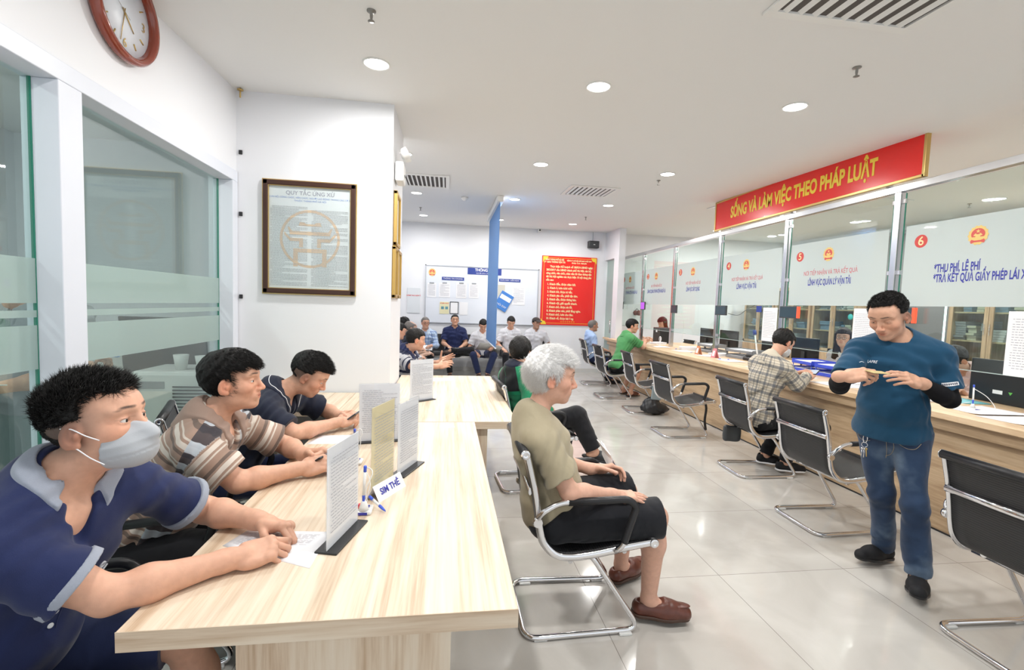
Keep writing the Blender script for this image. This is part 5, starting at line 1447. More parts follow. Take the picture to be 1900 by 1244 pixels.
def pen(p0, p1, label, name='pen'):
    p0 = Vector(p0); p1 = Vector(p1); d = (p1 - p0); L_ = d.length; d.normalize(); t = thing(name, label, 'pen', p0)
    R = Vector((0, 0, 1)).rotation_difference(d).to_matrix(); z = Vector((0, 0, 0))
    MB().lathe([(.001, .0), (.0035, .008), (.0052, .02), (.0055, .03), (.0052, .035)], z, 14, R).build('tip', M['blue'], t)
    MB().lathe([(.0052, .035), (.0052, L_ - .022)], z, 14, R).build('barrel', M['white_plastic'], t)
    MB().lathe([(.0056, L_ - .022), (.0058, L_ - .004), (.004, L_)], z, 14, R).build('cap', M['blue'], t)
    return t
pen((-.274, 1.665, .783), (-.268, 1.66, .925), 'white and blue pen standing upright in the nearest pen stand')
pen((-.196, 1.662, .757), (-.262, 1.715, .792), 'white pen with blue tip leaning beside the nearest pen stand')
pen((-.398, 2.19, .783), (-.402, 2.185, .915), 'pen standing upright in the far pen stand, near the phone user')
def pen_stand(x, y, label, k):
    t = thing('pen_stand', label, 'pen stand', (x, y, .75)); m = MB(); m.box((-.028, -.033, 0), (.028, .033, .014), .006); m.lathe([(.018, .014), (.014, .030), (.009, .044), (.0075, .046)], (0, -.015, 0), 16); m.build('stand', M['white_plastic'], t)
    m = MB(); m.box((-.018, -.034, .002), (.014, -.0325, .011)); m.box((-.012, .0, .0145), (.016, .022, .0152)); m.build('label_sticker', M['blueink'], t)
    m = MB(); m.box((-.022, -.01, .012), (-.010, .008, .03), .004); m.build('red_charm', M['redink'], t)
    pts = [(.004 + .012 * math.sin(q * 2.0) + .018 * q / 6, -.012 + .02 * math.sin(q * .8), .05 + .11 * math.sin(q * PI / 6)) for q in np.linspace(0, 6, 20)]
    MB().tube(smooth_path(pts, 3), .0018, 6).build('cord', M['white_plastic'], t)
pen_stand(-.272, 1.68, 'white pen stand with a coiled cord between the near sign holder and the yellow one', 0)
pen_stand(-.396, 2.20, 'white pen stand beside the hands of the man in the striped shirt', 1)
def paper(corners, z, label, name='paper_sheet', m='paper', text_rows=0, grp=None, thick=.0012, curl=0.0, wid=None):
    """sheet lying flat: four corners a, b, c, d"""
    c = [Vector((*q, z)) for q in corners]; o = sum(c, Vector()) / 4; t = thing(name, label, 'paper', o, 0, grp)
    G = []
    for i in range(7):
        row = []
        for j in range(7):
            u, v = i / 6, j / 6; p = (c[0] * (1 - u) + c[1] * u) * (1 - v) + (c[3] * (1 - u) + c[2] * u) * v - o
            p.z += .0012 + curl * (max(0, u - .6) ** 2 * 3 + max(0, v - .7) ** 2 * 2); row.append(p)
        G.append(row)
    MB().sheet(G, thick).build('sheet', M[m], t)
    if text_rows:
        r = (c[1] - c[0]); u = (c[0] - c[3]); q = MB(); ink_lines(q, c[3] - o + r * .08 + u * .06 + Vector((0, 0, .0016 + curl * 0)), r, u, r.length * .84, u.length * .8, text_rows, int(z * 1000) + text_rows, fill=.22, gap=.6)
        q.build('printed_text', M['greyink'], t)
    return t
paper([(-.616, 1.565), (-.353, 1.535), (-.361, 1.325), (-.650, 1.47)], .75, 'printed form under the hands of the masked man', text_rows=15)
paper([(-.675, 2.66), (-.50, 2.665), (-.535, 2.50), (-.70, 2.50)], .75, 'white booklet lying on the table by the elbow of the man with the phone', 'booklet', text_rows=0, thick=.004)
paper([(-.66, 2.20), (-.55, 2.24), (-.56, 2.14), (-.66, 2.12)], .75, 'bluish card under the hands of the man in the striped shirt', m='paper')
paper([(-.145, 4.72), (.055, 4.70), (.075, 4.52), (-.11, 4.50)], .75, 'printed form on the far cross table before the striped polo man', text_rows=6)
paper([(-.02, 2.86), (.05, 2.90), (.07, 2.82), (-.01, 2.80)], .75, 'small white paper scrap at the seam between the tables')
# ---------------------------------------------------------------- behind the glass: the office
def cabinet(x, y, label):
    """tall file cabinet: wooden doors below, two glazed doors above; faces the hall"""
    t = thing('file_cabinet', label, 'cabinet', (x, y, 0), 0, 'file cabinets along the office wall'); W = .49
    m = MB(); m.box((.0, -W, 0), (.42, -W + .02, 2.05)); m.box((.0, W - .02, 0), (.42, W, 2.05)); m.box((.0, -W, 2.03), (.42, W, 2.05)); m.box((.40, -W, 0), (.42, W, 2.05)); m.box((0, -W, .0), (.42, W, .06)); m.build('carcass', M['cabinet'], t)
    for k, z in enumerate((.85, 1.22, 1.60)): MB().box((.02, -W + .02, z), (.40, W - .02, z + .02)).build('shelf', M['cabinet'], t)
    for s in (-1, 1):
        a, b = (-W + .004, -.003) if s < 0 else (.003, W - .004)
        MB().box((-.02, a, .07), (-.001, b, .84), .002).build('door', M['cabinet'], t)
        m = MB(); f = .05
        m.box((-.02, a, .86), (-.001, a + f, 2.04)); m.box((-.02, b - f, .86), (-.001, b, 2.04)); m.box((-.02, a, .86), (-.001, b, .86 + f)); m.box((-.02, a, 2.04 - f), (-.001, b, 2.04))
        d = m.build('glazed_door', M['cabinet'], t); MB().box((-.012, a + f, .91), (-.009, b - f, 1.99)).build('pane', M['glass'], d)
        h_ = s * .03; MB().tube([(-.035, h_, 1.32), (-.035, h_, 1.46)], .005, 6).build('handle', M['chrome'], d)
    return t
CABY = [4.09, 5.11, 7.57, 8.59, 9.61]
for i, y in enumerate(CABY): cabinet(6.92, y, f'tall wooden file cabinet with glazed doors along the office wall, {["nearest", "second nearest", "middle", "fourth", "farthest"][i]} from the camera')
rg = random.Random(4)
pm = [mat('bundle_' + n, c, .7) for n, c in (('white', (.66, .66, .68)), ('cream', (.60, .55, .44)), ('blue', (.22, .30, .42)), ('grey', (.36, .36, .38)))]
ORD = ['first', 'second', 'third', 'fourth', 'fifth', 'sixth', 'seventh', 'eighth', 'ninth', 'tenth', 'eleventh', 'twelfth']; SHN = {.87: 'lowest', 1.24: 'middle', 1.62: 'highest'}; CBN = ['nearest', 'second nearest', 'middle', 'fourth', 'farthest']
for i, y in enumerate(CABY):
    for z in (.87, 1.24, 1.62):
        y0 = y - .44; k = 0
        while y0 < y + .36:
            w = rg.uniform(.05, .28); h = rg.uniform(.05, .27)
            if rg.random() < .85:
                t = thing('paper_bundle', f'{ORD[k]} paper bundle from the right, {SHN[z]} glazed shelf, {CBN[i]} file cabinet', 'papers', (7.12, y0 + w / 2, z), 0, 'paper bundles in the cabinets')
                m = MB(); n_ = max(2, int(h / .03))
                for q in range(n_): m.box((-.12 + rg.uniform(-.02, .02), -w / 2 + rg.uniform(0, .01), q * h / n_), (.12, w / 2 - rg.uniform(0, .01), (q + .9) * h / n_))
                m.build('sheets', rg.choice(pm), t)
            y0 += w + rg.uniform(.01, .06); k += 1
# grey blinds over the office windows with bright gaps
M['blind'] = mat('grey_office_blind', (.20, .20, .205), .8)
M['daylight'] = mat('window_daylight', (.8, .9, .9), .5, emit=((.75, 1.0, .95), 2.6))
struct('window_2', MB().box((XO - .012, 4.0, 1.0), (XO - .004, 9.9, 2.98)), M['daylight'])
yy = [9.86, 8.86, 8.78, 7.62, 7.555, 6.60, 6.57, 5.25]
for i, (a, b, lab) in enumerate(((8.83, 9.86, 'farthest grey roller blind of the office, leftmost in the photo'), (7.60, 8.79, 'grey office roller blind seen above the clerk with glasses'), (6.60, 7.56, 'narrow grey office roller blind left of the bright gap, above the standing man'), (4.95, 6.56, 'nearest and widest grey office roller blind, right of the bright gap'))):
    t = thing('office_blind', lab, 'blind', (XO - .05, (a + b) / 2, 0), 0, 'grey blinds on the office windows')
    MB().box((-.004, -(b - a) / 2, .95), (.004, (b - a) / 2, 3.0)).build('fabric', M['blind'], t)
    MB().box((-.03, -(b - a) / 2, 3.0), (.03, (b - a) / 2, 3.07), .01).build('cassette', M['grey_plastic'], t)
pil = MB().box((XO - .35, 3.95, 0), (XO, 4.90, 3.2)); struct('trim_1', pil, M['wall'])

# staff desks and screens, trays, papers
def monitor(x, y, z, deg, label, w=.48, h=.30, stand=True, brandside=False):
    t = thing('monitor', label, 'monitor', (x, y, z), math.radians(deg), 'office monitors')
    MB().box((-.012, -w / 2, .10 if stand else 0), (.018, w / 2, .10 + h if stand else h), .006).build('case', M['black_plastic'], t)
    MB().box((.0185, -w / 2 + .012, .112 if stand else .012), (.0195, w / 2 - .012, .088 + h if stand else h - .012)).build('screen', M['tv'], t)
    if stand:
        MB().box((-.03, -.03, .01), (-.012, .03, .22), .004).build('stand', M['dark_plastic'], t); MB().box((-.10, -.11, 0), (.06, .11, .012), .005).build('foot', M['dark_plastic'], t)
    return t
# monitor backs face the hall (+X is the screen side)
mo = monitor(4.31, 3.00, .86, -4, 'wide black monitor seen from behind on the counter at window 6', .58, .34, False)
MB().box((-.0135, .04, .075), (-.0125, .11, .105)).build('label_sticker', M['paper'], mo); MB().poly([(-.0136, .0, .102), (-.0136, -.03, .102), (-.0136, -.015, .078)]).build('green_mark', mat('green_mark', (.15, .55, .10), .5), mo)
text('lettering', 'Support', .04, (-.0135, -.17, .115), RW, UW, M['paper'], mo, shear=.3)
monitor(4.75, 5.62, .80, 0, 'black monitor seen from behind beside the woman clerk with glasses', .46, .30)
monitor(4.72, 6.15, .80, 6, 'black monitor behind the wider grey tray stack', .5, .32)
monitor(4.70, 7.25, .80, 0, 'black monitor behind the smaller grey tray stack', .5, .30)
monitor(4.72, 7.95, .80, -5, 'farthest black monitor, beyond the smaller grey tray stack', .5, .30)
dk = thing('staff_desk', 'long staff desk behind the counter glass', 'desk', (4.85, 6.0, 0)); MB().box((-.42, -4.6, .76), (.45, 3.7, .80), .003).build('desktop', M['counter_top'], dk)
for y in (-4.5, -2, 0, 2, 3.6): MB().box((-.40, y, 0), (.42, y + .03, .76)).build('panel_leg', M['cabinet'], dk)
def tray(x, y, z, deg, label, n, mm, fill=True, w=.33, d=.25):
    t = thing('paper_tray', label, 'tray', (x, y, z), math.radians(deg), 'desk paper trays')
    for k in range(n):
        z0 = k * .085; m = MB(); m.box((-d / 2, -w / 2, z0), (d / 2, w / 2, z0 + .004)); m.box((-d / 2, -w / 2, z0), (-d / 2 + .004, w / 2, z0 + .035)); m.box((d / 2 - .004, -w / 2, z0), (d / 2, w / 2, z0 + .05)); m.box((-d / 2, -w / 2, z0), (d / 2, -w / 2 + .004, z0 + .05)); m.box((-d / 2, w / 2 - .004, z0), (d / 2, w / 2, z0 + .05))
        if k < n - 1:
            for sx in (-1, 1):
                for sy in (-1, 1): m.tube([(sx * (d / 2 - .012), sy * (w / 2 - .012), z0), (sx * (d / 2 - .012), sy * (w / 2 - .012), z0 + .085)], .005, 6)
        m.build('tier', mm, t)
        if fill:
            q = MB(); [q.box((-d / 2 + .012 + rg.uniform(0, .01), -w / 2 + .012 + rg.uniform(0, .02), z0 + .006 + i * .008), (d / 2 - .012, w / 2 - .012 - rg.uniform(0, .02), z0 + .012 + i * .008)) for i in range(4)]; q.build('papers', M['paper'], t)
    return t
bt_ = mat('blue_tray', (.05, .09, .60), .35); gt = mat('smoke_tray', (.25, .26, .27), .35)
tray(4.14, 4.33, .86, 4, 'blue stacked paper tray at window 5 in front of the clerk with glasses', 2, bt_, True, .46, .30)
tray(4.16, 4.78, .86, -6, 'blue paper tray beside the hands of the plaid shirt man', 2, bt_, True, .34, .28)
tray(4.22, 6.95, .86, 0, 'smaller grey paper tray stack, beside the hand fan', 2, gt, True, .42)
tray(4.20, 6.05, .86, 8, 'wider grey paper tray stack, behind the tent cards', 2, gt, True, .50)
tray(4.15, 5.45, .86, -4, 'low grey tray with papers left of the plaid shirt man', 1, gt, True, .36)
# displays fixed to the posts
def tablet(y, label, led=None, scr='tv', w=.24, z=1.46, h=.14):
    t = thing('post_display', label, 'screen', (XP - .05, y, z), 0, 'displays on the steel posts')
    MB().box((-.012, -w / 2, 0), (.012, w / 2, h), .004).build('case', M['dark_plastic'], t)
    MB().box((-.0135, -w / 2 + .012, .012), (-.0125, w / 2 - .012, h - .012)).build('screen', mat('display_grey', (.04, .07, .09), .25) if scr == 'tv' else M[scr], t)
    if led: MB().box((-.015, -w / 2 - .008, .004), (.010, -w / 2 + .022, h - .004), .003).build('led_strip', M['redled'], t)
    MB().box((.012, w / 2 - .06, .03), (.03, w / 2 + .03, .08)).build('bracket', M['steel'], t)
tablet(3.60, 'grey display with a red strip behind the head of the man in blue', True, w=.26)
tablet(4.95, 'dark display with a red strip on the post left of window 5', True, w=.30)
tablet(6.32, 'small grey display with a wire on the post at window 4', w=.27)
tablet(7.74, 'small grey display on the post at window 3', w=.20)
tablet(9.06, 'small violet lit display on the post at window 2', scr='violet', w=.20, z=1.50, h=.16)
tablet(10.25, 'small violet lit display at window 1', scr='violet', w=.20, z=1.50, h=.16)
tag(MB().tube(smooth_path([(XP - .03, 6.18, 1.49), (XP + .02, 6.02, 1.47), (XP + .03, 5.85, 1.55), (XP + .02, 5.62, 1.63)], 6), .004, 6).build('cable', M['dark_plastic']), 'thin dark cable leaving the display at window 4', 'cable')
tag(MB().tube(smooth_path([(XP + .02, 7.62, 1.50), (XP + .03, 7.52, 1.3), (XP + .04, 7.55, 1.05), (XP + .05, 7.62, .88)], 6), .004, 6).build('cable', M['white_plastic']), 'thin pale cable hanging from the display at window 3', 'cable')
tag(MB().box((XP - .008, 5.50, 1.52), (XP - .005, 5.60, 1.60)).build('sticker', M['navysign']), 'small blue sticker on the pane of window 4', 'sticker')
tag(MB().lathe([(.030, 0), (.030, .002), (.001, .002)], (XP - .006, 4.16, 1.50), 12, Matrix.Rotation(-PI / 2, 3, 'Y')).build('sticker', mat('teal_sticker', (.05, .45, .42), .5)), 'round teal sticker on the pane of window 5', 'sticker')
# notices taped on the panes
def pane_notice(y0, y1, z0, z1, lab, x=None):
    x = XP - .010 if x is None else x
    t = thing('pane_notice', lab, 'notice', (x, (y0 + y1) / 2, (z0 + z1) / 2), 0, 'white notices taped on the panes')
    MB().box((-.001, -(y1 - y0) / 2, -(z1 - z0) / 2), (.001, (y1 - y0) / 2, (z1 - z0) / 2)).build('sheet', M['paper'], t)
    q = MB(); ink_lines(q, (-.0015, (y1 - y0) * .42, -(z1 - z0) * .40), RW, UW, (y1 - y0) * .84, (z1 - z0) * .8, 20, int(y0 * 10), fill=.2, gap=.5); q.build('printed_text', M['greyink'], t)
pane_notice(5.20, 5.46, 1.16, 1.58, 'white printed notice on the pane of window 4 by the post')
pane_notice(3.84, 4.12, 1.14, 1.585, 'white printed notice on the pane of window 5 beside the clerk with glasses')
pane_notice(2.45, 2.83, 1.12, 1.58, 'white printed notice on the pane of window 6 at the right edge of the photo')
pane_notice(10.15, 10.40, 1.68, 1.98, 'small white notice on the pane of window 1 at the pillar')
# things on the counter top
ZC = .86
paper([(3.50, 4.05), (3.50, 3.72), (3.86, 3.66), (3.84, 4.0)], ZC, 'white sheets left of the standing man on the counter', 'paper_stack', thick=.004, text_rows=4)
paper([(3.66, 2.95), (3.60, 2.66), (4.02, 2.62), (4.0, 2.95)], ZC, 'crumpled white receipts near the pen on the counter at the right', 'paper_stack', thick=.003, curl=.02)
paper([(3.56, 2.66), (3.58, 2.34), (3.95, 2.28), (3.98, 2.62)], ZC, 'creased white plastic sheet at the right end of the counter', 'plastic_sheet', thick=.003, curl=.03)
paper([(3.66, 3.62), (3.58, 3.14), (3.86, 3.08), (3.95, 3.60)], ZC, 'thick white document stack right of the standing man', 'paper_stack', thick=.018)
paper([(4.0, 3.55), (3.92, 3.06), (4.18, 3.02), (4.25, 3.5)], ZC, 'pale turquoise folder under documents at window 6', 'folder', m='tealp' if 'tealp' in M else 'paper', thick=.006)
t = thing('open_folder', 'bent bright blue folder standing between documents at window 6', 'folder', (4.05, 3.42, ZC), .4)
G = [[(u, -.13 + v * .26, .004 + .085 * math.sin(PI * min(1, max(0, (v - .1) / .8)))) for u in (0, .12, .24)] for v in np.linspace(0, 1, 12)]
MB().sheet(G, .003).build('cover', mat('cyan_folder', (.02, .28, .55), .45), t)
paper([(3.55, 4.62), (3.52, 4.26), (3.78, 4.24), (3.80, 4.60)], ZC, 'white form on the counter under the hands of the plaid shirt man', text_rows=8)
for i, (y, x, d, lab) in enumerate(((5.0, 3.72, .1, 'loose form lying on the counter left of the plaid shirt man'), (5.75, 3.78, -.1, 'printed slips on the counter beside the pink tent card'), (6.35, 3.80, .15, 'printed slips on the counter beside the orange tent card'), (7.0, 3.78, 0, 'printed slips on the counter before the smaller grey tray stack'), (8.6, 3.76, .2, 'white form on the counter before window 2'), (7.75, 3.75, -.2, 'white form on the counter near the fan shaped card'))):
    paper([(x - .14, y + .16 + d * .1), (x - .13 + d * .1, y - .16), (x + .12, y - .17), (x + .13 - d * .1, y + .15)], ZC, lab, text_rows=6, curl=.004)
pen((3.80, 2.86, .895), (3.815, 2.875, 1.04), 'white and blue pen standing upright on the counter at the right')
t = thing('pen_stand', 'white pen stand on the counter right of the standing man', 'pen stand', (3.80, 2.86, ZC)); m = MB(); m.box((-.03, -.035, 0), (.03, .035, .012), .005); m.lathe([(.018, .012), (.010, .035), (.008, .042)], (0, 0, 0), 14); m.build('stand', M['white_plastic'], t)
MB().tube(smooth_path([(.012, .01, .15), (.05, -.05, .10), (.03, -.12, .03), (-.04, -.10, .02), (-.06, .05, .02), (0, .02, .05)], 6), .0022, 6).build('cord', M['white_plastic'], t); MB().box((-.02, -.036, .001), (.02, -.0345, .011)).build('label_sticker', M['blueink'], t)
def tent_card(x, y, lab, c, w=.10, h=.13):
    t = thing('tent_card', lab, 'card', (x, y, ZC)); m = MB(); m.poly([(-.035, -w / 2, 0), (-.035, w / 2, 0), (-.0, w / 2 * .8, h), (-.0, -w / 2 * .8, h)], (.002, 0, .001)); m.poly([(.035, -w / 2, 0), (.035, w / 2, 0), (.0, w / 2 * .8, h), (.0, -w / 2 * .8, h)], (-.002, 0, .001)); m.build('card', mat('card_colour', c, .5), t)
    MB().poly([(-.030, -w * .28, h * .2), (-.030, w * .28, h * .2), (-.012, w * .22, h * .75), (-.012, -w * .22, h * .75)]).build('picture', M['paper'], t)
tent_card(3.74, 6.50, 'small orange and white tent card left of the post at window 4', (.62, .25, .12))
tent_card(3.76, 6.10, 'small pink tent card on the counter at window 4', (.72, .25, .28))
tent_card(3.72, 8.95, 'red tent card near the hands of the man in green', (.65, .10, .05), .16, .12)
tent_card(3.75, 9.55, 'red tent card at the far end of the counter', (.65, .10, .05), .12, .10)
t = thing('table_fan_card', 'white oval hand fan with black drawing standing on the counter at window 3', 'fan', (3.78, 7.86, ZC)); m = MB(); m.lathe([(.045, -.002), (.050, 0), (.045, .002)], (0, 0, .13), 24, Ry); m.tube([(0, 0, 0), (0, 0, .09)], .006, 8); m.lathe([(.035, 0), (.03, .01)], (0, 0, 0), 16); m.build('fan', M['paper'], t); MB().tube([(-.004, .0, .10), (-.004, .012, .14), (-.004, -.01, .16)], .007, 6).build('drawing', M['ink'], t)
t = thing('printer', 'black desk printer box in front of the farthest clerk', 'printer', (4.25, 8.72, ZC)); MB().box((-.14, -.16, 0), (.14, .16, .30), .01).build('case', M['black_plastic'], t); MB().box((-.142, -.03, .21), (-.139, .03, .26)).build('label_sticker', M['paper'], t)
t = thing('boxed_phone', 'white desk gadget with black dial on a blue pad on the end shelf', 'device', (3.72, 9.92, .841)); MB().box((-.10, -.12, 0), (.10, .12, .012), .004).build('pad', M['blue'], t); m = MB(); m.box((-.03, -.08, .012), (.03, .08, .14), .03); m.build('body', M['white_plastic'], t); MB().lathe([(.035, 0), (.03, .004)], (-.031, .02, .075), 16, Matrix.Rotation(-PI / 2, 3, 'Y')).build('dial', M['black_plastic'], t)
t = thing('measuring_stick', 'white stick with a blue cap leaning beside the monitor at window 4', 'stick', (4.05, 5.62, ZC)); MB().tube([(0, -.05, 0), (0, .06, .38)], .010, 8).build('stick', M['white_plastic'], t); MB().tube([(0, .055, .36), (0, .07, .42)], .022, 10).build('cap', M['navysign'], t)
t = thing('tea_cup', 'small pale cup with a teal band behind the glass at window 5', 'cup', (4.35, 4.62, .86)); MB().lathe([(.028, 0), (.034, .085), (.032, .085), (.027, .004)], (0, 0, 0), 18).build('cup', M['white_plastic'], t); MB().lathe([(.0315, .03), (.0335, .055)], (0, 0, 0), 18).build('band', mat('teal_band', (.05, .35, .36), .4), t)
# wall phones / lanterns on the office far wall
t = thing('red_lanterns', 'brown and red round ornaments hanging behind window 2', 'ornament', (4.4, 10.425, 1.42)); m = MB(); m.lathe([(.01, .06), (.05, .05), (.07, 0), (.05, -.05), (.01, -.06)], (0, -.12, 0), 16); m.lathe([(.01, .06), (.05, .05), (.07, 0), (.05, -.05), (.01, -.06)], (0, .10, 0), 16); m.build('lantern', mat('lantern_red', (.22, .03, .02), .5), t); MB().tube([(0, -.12, .05), (0, 0, .10), (0, .10, .05)], .006, 6).build('cord', M['dark_plastic'], t)
# strap and bags at the counter chairs
tag(MB().tube(smooth_path([(3.05, 5.10, .45), (3.07, 5.09, .36), (3.06, 5.09, .22), (3.08, 5.09, .10)], 5), .016, 8, flat=.3).build('bag_strap', M['black_plastic']), 'black strap hanging from the armrest of the empty middle chair', 'strap')
t = thing('handbag', 'pale grey and black bag resting on the chair near the man in green', 'bag', (2.98, 6.30, 0))
m = MB(); G = [[(x_, y_, z_) for x_, z_ in ((-.06, .50), (.06, .46))] for y_ in (0, .1)]; m.box((-.05, -.06, .22), (.10, -.03, .56), .012, Matrix.Rotation(.10, 3, 'Y')); m.build('flap', mat('grey_bag', (.24, .29, .31), .6), t)
F_ = Field(); F_.ell((0, 0, .10), (.20, .10, .09), None, .05); F_.ell((.12, .03, .07), (.14, .09, .06), None, .05); F_.ell((-.05, 0, .18), (.09, .06, .07), None, .05); F_.plane((0, 0, .005), (0, 0, -1)); F_.noise(.012, 22, 4); v_, q_ = surface(F_, .009); link_mesh('bag_body', np_mesh('bag_body', v_, q_), t, M['black_plastic'])
t = thing('shoulder_bag', 'black bag hanging under the armrest of the plaid shirt man\'s chair', 'bag', (2.86, 4.26, .30)); F_ = Field(); F_.box((0, 0, 0), (.09, .03, .085), None, .03, .02); F_.noise(.006, 25, 2); v_, q_ = surface(F_, .007); link_mesh('bag_body', np_mesh('bag_body', v_, q_), t, M['dark_plastic'])

# ---------------------------------------------------------------- behind the left glazing
t = thing('portable_cooler', 'white portable air cooler with grille behind the left glass', 'appliance', (-2.20, 4.42, 0))
MB().box((-.35, -.25, 0), (.30, .25, .86), .03).build('case', M['white_plastic'], t)
m = MB(); [m.box((-.02, -.256, .45 + k * .028), (.26, -.248, .462 + k * .028)) for k in range(11)]; m.build('grille', M['dark_plastic'], t); MB().box((-.30, -.256, .72), (-.08, -.249, .78), .003).build('panel', M['grey_plastic'], t)
for k, (x, y, h, lab) in enumerate(((-2.22, 4.30, .13, 'white paper cup stack on the cooler behind the left glass, left one'), (-2.06, 4.32, .12, 'white paper cup stack on the cooler behind the left glass, right one'))):
    t = thing('cup_stack', lab, 'cups', (x, y, .86)); MB().lathe([(.04, 0), (.058, h), (.05, h), (.036, .01)], (0, 0, 0), 18).build('cups', M['white_plastic'], t)
t = thing('office_chair', 'dark office chair back behind the left glass', 'chair', (-3.1, 3.2, 0)); F_ = Field(); F_.box((0, 0, .78), (.05, .23, .30), euler_frame(.3, .15), .04); F_.box((.22, .05, .46), (.22, .22, .04), euler_frame(.3), .03); v_, q_ = surface(F_, .012); link_mesh('cushion', np_mesh('cushion', v_, q_), t, M['dark_plastic']); MB().tube([(.1, .03, .05), (.1, .03, .45)], .03, 10).build('column', M['steel'], t)
m = MB(); [m.tube([(.1, .03, .08), (.1 + .28 * math.cos(a), .03 + .28 * math.sin(a), .04)], .018, 8) for a in np.linspace(0, 2 * PI, 6)[:-1]]; m.build('foot', M['dark_plastic'], t)
t = thing('leaning_board', 'dark grey board leaning behind the left glass beside a white one', 'board', (-2.75, 4.95, 0)); MB().box((-.3, -.015, 0), (.45, .015, 1.28), .003, Matrix.Rotation(.12, 3, 'X')).build('board', M['dark_plastic'], t); MB().box((-.52, -.012, 0), (-.3, .018, 1.22), .003, Matrix.Rotation(.12, 3, 'X')).build('white_board', M['white_plastic'], t)

# more office clutter on the counter
for (x, y, w, d, h, a, mm, lab) in ((4.05, 6.42, .30, .22, .035, .2, 'paper', 'thick paper pile behind the orange tent card'), (4.02, 7.30, .28, .20, .05, -.2, 'paper', 'paper pile right of the smaller grey tray stack'), (4.10, 5.25, .30, .22, .03, .1, 'paper', 'paper pile left of the blue trays'), (3.98, 8.35, .26, .20, .04, .3, 'paper', 'paper pile right of the black printer box'), (3.95, 3.95, .30, .21, .02, -.1, 'paper', 'loose paper pile left of the standing man under the glass')):
    t = thing('paper_pile', lab, 'papers', (x, y, ZC), a); m = MB(); n_ = 5
    for k in range(n_): m.box((-w / 2 + rg.uniform(0, .015), -d / 2 + rg.uniform(0, .015), h * k / n_), (w / 2 - rg.uniform(0, .015), d / 2 - rg.uniform(0, .015), h * (k + .85) / n_))
    m.build('sheets', M[mm], t)
for (x, y, a, lab) in ((3.74, 6.72, .9, 'blue pen lying on the counter left of the orange tent card'), (3.70, 5.92, -.6, 'blue pen lying on the counter right of the pink tent card'), (3.78, 7.30, .3, 'pen lying on the counter in front of the smaller tray stack')):
    pen((x, y, ZC + .007), (x + .14 * math.cos(a), y + .14 * math.sin(a), ZC + .007), lab)
t = thing('desk_phone', 'black desk phone behind the pink tent card', 'phone', (4.12, 5.78, ZC)); MB().box((-.09, -.10, 0), (.09, .10, .045), .012).build('base', M['black_plastic'], t); MB().tube(smooth_path([(-.03, -.10, .065), (-.03, -.05, .075), (-.03, .05, .075), (-.03, .10, .065)], 4), .018, 8).build('handset', M['dark_plastic'], t)
# ---------------------------------------------------------------- cloth
def pat_stripes(nt, u, v, part, n, tc):
    """brown shirt with broad cream and dark bands, and dark blocks down the sides"""
    w = mth(nt, 'ADD', v, mth(nt, 'MULTIPLY', n.outputs['Fac'], .012))
    f = mth(nt, 'FRACT', mth(nt, 'DIVIDE', w, .078))
    c = ramp(nt, f, [(0, (.36, .245, .19)), (.30, (.16, .115, .095)), (.46, (.36, .245, .19)), (.56, (.66, .59, .52)), (.80, (.36, .245, .19)), (.92, (.60, .53, .46))], 'CONSTANT')
    au = mth(nt, 'ABSOLUTE', u); blk = mth(nt, 'MULTIPLY', mth(nt, 'GREATER_THAN', au, .15), mth(nt, 'LESS_THAN', au, .23)); blk = mth(nt, 'MULTIPLY', blk, mth(nt, 'LESS_THAN', part, .5))
    b2 = mth(nt, 'MULTIPLY', mth(nt, 'GREATER_THAN', u, .045), mth(nt, 'LESS_THAN', u, .085)); b2 = mth(nt, 'MULTIPLY', b2, mth(nt, 'LESS_THAN', part, .5))
    dark = mixc(nt, mth(nt, 'LESS_THAN', f, .5), (.50, .56, .62), (.03, .032, .045))
    c = mixc(nt, mth(nt, 'MULTIPLY', blk, .85), c, dark); return mixc(nt, mth(nt, 'MULTIPLY', b2, .6), c, dark)
def pat_plaid(base, d1, d2, per=.085):
    def f(nt, u, v, part, n, tc):
        def band(x, a, b, p): q = mth(nt, 'FRACT', mth(nt, 'DIVIDE', x, p)); return mth(nt, 'MULTIPLY', mth(nt, 'GREATER_THAN', q, a), mth(nt, 'LESS_THAN', q, b))
        h1 = mth(nt, 'ADD', band(v, .05, .35, per), band(v, .55, .60, per)); h2 = mth(nt, 'ADD', band(u, .10, .36, per * .94), band(u, .62, .68, per * .94))
        c = mixc(nt, mth(nt, 'MULTIPLY', h1, .62), base, d1); c = mixc(nt, mth(nt, 'MULTIPLY', h2, .60), c, d1)
        return mixc(nt, mth(nt, 'MULTIPLY', band(v, .80, .90, per), .6), c, d2)
    return f
def pat_rings(a, b, per, w=.5, thr=.5):
    def f(nt, u, v, part, n, tc): return mixc(nt, mth(nt, 'LESS_THAN', mth(nt, 'FRACT', mth(nt, 'DIVIDE', v, per)), w), a, b)
    return f
def pat_jeans(nt, u, v, part, n, tc):
    n2 = nd(nt, 'ShaderNodeTexNoise', Scale=3.2, Detail=4.0); nt.links.new(tc.outputs['Object'], n2.inputs['Vector'])
    n3 = nd(nt, 'ShaderNodeTexNoise', Scale=220.0, Detail=2.0); nt.links.new(tc.outputs['Object'], n3.inputs['Vector'])
    c = ramp(nt, n2.outputs['Fac'], [(.38, (.012, .027, .062)), (.50, (.024, .050, .105)), (.62, (.13, .185, .26))])
    return mixc(nt, mth(nt, 'MULTIPLY', n3.outputs['Fac'], .4), c, (.03, .05, .10))
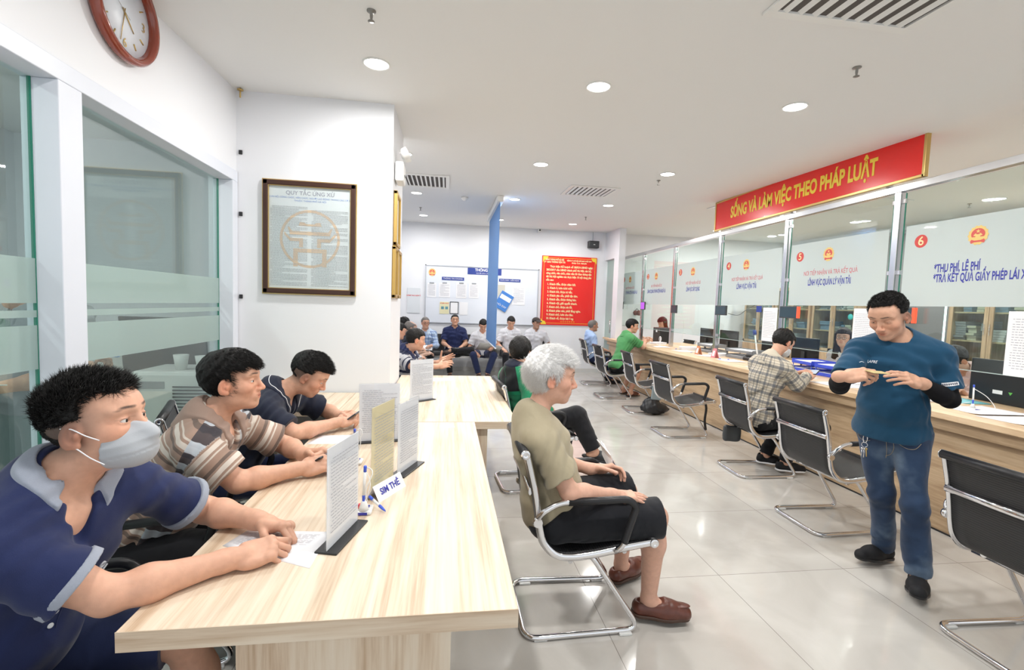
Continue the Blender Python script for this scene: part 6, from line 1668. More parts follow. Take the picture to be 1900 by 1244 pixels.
def pat_greenjacket(nt, u, v, part, n, tc):
    yoke = mth(nt, 'MULTIPLY', mth(nt, 'MULTIPLY', mth(nt, 'LESS_THAN', part, .5), mth(nt, 'GREATER_THAN', v, .33)), mth(nt, 'GREATER_THAN', mth(nt, 'ABSOLUTE', u), .34))
    c = mixc(nt, yoke, (.018, .21, .10), (.012, .014, .016))
    st = mth(nt, 'MULTIPLY', mth(nt, 'LESS_THAN', part, .5), mth(nt, 'MULTIPLY', mth(nt, 'GREATER_THAN', v, .30), mth(nt, 'LESS_THAN', v, .33)))
    return mixc(nt, st, c, (.02, .36, .17))
K = {}
K['navy'] = cloth_mat('navy_pique', (.017, .026, .092)); K['greycollar'] = cloth_mat('grey_rib', (.33, .36, .43), wr=.1)
K['brown'] = cloth_mat('brown_striped_cotton', (.3, .2, .15), pat=pat_stripes); K['browncol'] = cloth_mat('brown_collar', (.36, .25, .20), wr=.1)
K['black'] = cloth_mat('black_navy_pique', (.014, .018, .038)); K['khaki'] = cloth_mat('khaki_jersey', (.40, .345, .235)); K['darkshort'] = cloth_mat('black_cotton', (.012, .013, .017))
K['teal'] = cloth_mat('petrol_blue_jersey', (.010, .064, .130)); K['jeans'] = cloth_mat('denim', (.05, .1, .2), pat=pat_jeans)
K['plaid'] = cloth_mat('cream_plaid_flannel', (.5, .5, .4), pat=pat_plaid((.56, .50, .40), (.055, .07, .10), (.26, .22, .17)))
K['blueplaid'] = cloth_mat('blue_plaid', (.3, .4, .6), pat=pat_plaid((.55, .66, .78), (.05, .12, .38), (.10, .25, .5), .07))
K['green'] = cloth_mat('green_pique', (.10, .34, .12)); K['lightblue'] = cloth_mat('light_blue_cotton', (.40, .53, .80)); K['white'] = cloth_mat('white_cotton', (.70, .70, .74)); K['pink'] = cloth_mat('pale_pink_cotton', (.72, .54, .52))
K['trousers'] = cloth_mat('dark_trousers', (.012, .012, .015)); K['navyt'] = cloth_mat('navy_trousers', (.018, .028, .085)); K['gj'] = cloth_mat('green_black_jacket', (.02, .2, .1), pat=pat_greenjacket)
K['ring'] = cloth_mat('striped_polo', (.1, .1, .1), pat=pat_rings((.50, .50, .52), (.02, .025, .06), .07, .45)); K['sleeve'] = cloth_mat('black_arm_sleeve', (.004, .004, .006), wr=.15, weave=.1, sheen=0); K['greyshirt'] = cloth_mat('grey_cotton', (.30, .32, .34))
K['cap'] = cloth_mat('dark_cap_cloth', (.05, .04, .038)); K['mask_grey'] = mat('grey_face_mask', (.42, .44, .47), .8, bump=(500, .2, .001)); K['mask_white'] = mat('white_face_mask', (.72, .73, .74), .8)
K['leather'] = mat('brown_leather', (.105, .030, .018), .33, coat=.2, bump=(60, .25, .002), var=.25, vscale=25); K['suede'] = mat('black_canvas', (.008, .008, .010), .75); K['brownshoe'] = mat('dark_brown_shoe', (.06, .03, .02), .5)
hair_short = dict(t=.009, ts=.002, amp=.003)

# the masked man nearest the camera
r1, J1 = person('masked', 'man in navy polo shirt with grey collar and grey mask, forearms on the table',
  h=.0026, s=1.04, pelvis=(-1.16, 1.26, .51), neck=(-.955, 1.275, 1.015), head=(-.862, 1.30, 1.170), tyaw=-20, pyaw=4, hyaw=-1, hpitch=-9, hroll=0, belly=.03, g=1.06,
  sr=(-.955, 1.105, .945), sl=(-.875, 1.445, .955), er=(-.775, 1.180, .787), el=(-.770, 1.625, .795), wr=(-.572, 1.325, .785), wl=(-.580, 1.545, .792),
  handr=dict(dir=(.86, .42, .05), up=(-.15, -.55, .82), curl=((.55, .9, .5), (.75, 1.0, .6), (.85, 1.1, .7), (.95, 1.1, .7)), thumb=(.25, .6)),
  handl=dict(dir=(.93, -.36, -.05), up=(.1, .35, .93), curl=((.6, .9, .5), (.7, 1.0, .6), (.8, 1.1, .7), (.9, 1.1, .7)), thumb=(.25, .6)),
  kr=(-.74, 1.12, .49), kl=(-.74, 1.44, .50), ar=(-.62, 1.16, .09), al=(-.66, 1.46, .09),
  hair=dict(t=.008, ts=.001, zf=.074, xs=.010, n=15000, len=.024, comb=(.45, 0, .35), lift=.9, jit=.2, rad=.0006, zn=-.070, short=.12, side=.018), fade=.92, mask=K['mask_grey'], gaze=(.05, 0),
  shirt=dict(name='polo_shirt', mat=K['navy'], collar=K['greycollar'], v=.055, sleeve=.70, cuffmat=K['greycollar'], hem=.02, flare=.016, copen=.45, cw=.030, wr=.004, h=.0040),
  pants=dict(mat=K['navyt'], waist=.10, short=.9), shorts=True, shoes=dict(kind='canvas', mat=K['suede']))
# the man in the brown striped shirt
r2, J2 = person('striped', 'man in a brown and cream striped shirt holding a phone, gazing to the right',
  h=.0028, s=1.03, pelvis=(-1.19, 2.03, .50), neck=(-.955, 2.045, .985), head=(-.862, 2.055, 1.150), tyaw=4, hyaw=4, hpitch=-3, belly=.02, g=1.03,
  sr=(-.925, 1.87, .920), sl=(-.925, 2.225, .925), er=(-.775, 1.880, .790), el=(-.735, 2.31, .80), wr=(-.600, 2.010, .792), wl=(-.620, 2.180, .800),
  handr=dict(dir=(.92, .32, .12), up=(.0, -.75, .60), curl=((.5, .7, .4), (.65, .8, .5), (.75, .9, .5), (.85, .9, .5)), thumb=(.35, .5)),
  handl=dict(dir=(.94, -.30, .18), up=(.1, .60, .75), curl=((.35, .5, .3), (.6, .7, .4), (.7, .8, .5), (.8, .8, .5)), thumb=(.6, .35)),
  kr=(-.78, 1.92, .50), kl=(-.78, 2.20, .50), ar=(-.72, 1.92, .09), al=(-.72, 2.20, .09),
  hair=dict(t=.018, ts=.008, zf=.056, xs=.016, n=11000, len=.026, comb=(.9, -.15, -.35), lift=.12, jit=.12, rad=.0006, zn=-.085, zs=-.02), gaze=(-.05, .05), nose=.98,
  shirt=dict(name='striped_shirt', mat=K['brown'], collar=K['browncol'], v=.06, sleeve=.78, hem=.0, flare=.022, copen=.40, wr=.004),
  pants=dict(mat=K['trousers']), shoes=dict(kind='canvas', mat=K['suede']))
# the man with the bowed head
r3, J3 = person('bowed', 'man in a black navy polo with white collar line, head bowed over his phone',
  h=.0032, s=1.03, pelvis=(-1.20, 2.74, .50), neck=(-.945, 2.755, .955), head=(-.765, 2.79, 1.068), tyaw=2, hyaw=6, hpitch=33, hroll=4, g=1.05,
  sr=(-.930, 2.575, .905), sl=(-.905, 2.935, .905), er=(-.775, 2.535, .795), el=(-.745, 3.06, .80), wr=(-.610, 2.735, .800), wl=(-.620, 2.905, .800),
  handr=dict(dir=(.80, .55, .18), up=(.0, -.70, .65), curl=((.5, .8, .4), (.6, .9, .5), (.7, .9, .5), (.8, .9, .5))),
  handl=dict(dir=(.85, -.45, .2), up=(.1, .65, .70), curl=((.5, .8, .4), (.6, .9, .5), (.7, .9, .5), (.8, .9, .5))),
  kr=(-.80, 2.62, .50), kl=(-.80, 2.90, .50), ar=(-.74, 2.62, .09), al=(-.74, 2.90, .09),
  hair=dict(t=.014, ts=.001, zf=.066, xs=.014, short=.15, side=.018, n=9000, len=.024, comb=(.9, 0, .25), lift=.25, jit=.12, rad=.0006, zn=-.06), fade=.85,
  shirt=dict(name='polo_shirt', mat=K['black'], collar=K['black'], v=.05, sleeve=.80, hem=.0, flare=.02, copen=.40, piping=M['paper']),
  pants=dict(mat=K['navyt']), shoes=dict(kind='canvas', mat=K['suede']))
# the white-haired man
r4, J4 = person('whitehair', 'white-haired man in a khaki t-shirt and black shorts seated sideways, brown loafers',
  h=.0030, s=1.04, pelvis=(.525, 2.19, .500), neck=(.430, 2.195, .965), head=(.515, 2.20, 1.165), tyaw=0, hyaw=-7, hpitch=6, belly=.04, g=1.0,
  sr=(.445, 2.020, .885), sl=(.445, 2.370, .885), er=(.560, 1.960, .685), el=(.560, 2.43, .685), wr=(.785, 2.035, .638), wl=(.775, 2.335, .655),
  handr=dict(dir=(.96, .12, -.12), up=(.10, -.15, .98), curl=((.10, .18, .1), (.12, .20, .12), (.15, .22, .12), (.2, .25, .15)), thumb=(.35, .2), spread=.05),
  handl=dict(dir=(.85, -.15, .1), up=(.2, .55, .8), curl=((.4, .7, .4), (.5, .8, .5), (.6, .8, .5), (.7, .8, .5))),
  kr=(1.010, 2.050, .520), kl=(.975, 2.335, .530), ar=(1.005, 2.065, .105), al=(.985, 2.375, .100), toer=-14, toel=30,
  hs=1.07, hair=dict(t=.012, ts=.012, zf=.068, xs=.022, n=18000, len=.030, comb=lambda p, l: np.stack((-.3 * np.ones(len(p)), 0 * l[:, 0], -.7 * np.ones(len(p))), 1) + np.outer(np.clip(l[:, 2] * 9, 0, 1), V3(1.1, 0, .8)), lift=.2, jit=.16, rad=.0006, mat=M['hair_white'], zn=-.085, amp=.004), nose=1.1, fat=1.08, skin=(.64, .37, .27), lid=.6,
  shirt=dict(name='khaki_t_shirt', mat=K['khaki'], sleeve=.72, hem=-.07, flare=.020, inf=.014, neck=.058, wr=.005), hemplane=((.50, 2.19, .455), (.45, 0, -.9)),
  pants=dict(name='shorts', mat=K['darkshort'], short=1.04, inf=.022, wr=.006), shorts=True, shoes=dict(kind='loafer', mat=K['leather'], sole=K['brownshoe']))
# the person in the green and black jacket behind him
r5, J5 = person('jacket', 'person in green and black jacket with crossed legs and black sandals',
  h=.0048, s=1.0, pelvis=(.685, 3.84, .50), neck=(.585, 3.83, .960), head=(.625, 3.86, 1.112), tyaw=25, hyaw=62, hpitch=5,
  er=(.66, 3.58, .72), el=(.55, 4.05, .72), wr=(.86, 3.68, .64), wl=(.84, 3.98, .64),
  kr=(1.075, 3.66, .625), ar=(1.215, 3.62, .350), kl=(1.07, 3.92, .52), al=(1.03, 3.95, .09), toer=-12, tpr=12, kpole=(1, 0, .4),
  hair=dict(t=.020, ts=.014, zf=.05, zn=-.085, amp=.003), glasses=True,
  shirt=dict(name='jacket', mat=K['gj'], sleeve=2.0, hem=-.05, inf=.018, wr=.006, collar=K['black']), pants=dict(mat=K['trousers'], inf=.018), shoes=dict(kind='sandal', mat=M['black_plastic']))
# the standing man
r6, J6 = person('standing', 'standing man in petrol blue t-shirt and jeans looking at a card', seated=False,
  h=.0030, s=1.0, pelvis=(2.535, 2.31, .865), neck=(2.485, 2.265, 1.375), head=(2.375, 2.235, 1.512), tyaw=-146, pyaw=-150, hyaw=-160, hpitch=27, hroll=2,
  sr=(2.345, 2.365, 1.315), sl=(2.590, 2.125, 1.315), er=(2.150, 2.275, 1.120), el=(2.630, 2.090, 1.085), wr=(2.010, 2.130, 1.195), wl=(2.420, 2.060, 1.175),
  handr=dict(dir=(.72, -.62, .22), up=(-.45, -.50, .60), curl=((.45, .7, .3), (.6, .9, .4), (.8, 1.0, .5), (.95, 1.0, .5)), thumb=(.1, .4), spread=.01),
  handl=dict(dir=(-.97, -.10, .26), up=(-.15, -.75, .60), curl=((.20, .35, .2), (.25, .42, .25), (.32, .5, .3), (.4, .55, .35)), thumb=(.15, .3), spread=.01),
  kr=(2.545, 2.335, .480), kl=(2.565, 2.165, .490), ar=(2.700, 2.445, .100), al=(2.610, 2.150, .100), toer=186, toel=-138, tpr=-4, tpl=-8,
  lid=.3, hs=1.03, hair=dict(t=.006, ts=.001, zf=.086, xs=.024, short=.3, n=10000, len=.014, comb=(.7, 0, .4), lift=.3, jit=.2, rad=.0006, zn=-.065, side=.022), fade=.85, skin=(.60, .34, .23),
  shirt=dict(name='t_shirt', mat=K['teal'], sleeve=.74, hem=-.035, flare=.008, inf=.012, neck=.070, wr=.0028, ww=.0014, under=K['sleeve']), g=1.0, belly=.03, pants=dict(name='jeans', mat=K['jeans'], inf=.013, th=.070, ar=.048, kr=.92, cut=.95, waist=.02, wr=.006), shoes=dict(kind='canvas', mat=K['suede']))
# the man in the plaid shirt
r7, J7 = person('plaid', 'man in cream plaid shirt and white mask bent over a phone at the counter',
  h=.0042, s=.98, pelvis=(2.93, 4.03, .50), neck=(3.045, 4.01, 1.065), head=(3.165, 4.02, 1.235), tyaw=8, hyaw=6, hpitch=30,
  er=(3.19, 3.83, .870), el=(3.19, 4.24, .885), wr=(3.40, 3.975, .915), wl=(3.40, 4.13, .925),
  handr=dict(dir=(.85, .35, .25), up=(0, -.6, .7), curl=(.5, .6, .7, .8)), handl=dict(dir=(.85, -.3, .25), up=(0, .6, .7), curl=(.5, .6, .7, .8)),
  kr=(3.33, 3.93, .50), kl=(3.33, 4.16, .50), ar=(3.21, 3.95, .10), al=(3.17, 4.17, .10), toer=-18, toel=-25,
  hair=dict(t=.014, ts=.006, zf=.055, amp=.004, zn=-.07), mask=K['mask_white'],
  shirt=dict(name='plaid_shirt', mat=K['plaid'], sleeve=2.0, hem=-.06, inf=.018, wr=.006, collar=K['plaid']), pants=dict(mat=K['trousers']), shoes=dict(kind='canvas', mat=K['suede'], sole=M['paper']))
r8, J8 = person('green', 'man in a green polo shirt leaning on the counter with clasped hands',
  h=.0058, s=1.0, pelvis=(2.92, 7.66, .50), neck=(3.12, 7.76, 1.035), head=(3.225, 7.80, 1.205), tyaw=10, hyaw=-22, hpitch=8,
  er=(3.36, 7.62, .86), el=(3.36, 7.98, .87), wr=(3.47, 7.80, .915), wl=(3.50, 7.90, .92), handr=dict(dir=(.4, .6, .5)), handl=dict(dir=(.4, -.6, .5)),
  kr=(3.30, 7.6, .48), kl=(3.30, 7.85, .48), ar=(3.16, 7.60, .09), al=(3.12, 7.82, .09),
  hair=dict(t=.014, ts=.006, zf=.055), shirt=dict(name='polo_shirt', mat=K['green'], sleeve=.72, hem=-.05, collar=K['green'], inf=.014), pants=dict(mat=K['darkshort'], short=.95), shorts=True, shoes=dict(kind='sandal', mat=K['leather']))
r9, J9 = person('lightblue', 'man in a light blue shirt with shaved hair at the far end of the counter',
  h=.0068, s=.97, pelvis=(2.88, 9.0, .50), neck=(2.845, 9.0, .985), head=(2.905, 9.0, 1.145), tyaw=0, hyaw=2, er=(2.90, 8.80, .74), el=(2.92, 9.2, .74), wr=(3.12, 8.85, .68), wl=(3.12, 9.15, .68),
  ar=(3.30, 8.9, .09), al=(3.30, 9.15, .09), hair=dict(t=.003, ts=.001, amp=.001, mat=M['hair_grey']), skin=(.40, .22, .15),
  shirt=dict(mat=K['lightblue'], sleeve=.78, hem=-.04, collar=K['lightblue']), pants=dict(mat=K['navyt']), shoes=dict(kind='canvas', mat=K['suede']))
# clerks behind the glass
person('clerk_glasses', 'woman clerk with long brown hair and glasses behind window 5', h=.0058, s=.95, pelvis=(5.02, 5.12, .52), neck=(4.90, 5.13, 1.075), head=(4.84, 5.12, 1.235), tyaw=-170, hyaw=-146, hpitch=-3,
  wr=(4.62, 5.30, .85), wl=(4.60, 4.98, .85), hair=dict(t=.018, ts=.018, zf=.052, long=.25, mat=M['hair_brown'], xs=.012), glasses=True, skin=(.66, .42, .32),
  shirt=dict(mat=K['white'], sleeve=2.0, hem=-.04, collar=K['white']), pants=dict(mat=K['trousers']))
person('clerk_pink', 'clerk in a pale pink shirt bending over papers behind window 6', h=.0058, s=.98, pelvis=(4.98, 3.58, .52), neck=(4.76, 3.64, 1.020), head=(4.62, 3.66, 1.135), tyaw=172, hyaw=176, hpitch=42,
  wr=(4.45, 3.78, .86), wl=(4.45, 3.42, .86), hair=dict(t=.020, ts=.014, zf=.05), skin=(.64, .40, .30), shirt=dict(mat=K['pink'], sleeve=2.0, hem=-.04, collar=K['pink'], inf=.018), pants=dict(mat=K['trousers']))
person('clerk_far', 'clerk with a dark hood of hair and white sleeves behind window 2', h=.007, s=.95, pelvis=(4.78, 9.50, .52), neck=(4.64, 9.48, 1.06), head=(4.57, 9.46, 1.225), tyaw=180, hyaw=200, hpitch=18,
  wr=(4.30, 9.62, .88), wl=(4.32, 9.32, .88), hair=dict(t=.022, ts=.020, zf=.05, long=.14), skin=(.66, .42, .32), shirt=dict(mat=K['white'], sleeve=2.0, hem=-.04), pants=dict(mat=K['trousers']))
# people on the bench below the whiteboard
def sitter(key, label, x, hz, shirt, pants, y=9.86, tyaw=-90, hyaw=-90, hpitch=5, s=1.0, fwd=.0, wr=(-.14, -.36, .64), wl=(.14, -.36, .64), legs=None, **kw):
    f = V3(math.cos(tyaw * D2R), math.sin(tyaw * D2R), 0); l = V3(-f[1], f[0], 0); P0 = V3(x, y, 0)
    def W(a, b, z): return tuple(P0 + f * b + l * a + V3(0, 0, z))
    d = dict(h=.007, s=s, pelvis=W(0, 0, .47), neck=W(0, fwd, hz - .165), head=W(0, fwd + .055 + .05 * (hpitch > 20), hz), tyaw=tyaw, hyaw=hyaw, hpitch=hpitch,
             wr=W(wr[0], -wr[1], wr[2]), wl=W(wl[0], -wl[1], wl[2]), poler=tuple(-l * .6 - f * .3 + V3(0, 0, -1)), polel=tuple(l * .6 - f * .3 + V3(0, 0, -1)),
             hair=dict(t=.012, ts=.005), shirt=shirt, pants=pants, shoes=dict(kind='canvas', mat=K['brownshoe']))
    if legs is None: legs = dict(kr=W(-.13, .40, .47), kl=W(.13, .40, .47), ar=W(-.11, .44, .09), al=W(.11, .44, .09))
    else: legs = {k: W(*v) for k, v in legs.items()}
    d.update(legs); d.update(kw); return person(key, label, **d)
ss = lambda m, **k: dict(mat=K[m], sleeve=.74, hem=-.03, collar=K[m], inf=.013, **k)
sitter('bench_navy', 'heavy man in navy polo with one leg crossed on the far bench', .18, 1.145, ss('navy'), dict(mat=K['trousers']), g=1.15, hpitch=-4, hyaw=-85,
  wr=(-.12, -.30, .62), wl=(.14, -.30, .62), legs=dict(kr=(-.12, .38, .47), ar=(-.08, .40, .09), kl=(.34, .33, .56), al=(-.08, .42, .55)), skin=(.58, .33, .22), hair=dict(t=.006, ts=.002), toel=180)
sitter('bench_paper', 'man in white polo and navy trousers reading a newspaper', .76, 1.065, ss('white'), dict(mat=K['navyt']), hpitch=34, fwd=.08, legs=dict(kr=(-.20, .40, .47), kl=(.22, .40, .47), ar=(-.08, .40, .09), al=(.10, .40, .09)), wr=(-.16, -.30, .52), wl=(.20, -.34, .62))
sitter('bench_white', 'man in white shirt with bowed head, seated right of the blue blind', 1.35, 1.14, ss('white'), dict(mat=K['trousers']), hpitch=28, fwd=.03, wr=(-.18, -.30, .60), wl=(.10, -.30, .60))
sitter('bench_cap', 'man in a white shirt and dark cap at the right end of the bench', 1.90, 1.135, ss('white'), dict(mat=K['trousers']), hpitch=2, hyaw=-72, fwd=.03, wr=(-.16, -.34, .58), wl=(.36, -.22, .64), skin=(.45, .26, .18), hair=dict(t=.004, ts=.003, mat=M['hair']), cap=K['cap'])
sitter('bench_plaid', 'man in a blue plaid shirt and glasses at the left end of the bench', -.42, 1.075, dict(mat=K['blueplaid'], sleeve=2.0, hem=-.03, collar=K['blueplaid']), dict(mat=K['trousers']), hyaw=-70, hpitch=4, glasses=True, y=9.80, hair=dict(t=.006, ts=.002, mat=M['hair_grey']))
# people along the left wall
sitter('left_bald', 'older balding man with grey hair seated by the wall corner', -.70, 1.060, ss('black'), dict(mat=K['trousers']), y=7.9, tyaw=10, hyaw=15, hpitch=12, fwd=.07, hair=dict(t=.004, ts=.003, mat=M['hair_grey'], bald=True), skin=(.55, .34, .25))
sitter('left_navy', 'dark-haired man in navy shirt half hidden by the wall corner', -.80, 1.050, ss('navy'), dict(mat=K['trousers']), y=7.25, tyaw=5, hyaw=10, hpitch=16, fwd=.05, hair=dict(t=.014, ts=.006))
sitter('left_back', 'person with tousled black hair farthest back along the left wall', -.86, 1.090, ss('black'), dict(mat=K['trousers']), y=8.65, tyaw=0, hyaw=60, hpitch=5, fwd=.06, hair=dict(t=.022, ts=.012, amp=.008))
# the man at the far end of the cross table
r18, J18 = person('ringpolo', 'man in a navy polo with grey bands talking with open hands beyond the cross table', h=.0052, s=1.0, pelvis=(-.52, 5.38, .49), neck=(-.425, 5.30, .945), head=(-.325, 5.24, 1.085), tyaw=-10, hyaw=14, hpitch=10,
  er=(-.32, 5.00, .81), el=(-.28, 5.42, .79), wr=(-.085, 5.02, .825), wl=(-.075, 5.22, .84), handr=dict(dir=(.95, .15, .2), up=(.1, -.9, .4), curl=(.3, .35, .4, .45)), handl=dict(dir=(.9, .0, .42), up=(.3, .9, .2), curl=(.2, .2, .25, .3), thumb=(.8, .1)),
  kr=(-.14, 5.26, .48), kl=(-.14, 5.50, .48), ar=(-.12, 5.26, .09), al=(-.12, 5.50, .09), hair=dict(t=.013, ts=.005, zf=.055),
  shirt=dict(name='polo_shirt', mat=K['ring'], sleeve=.72, hem=-.03, collar=K['navy'], inf=.014), pants=dict(mat=K['trousers']), shoes=dict(kind='canvas', mat=K['suede']))
# people behind the left glazing
person('glass_jeans', 'standing person in pale grey jeans holding papers behind the left glass', seated=False, h=.007, s=1.0, pelvis=(-2.20, 2.84, .88), neck=(-2.20, 2.84, 1.37), head=(-2.25, 2.80, 1.53), tyaw=-120, hyaw=-130, hpitch=25,
  wr=(-2.42, 2.66, 1.00), wl=(-2.22, 2.58, 1.00), kr=(-2.28, 2.84, .48), kl=(-2.12, 2.78, .48), ar=(-2.27, 2.86, .10), al=(-2.10, 2.86, .10), hair=dict(t=.014, ts=.006), shirt=ss('greyshirt'), pants=dict(mat=cloth_mat('grey_denim', (.22, .27, .27)), inf=.018), shoes=dict(kind='canvas', mat=K['suede']))
person('glass_snack', 'standing person behind the left glass reaching forward with a snack packet', seated=False, h=.007, s=1.0, pelvis=(-3.05, 4.15, .88), neck=(-3.0, 4.13, 1.37), head=(-2.95, 4.12, 1.53), tyaw=-20, hyaw=-20, hpitch=20,
  wr=(-2.78, 3.95, .98), wl=(-2.76, 4.18, .98), kr=(-3.04, 4.08, .48), kl=(-3.02, 4.24, .48), ar=(-3.05, 4.08, .10), al=(-3.04, 4.26, .10), hair=dict(t=.014, ts=.006), shirt=ss('white'), pants=dict(mat=K['trousers']), shoes=dict(kind='canvas', mat=K['suede']))
# ---------------------------------------------------------------- small marks on clothing and things held in hands
from mathutils.bvhtree import BVHTree
def bvh(o): return BVHTree.FromPolygons([v.co.copy() for v in o.data.vertices], [tuple(p.vertices) for p in o.data.polygons])
class Skin:
    """finds places on a garment: a, b = sideways and up from the hip centre, looking from the front"""
    def __init__(s, key, what):
        s.root, s.J, s.HR, s.hd = PEOPLE[key]; s.o = s.J[what]; s.t = bvh(s.o); T = s.J['TR']; s.f = Vector(T[:, 0]); s.l = Vector(T[:, 1]); s.u = Vector(T[:, 2]); s.p = Vector(s.J['pelvis']) - s.root.location
    def at(s, a, b, lift=.0012, frm=None):
        f = s.f if frm is None else Vector(frm).normalized(); o = s.p + s.l * a + s.u * b + f * .5
        h, n, i, d = s.t.ray_cast(o, -f)
        if h is None: return None, None
        if n.dot(f) < 0: n = -n
        return h + n * lift, n
    def line(s, pts, r, name, m, parent=None, n=5, frm=None):
        P = [s.at(a, b, frm=frm)[0] for a, b in smooth_path2(pts)]; P = [p for p in P if p is not None]
        if len(P) > 2: return MB().tube(P, r, n).build(name, m, parent or s.o)
def smooth_path2(pts): return [(p.x, p.y) for p in smooth_path([(a, b, 0) for a, b in pts], 6)]
M['thread'] = mat('tan_thread', (.45, .36, .22), .7); M['button'] = mat('pearl_button', (.70, .72, .74), .3); M['whitethread'] = mat('white_thread', (.72, .76, .82), .7)
if 'masked' in PEOPLE:
    S_ = Skin('masked', 'shirt_obj')
    for b in (.40, .365, .33, .295, .26):
        p, n = S_.at(.010, b, .001)
        if p is None: continue
        R_ = Vector((0, 0, 1)).rotation_difference(n).to_matrix(); MB().lathe([(.0060, 0), (.0066, .001), (.0060, .0024), (.0035, .0018)], p, 16, R_).build('button', M['button'], S_.o)
    S_.line([(.012, .42), (.022, .34), (.022, .25)], .0012, 'placket_seam', K['navy'], n=5)
    for k, pts in enumerate(([(.090, .375), (.096, .355), (.088, .335), (.094, .315)], [(.088, .360), (.078, .350), (.074, .338)], [(.096, .352), (.106, .346), (.110, .356)], [(.092, .318), (.086, .305), (.080, .300)], [(.094, .316), (.102, .306), (.100, .296)], [(.104, .325), (.114, .335), (.112, .350), (.120, .362)], [(.086, .380), (.092, .386), (.099, .380), (.095, .372), (.087, .372), (.086, .380)])):
        S_.line(pts, .0026, 'embroidered_emblem', M['whitethread'])
if 'standing' in PEOPLE:
    S_ = Skin('standing', 'shirt_obj')
    def stamp(S_, a, b, txt, size, name, m, squeeze=.8, right=None, frm=None, shear=0.0):
        p, n = S_.at(a, b, .0016, frm)
        if p is None: return
        r = (-S_.l if right is None else Vector(right)); r = (r - n * r.dot(n)).normalized() * -1; u = n.cross(r)
        if u.z < 0: u = -u
        r = u.cross(n)
        me = text_mesh(txt, size, squeeze=squeeze, offset=.0004, shear=shear)
        for v in me.vertices:
            q = p + r * v.co.x + u * v.co.y; h_ = S_.t.find_nearest(q)
            v.co = h_[0] + n * .0016
        me.materials.clear(); link_mesh(name, me, S_.o, m)
    stamp(S_, -.085, .415, 'LAFRE', .021, 'chest_logo', M['whitethread'], shear=.25)
    S_.line([(-.128, .418), (-.120, .421), (-.112, .416)], .0016, 'logo_mark', M['whitethread'])
    Jn = Skin('standing', 'pants_obj')
    for pts in ([(-.150, -.01), (-.135, -.055), (-.105, -.070), (-.075, -.058)], [(.145, -.02), (.125, -.050), (.09, -.055), (.05, -.035)], [(.030, -.03), (.034, -.07), (.020, -.12), (-.005, -.14)], [(0, -.03), (0, -.08), (-.002, -.15)]): Jn.line(pts, .0010, 'stitching', M['thread'])
    # keys clipped to the belt loop
    p, n = Jn.at(-.092, -.035, .010)
    if p is not None:
        p = p + Jn.root.location; t = thing('key_bunch', 'bunch of keys hanging on a carabiner from the jeans of the standing man', 'keys', p)
        r = -Jn.l; u = Vector((0, 0, 1)); nn = Vector((n.x, n.y, 0)).normalized()
        MB().tube([r * .010 * math.cos(a) + u * (.024 * math.sin(a) - .01) + nn * .004 for a in np.linspace(0, 2 * PI, 20)[:-1]], .0028, 7, closed=True).build('carabiner', M['chrome'], t)
        MB().tube([r * .014 * math.cos(a) + u * (.014 * math.sin(a) - .046) + nn * .006 for a in np.linspace(0, 2 * PI, 20)[:-1]], .0018, 6, closed=True).build('key_ring', M['chrome'], t)
        for k, (dx, l) in enumerate(((-.010, .050), (-.002, .058), (.006, .055))):
            m = MB(); c0 = r * dx + u * -.062 + nn * (.008 + .003 * k)
            m.tube([c0, c0 - u * .012], .006, 8, flat=.35, flatdir=r); m.tube([c0 - u * .010, c0 - u * l + r * dx * .4], .0028, 6, flat=.5, flatdir=r); m.build('key', M['steel'] if k else M['gold'], t)
    # sleeve patch
    sl, el = Vector(S_.J['sl']) - S_.root.location, Vector(S_.J['el']) - S_.root.location; ax = (el - sl).normalized(); mid = sl * .38 + el * .62
    view = (Vector((0, 0, 1.5)) - (mid + S_.root.location)); view = (view + S_.l * .9); view = (view - ax * view.dot(ax)).normalized(); h_ = S_.t.ray_cast(mid + view * .3, -view)
    if h_[0] is not None:
        c = h_[0]; n = view; uu = -ax; rr = uu.cross(n).normalized() * 1; m = MB(); G = []
        for j in range(2):
            row = []
            for i in range(9):
                q = c + rr * (i / 8 - .5) * .075 + uu * (j - .5) * .020; z = S_.t.find_nearest(q); row.append(z[0] + (q - z[0]) * 0 + (q + n * .1 - z[0]).normalized() * .0018)
            G.append(row)
        m.sheet(G); m.build('sleeve_patch', M['paper'], S_.o); m = MB()
        for i in range(8):
            q = c + rr * ((i + .5) / 8.6 - .5) * .072; z = S_.t.find_nearest(q); o_ = z[0] + (q + n * .1 - z[0]).normalized() * .0026; m.quad(o_ - rr * .003 - uu * .005, o_ + rr * .003 - uu * .005, o_ + rr * .003 + uu * .005, o_ - rr * .003 + uu * .005)
        m.build('patch_print', M['ink'], S_.o)
if 'striped' in PEOPLE:
    S_ = Skin('striped', 'shirt_obj'); S_.line([(.0, .44), (.012, .36), (.014, .24), (.012, .14)], .0016, 'placket', mat('placket_dark', (.12, .08, .065), .8), n=6)
    for b in (.40, .33, .26, .19):
        p, n = S_.at(-.004, b, .0008)
        if p is not None: MB().lathe([(.0050, 0), (.0054, .001), (.0048, .002), (.0025, .0016)], p, 14, Vector((0, 0, 1)).rotation_difference(n).to_matrix()).build('button', M['dark_plastic'], S_.o)
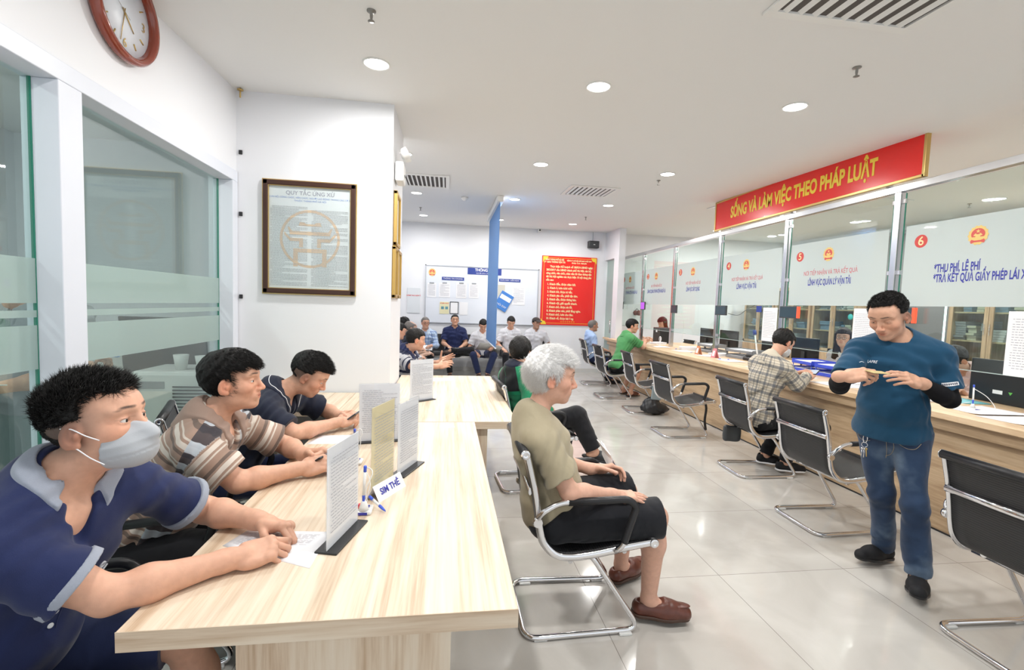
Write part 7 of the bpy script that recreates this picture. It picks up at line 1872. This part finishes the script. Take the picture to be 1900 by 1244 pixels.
def slab(name, label, cat, c, R, size, m, extra=None):
    """thin rectangular thing; R columns: length, width, normal"""
    t = thing(name, label, cat, c); Mx = Matrix([list(r) for r in np.asarray(R)]); t.rotation_euler = Mx.to_euler()
    a, b, h = size; MB().box((-a / 2, -b / 2, -h / 2), (a / 2, b / 2, h / 2), min(.003, h * .4)).build('body', m, t)
    if extra: MB().box((-a / 2 + .004, -b / 2 + .004, h / 2), (a / 2 - .004, b / 2 - .004, h / 2 + .0006)).build('screen', extra, t)
    return t
glow = mat('lit_phone_screen', (.30, .34, .40), .2, emit=((.6, .7, .85), .35))
slab('mobile_phone', 'dark mobile phone held by the man in the striped shirt', 'phone', (-.515, 2.105, .812), frame((.35, .94, .0), (-.55, .1, .8)), (.15, .072, .009), M['black_plastic'], glow)
slab('mobile_phone', 'mobile phone held low by the man with the bowed head', 'phone', (-.520, 2.825, .828), frame((.15, .98, .0), (-.6, .0, .8)), (.15, .072, .009), M['dark_plastic'], glow)
slab('mobile_phone', 'black mobile phone held by the man in the plaid shirt', 'phone', (3.50, 4.05, .955), frame((.3, -.95, .1), (-.5, -.1, .85)), (.15, .074, .009), M['black_plastic'], glow)
slab('id_card', 'small yellowish card held by the standing man', 'card', (2.130, 2.035, 1.232), frame((1, .0, -.05), (.05, -.12, 1)), (.095, .055, .004), mat('yellowish_card', (.52, .42, .20), .5))
t = thing('folded_papers', 'folded white papers held in the far hand of the white-haired man', 'papers', (.885, 2.42, .655))
for k, a in enumerate((-.25, .05, .30)):
    R_ = Matrix.Rotation(a, 3, 'Y'); MB().box((-.0, -.09, 0), (.004, .06, .115 - k * .02), .001, Matrix.Rotation(-.35 + a, 3, 'Y') @ Matrix.Rotation(.35, 3, 'X')).build('sheet', M['paper'], t)
t = thing('newspaper', 'open newspaper on the knees of the man beside the blue blind', 'newspaper', (.88, 9.46, .625)); t.rotation_euler = (-.55, .18, .15)
G = [[(u, v, .012 * math.cos(u * 14)) for u in np.linspace(-.24, .24, 7)] for v in (-.16, 0, .16)]; o = MB().sheet(G, .003).build('pages', mat('newsprint', (.52, .52, .50), .8), t)
q = MB(); [ink_lines(q, (x, -.14, .014), (1, 0, 0), (0, 1, 0), .13, .26, 12, i, fill=.3) for i, x in enumerate((-.22, -.07, .08))]; q.build('printed_text', M['greyink'], t)
paper([(.05, 9.42), (.28, 9.42), (.28, 9.56), (.05, 9.56)], .60, 'pale card held by the man in navy on the bench')
t = paper([(-.50, 9.32), (-.26, 9.32), (-.26, 9.50), (-.50, 9.50)], .60, 'white papers on the knees of the plaid shirt man on the bench'); t.rotation_euler = (.5, 0, 0)
t = thing('snack_packet', 'brown and blue snack packet held behind the left glass', 'packet', (-2.66, 4.06, 1.02)); t.rotation_euler = (.2, .1, .5); MB().box((-.09, -.05, -.02), (.02, .05, .02), .018).build('wrapper', mat('brown_wrapper', (.12, .08, .07), .4), t); MB().box((.02, -.05, -.02), (.11, .05, .02), .018).build('label', mat('blue_wrapper', (.06, .25, .62), .4), t)
slab('held_papers', 'white papers held by the person in grey jeans behind the left glass', 'papers', (-2.30, 2.55, 1.03), frame((.9, -.4, .1), (.1, .1, .95)), (.30, .22, .006), M['paper'])
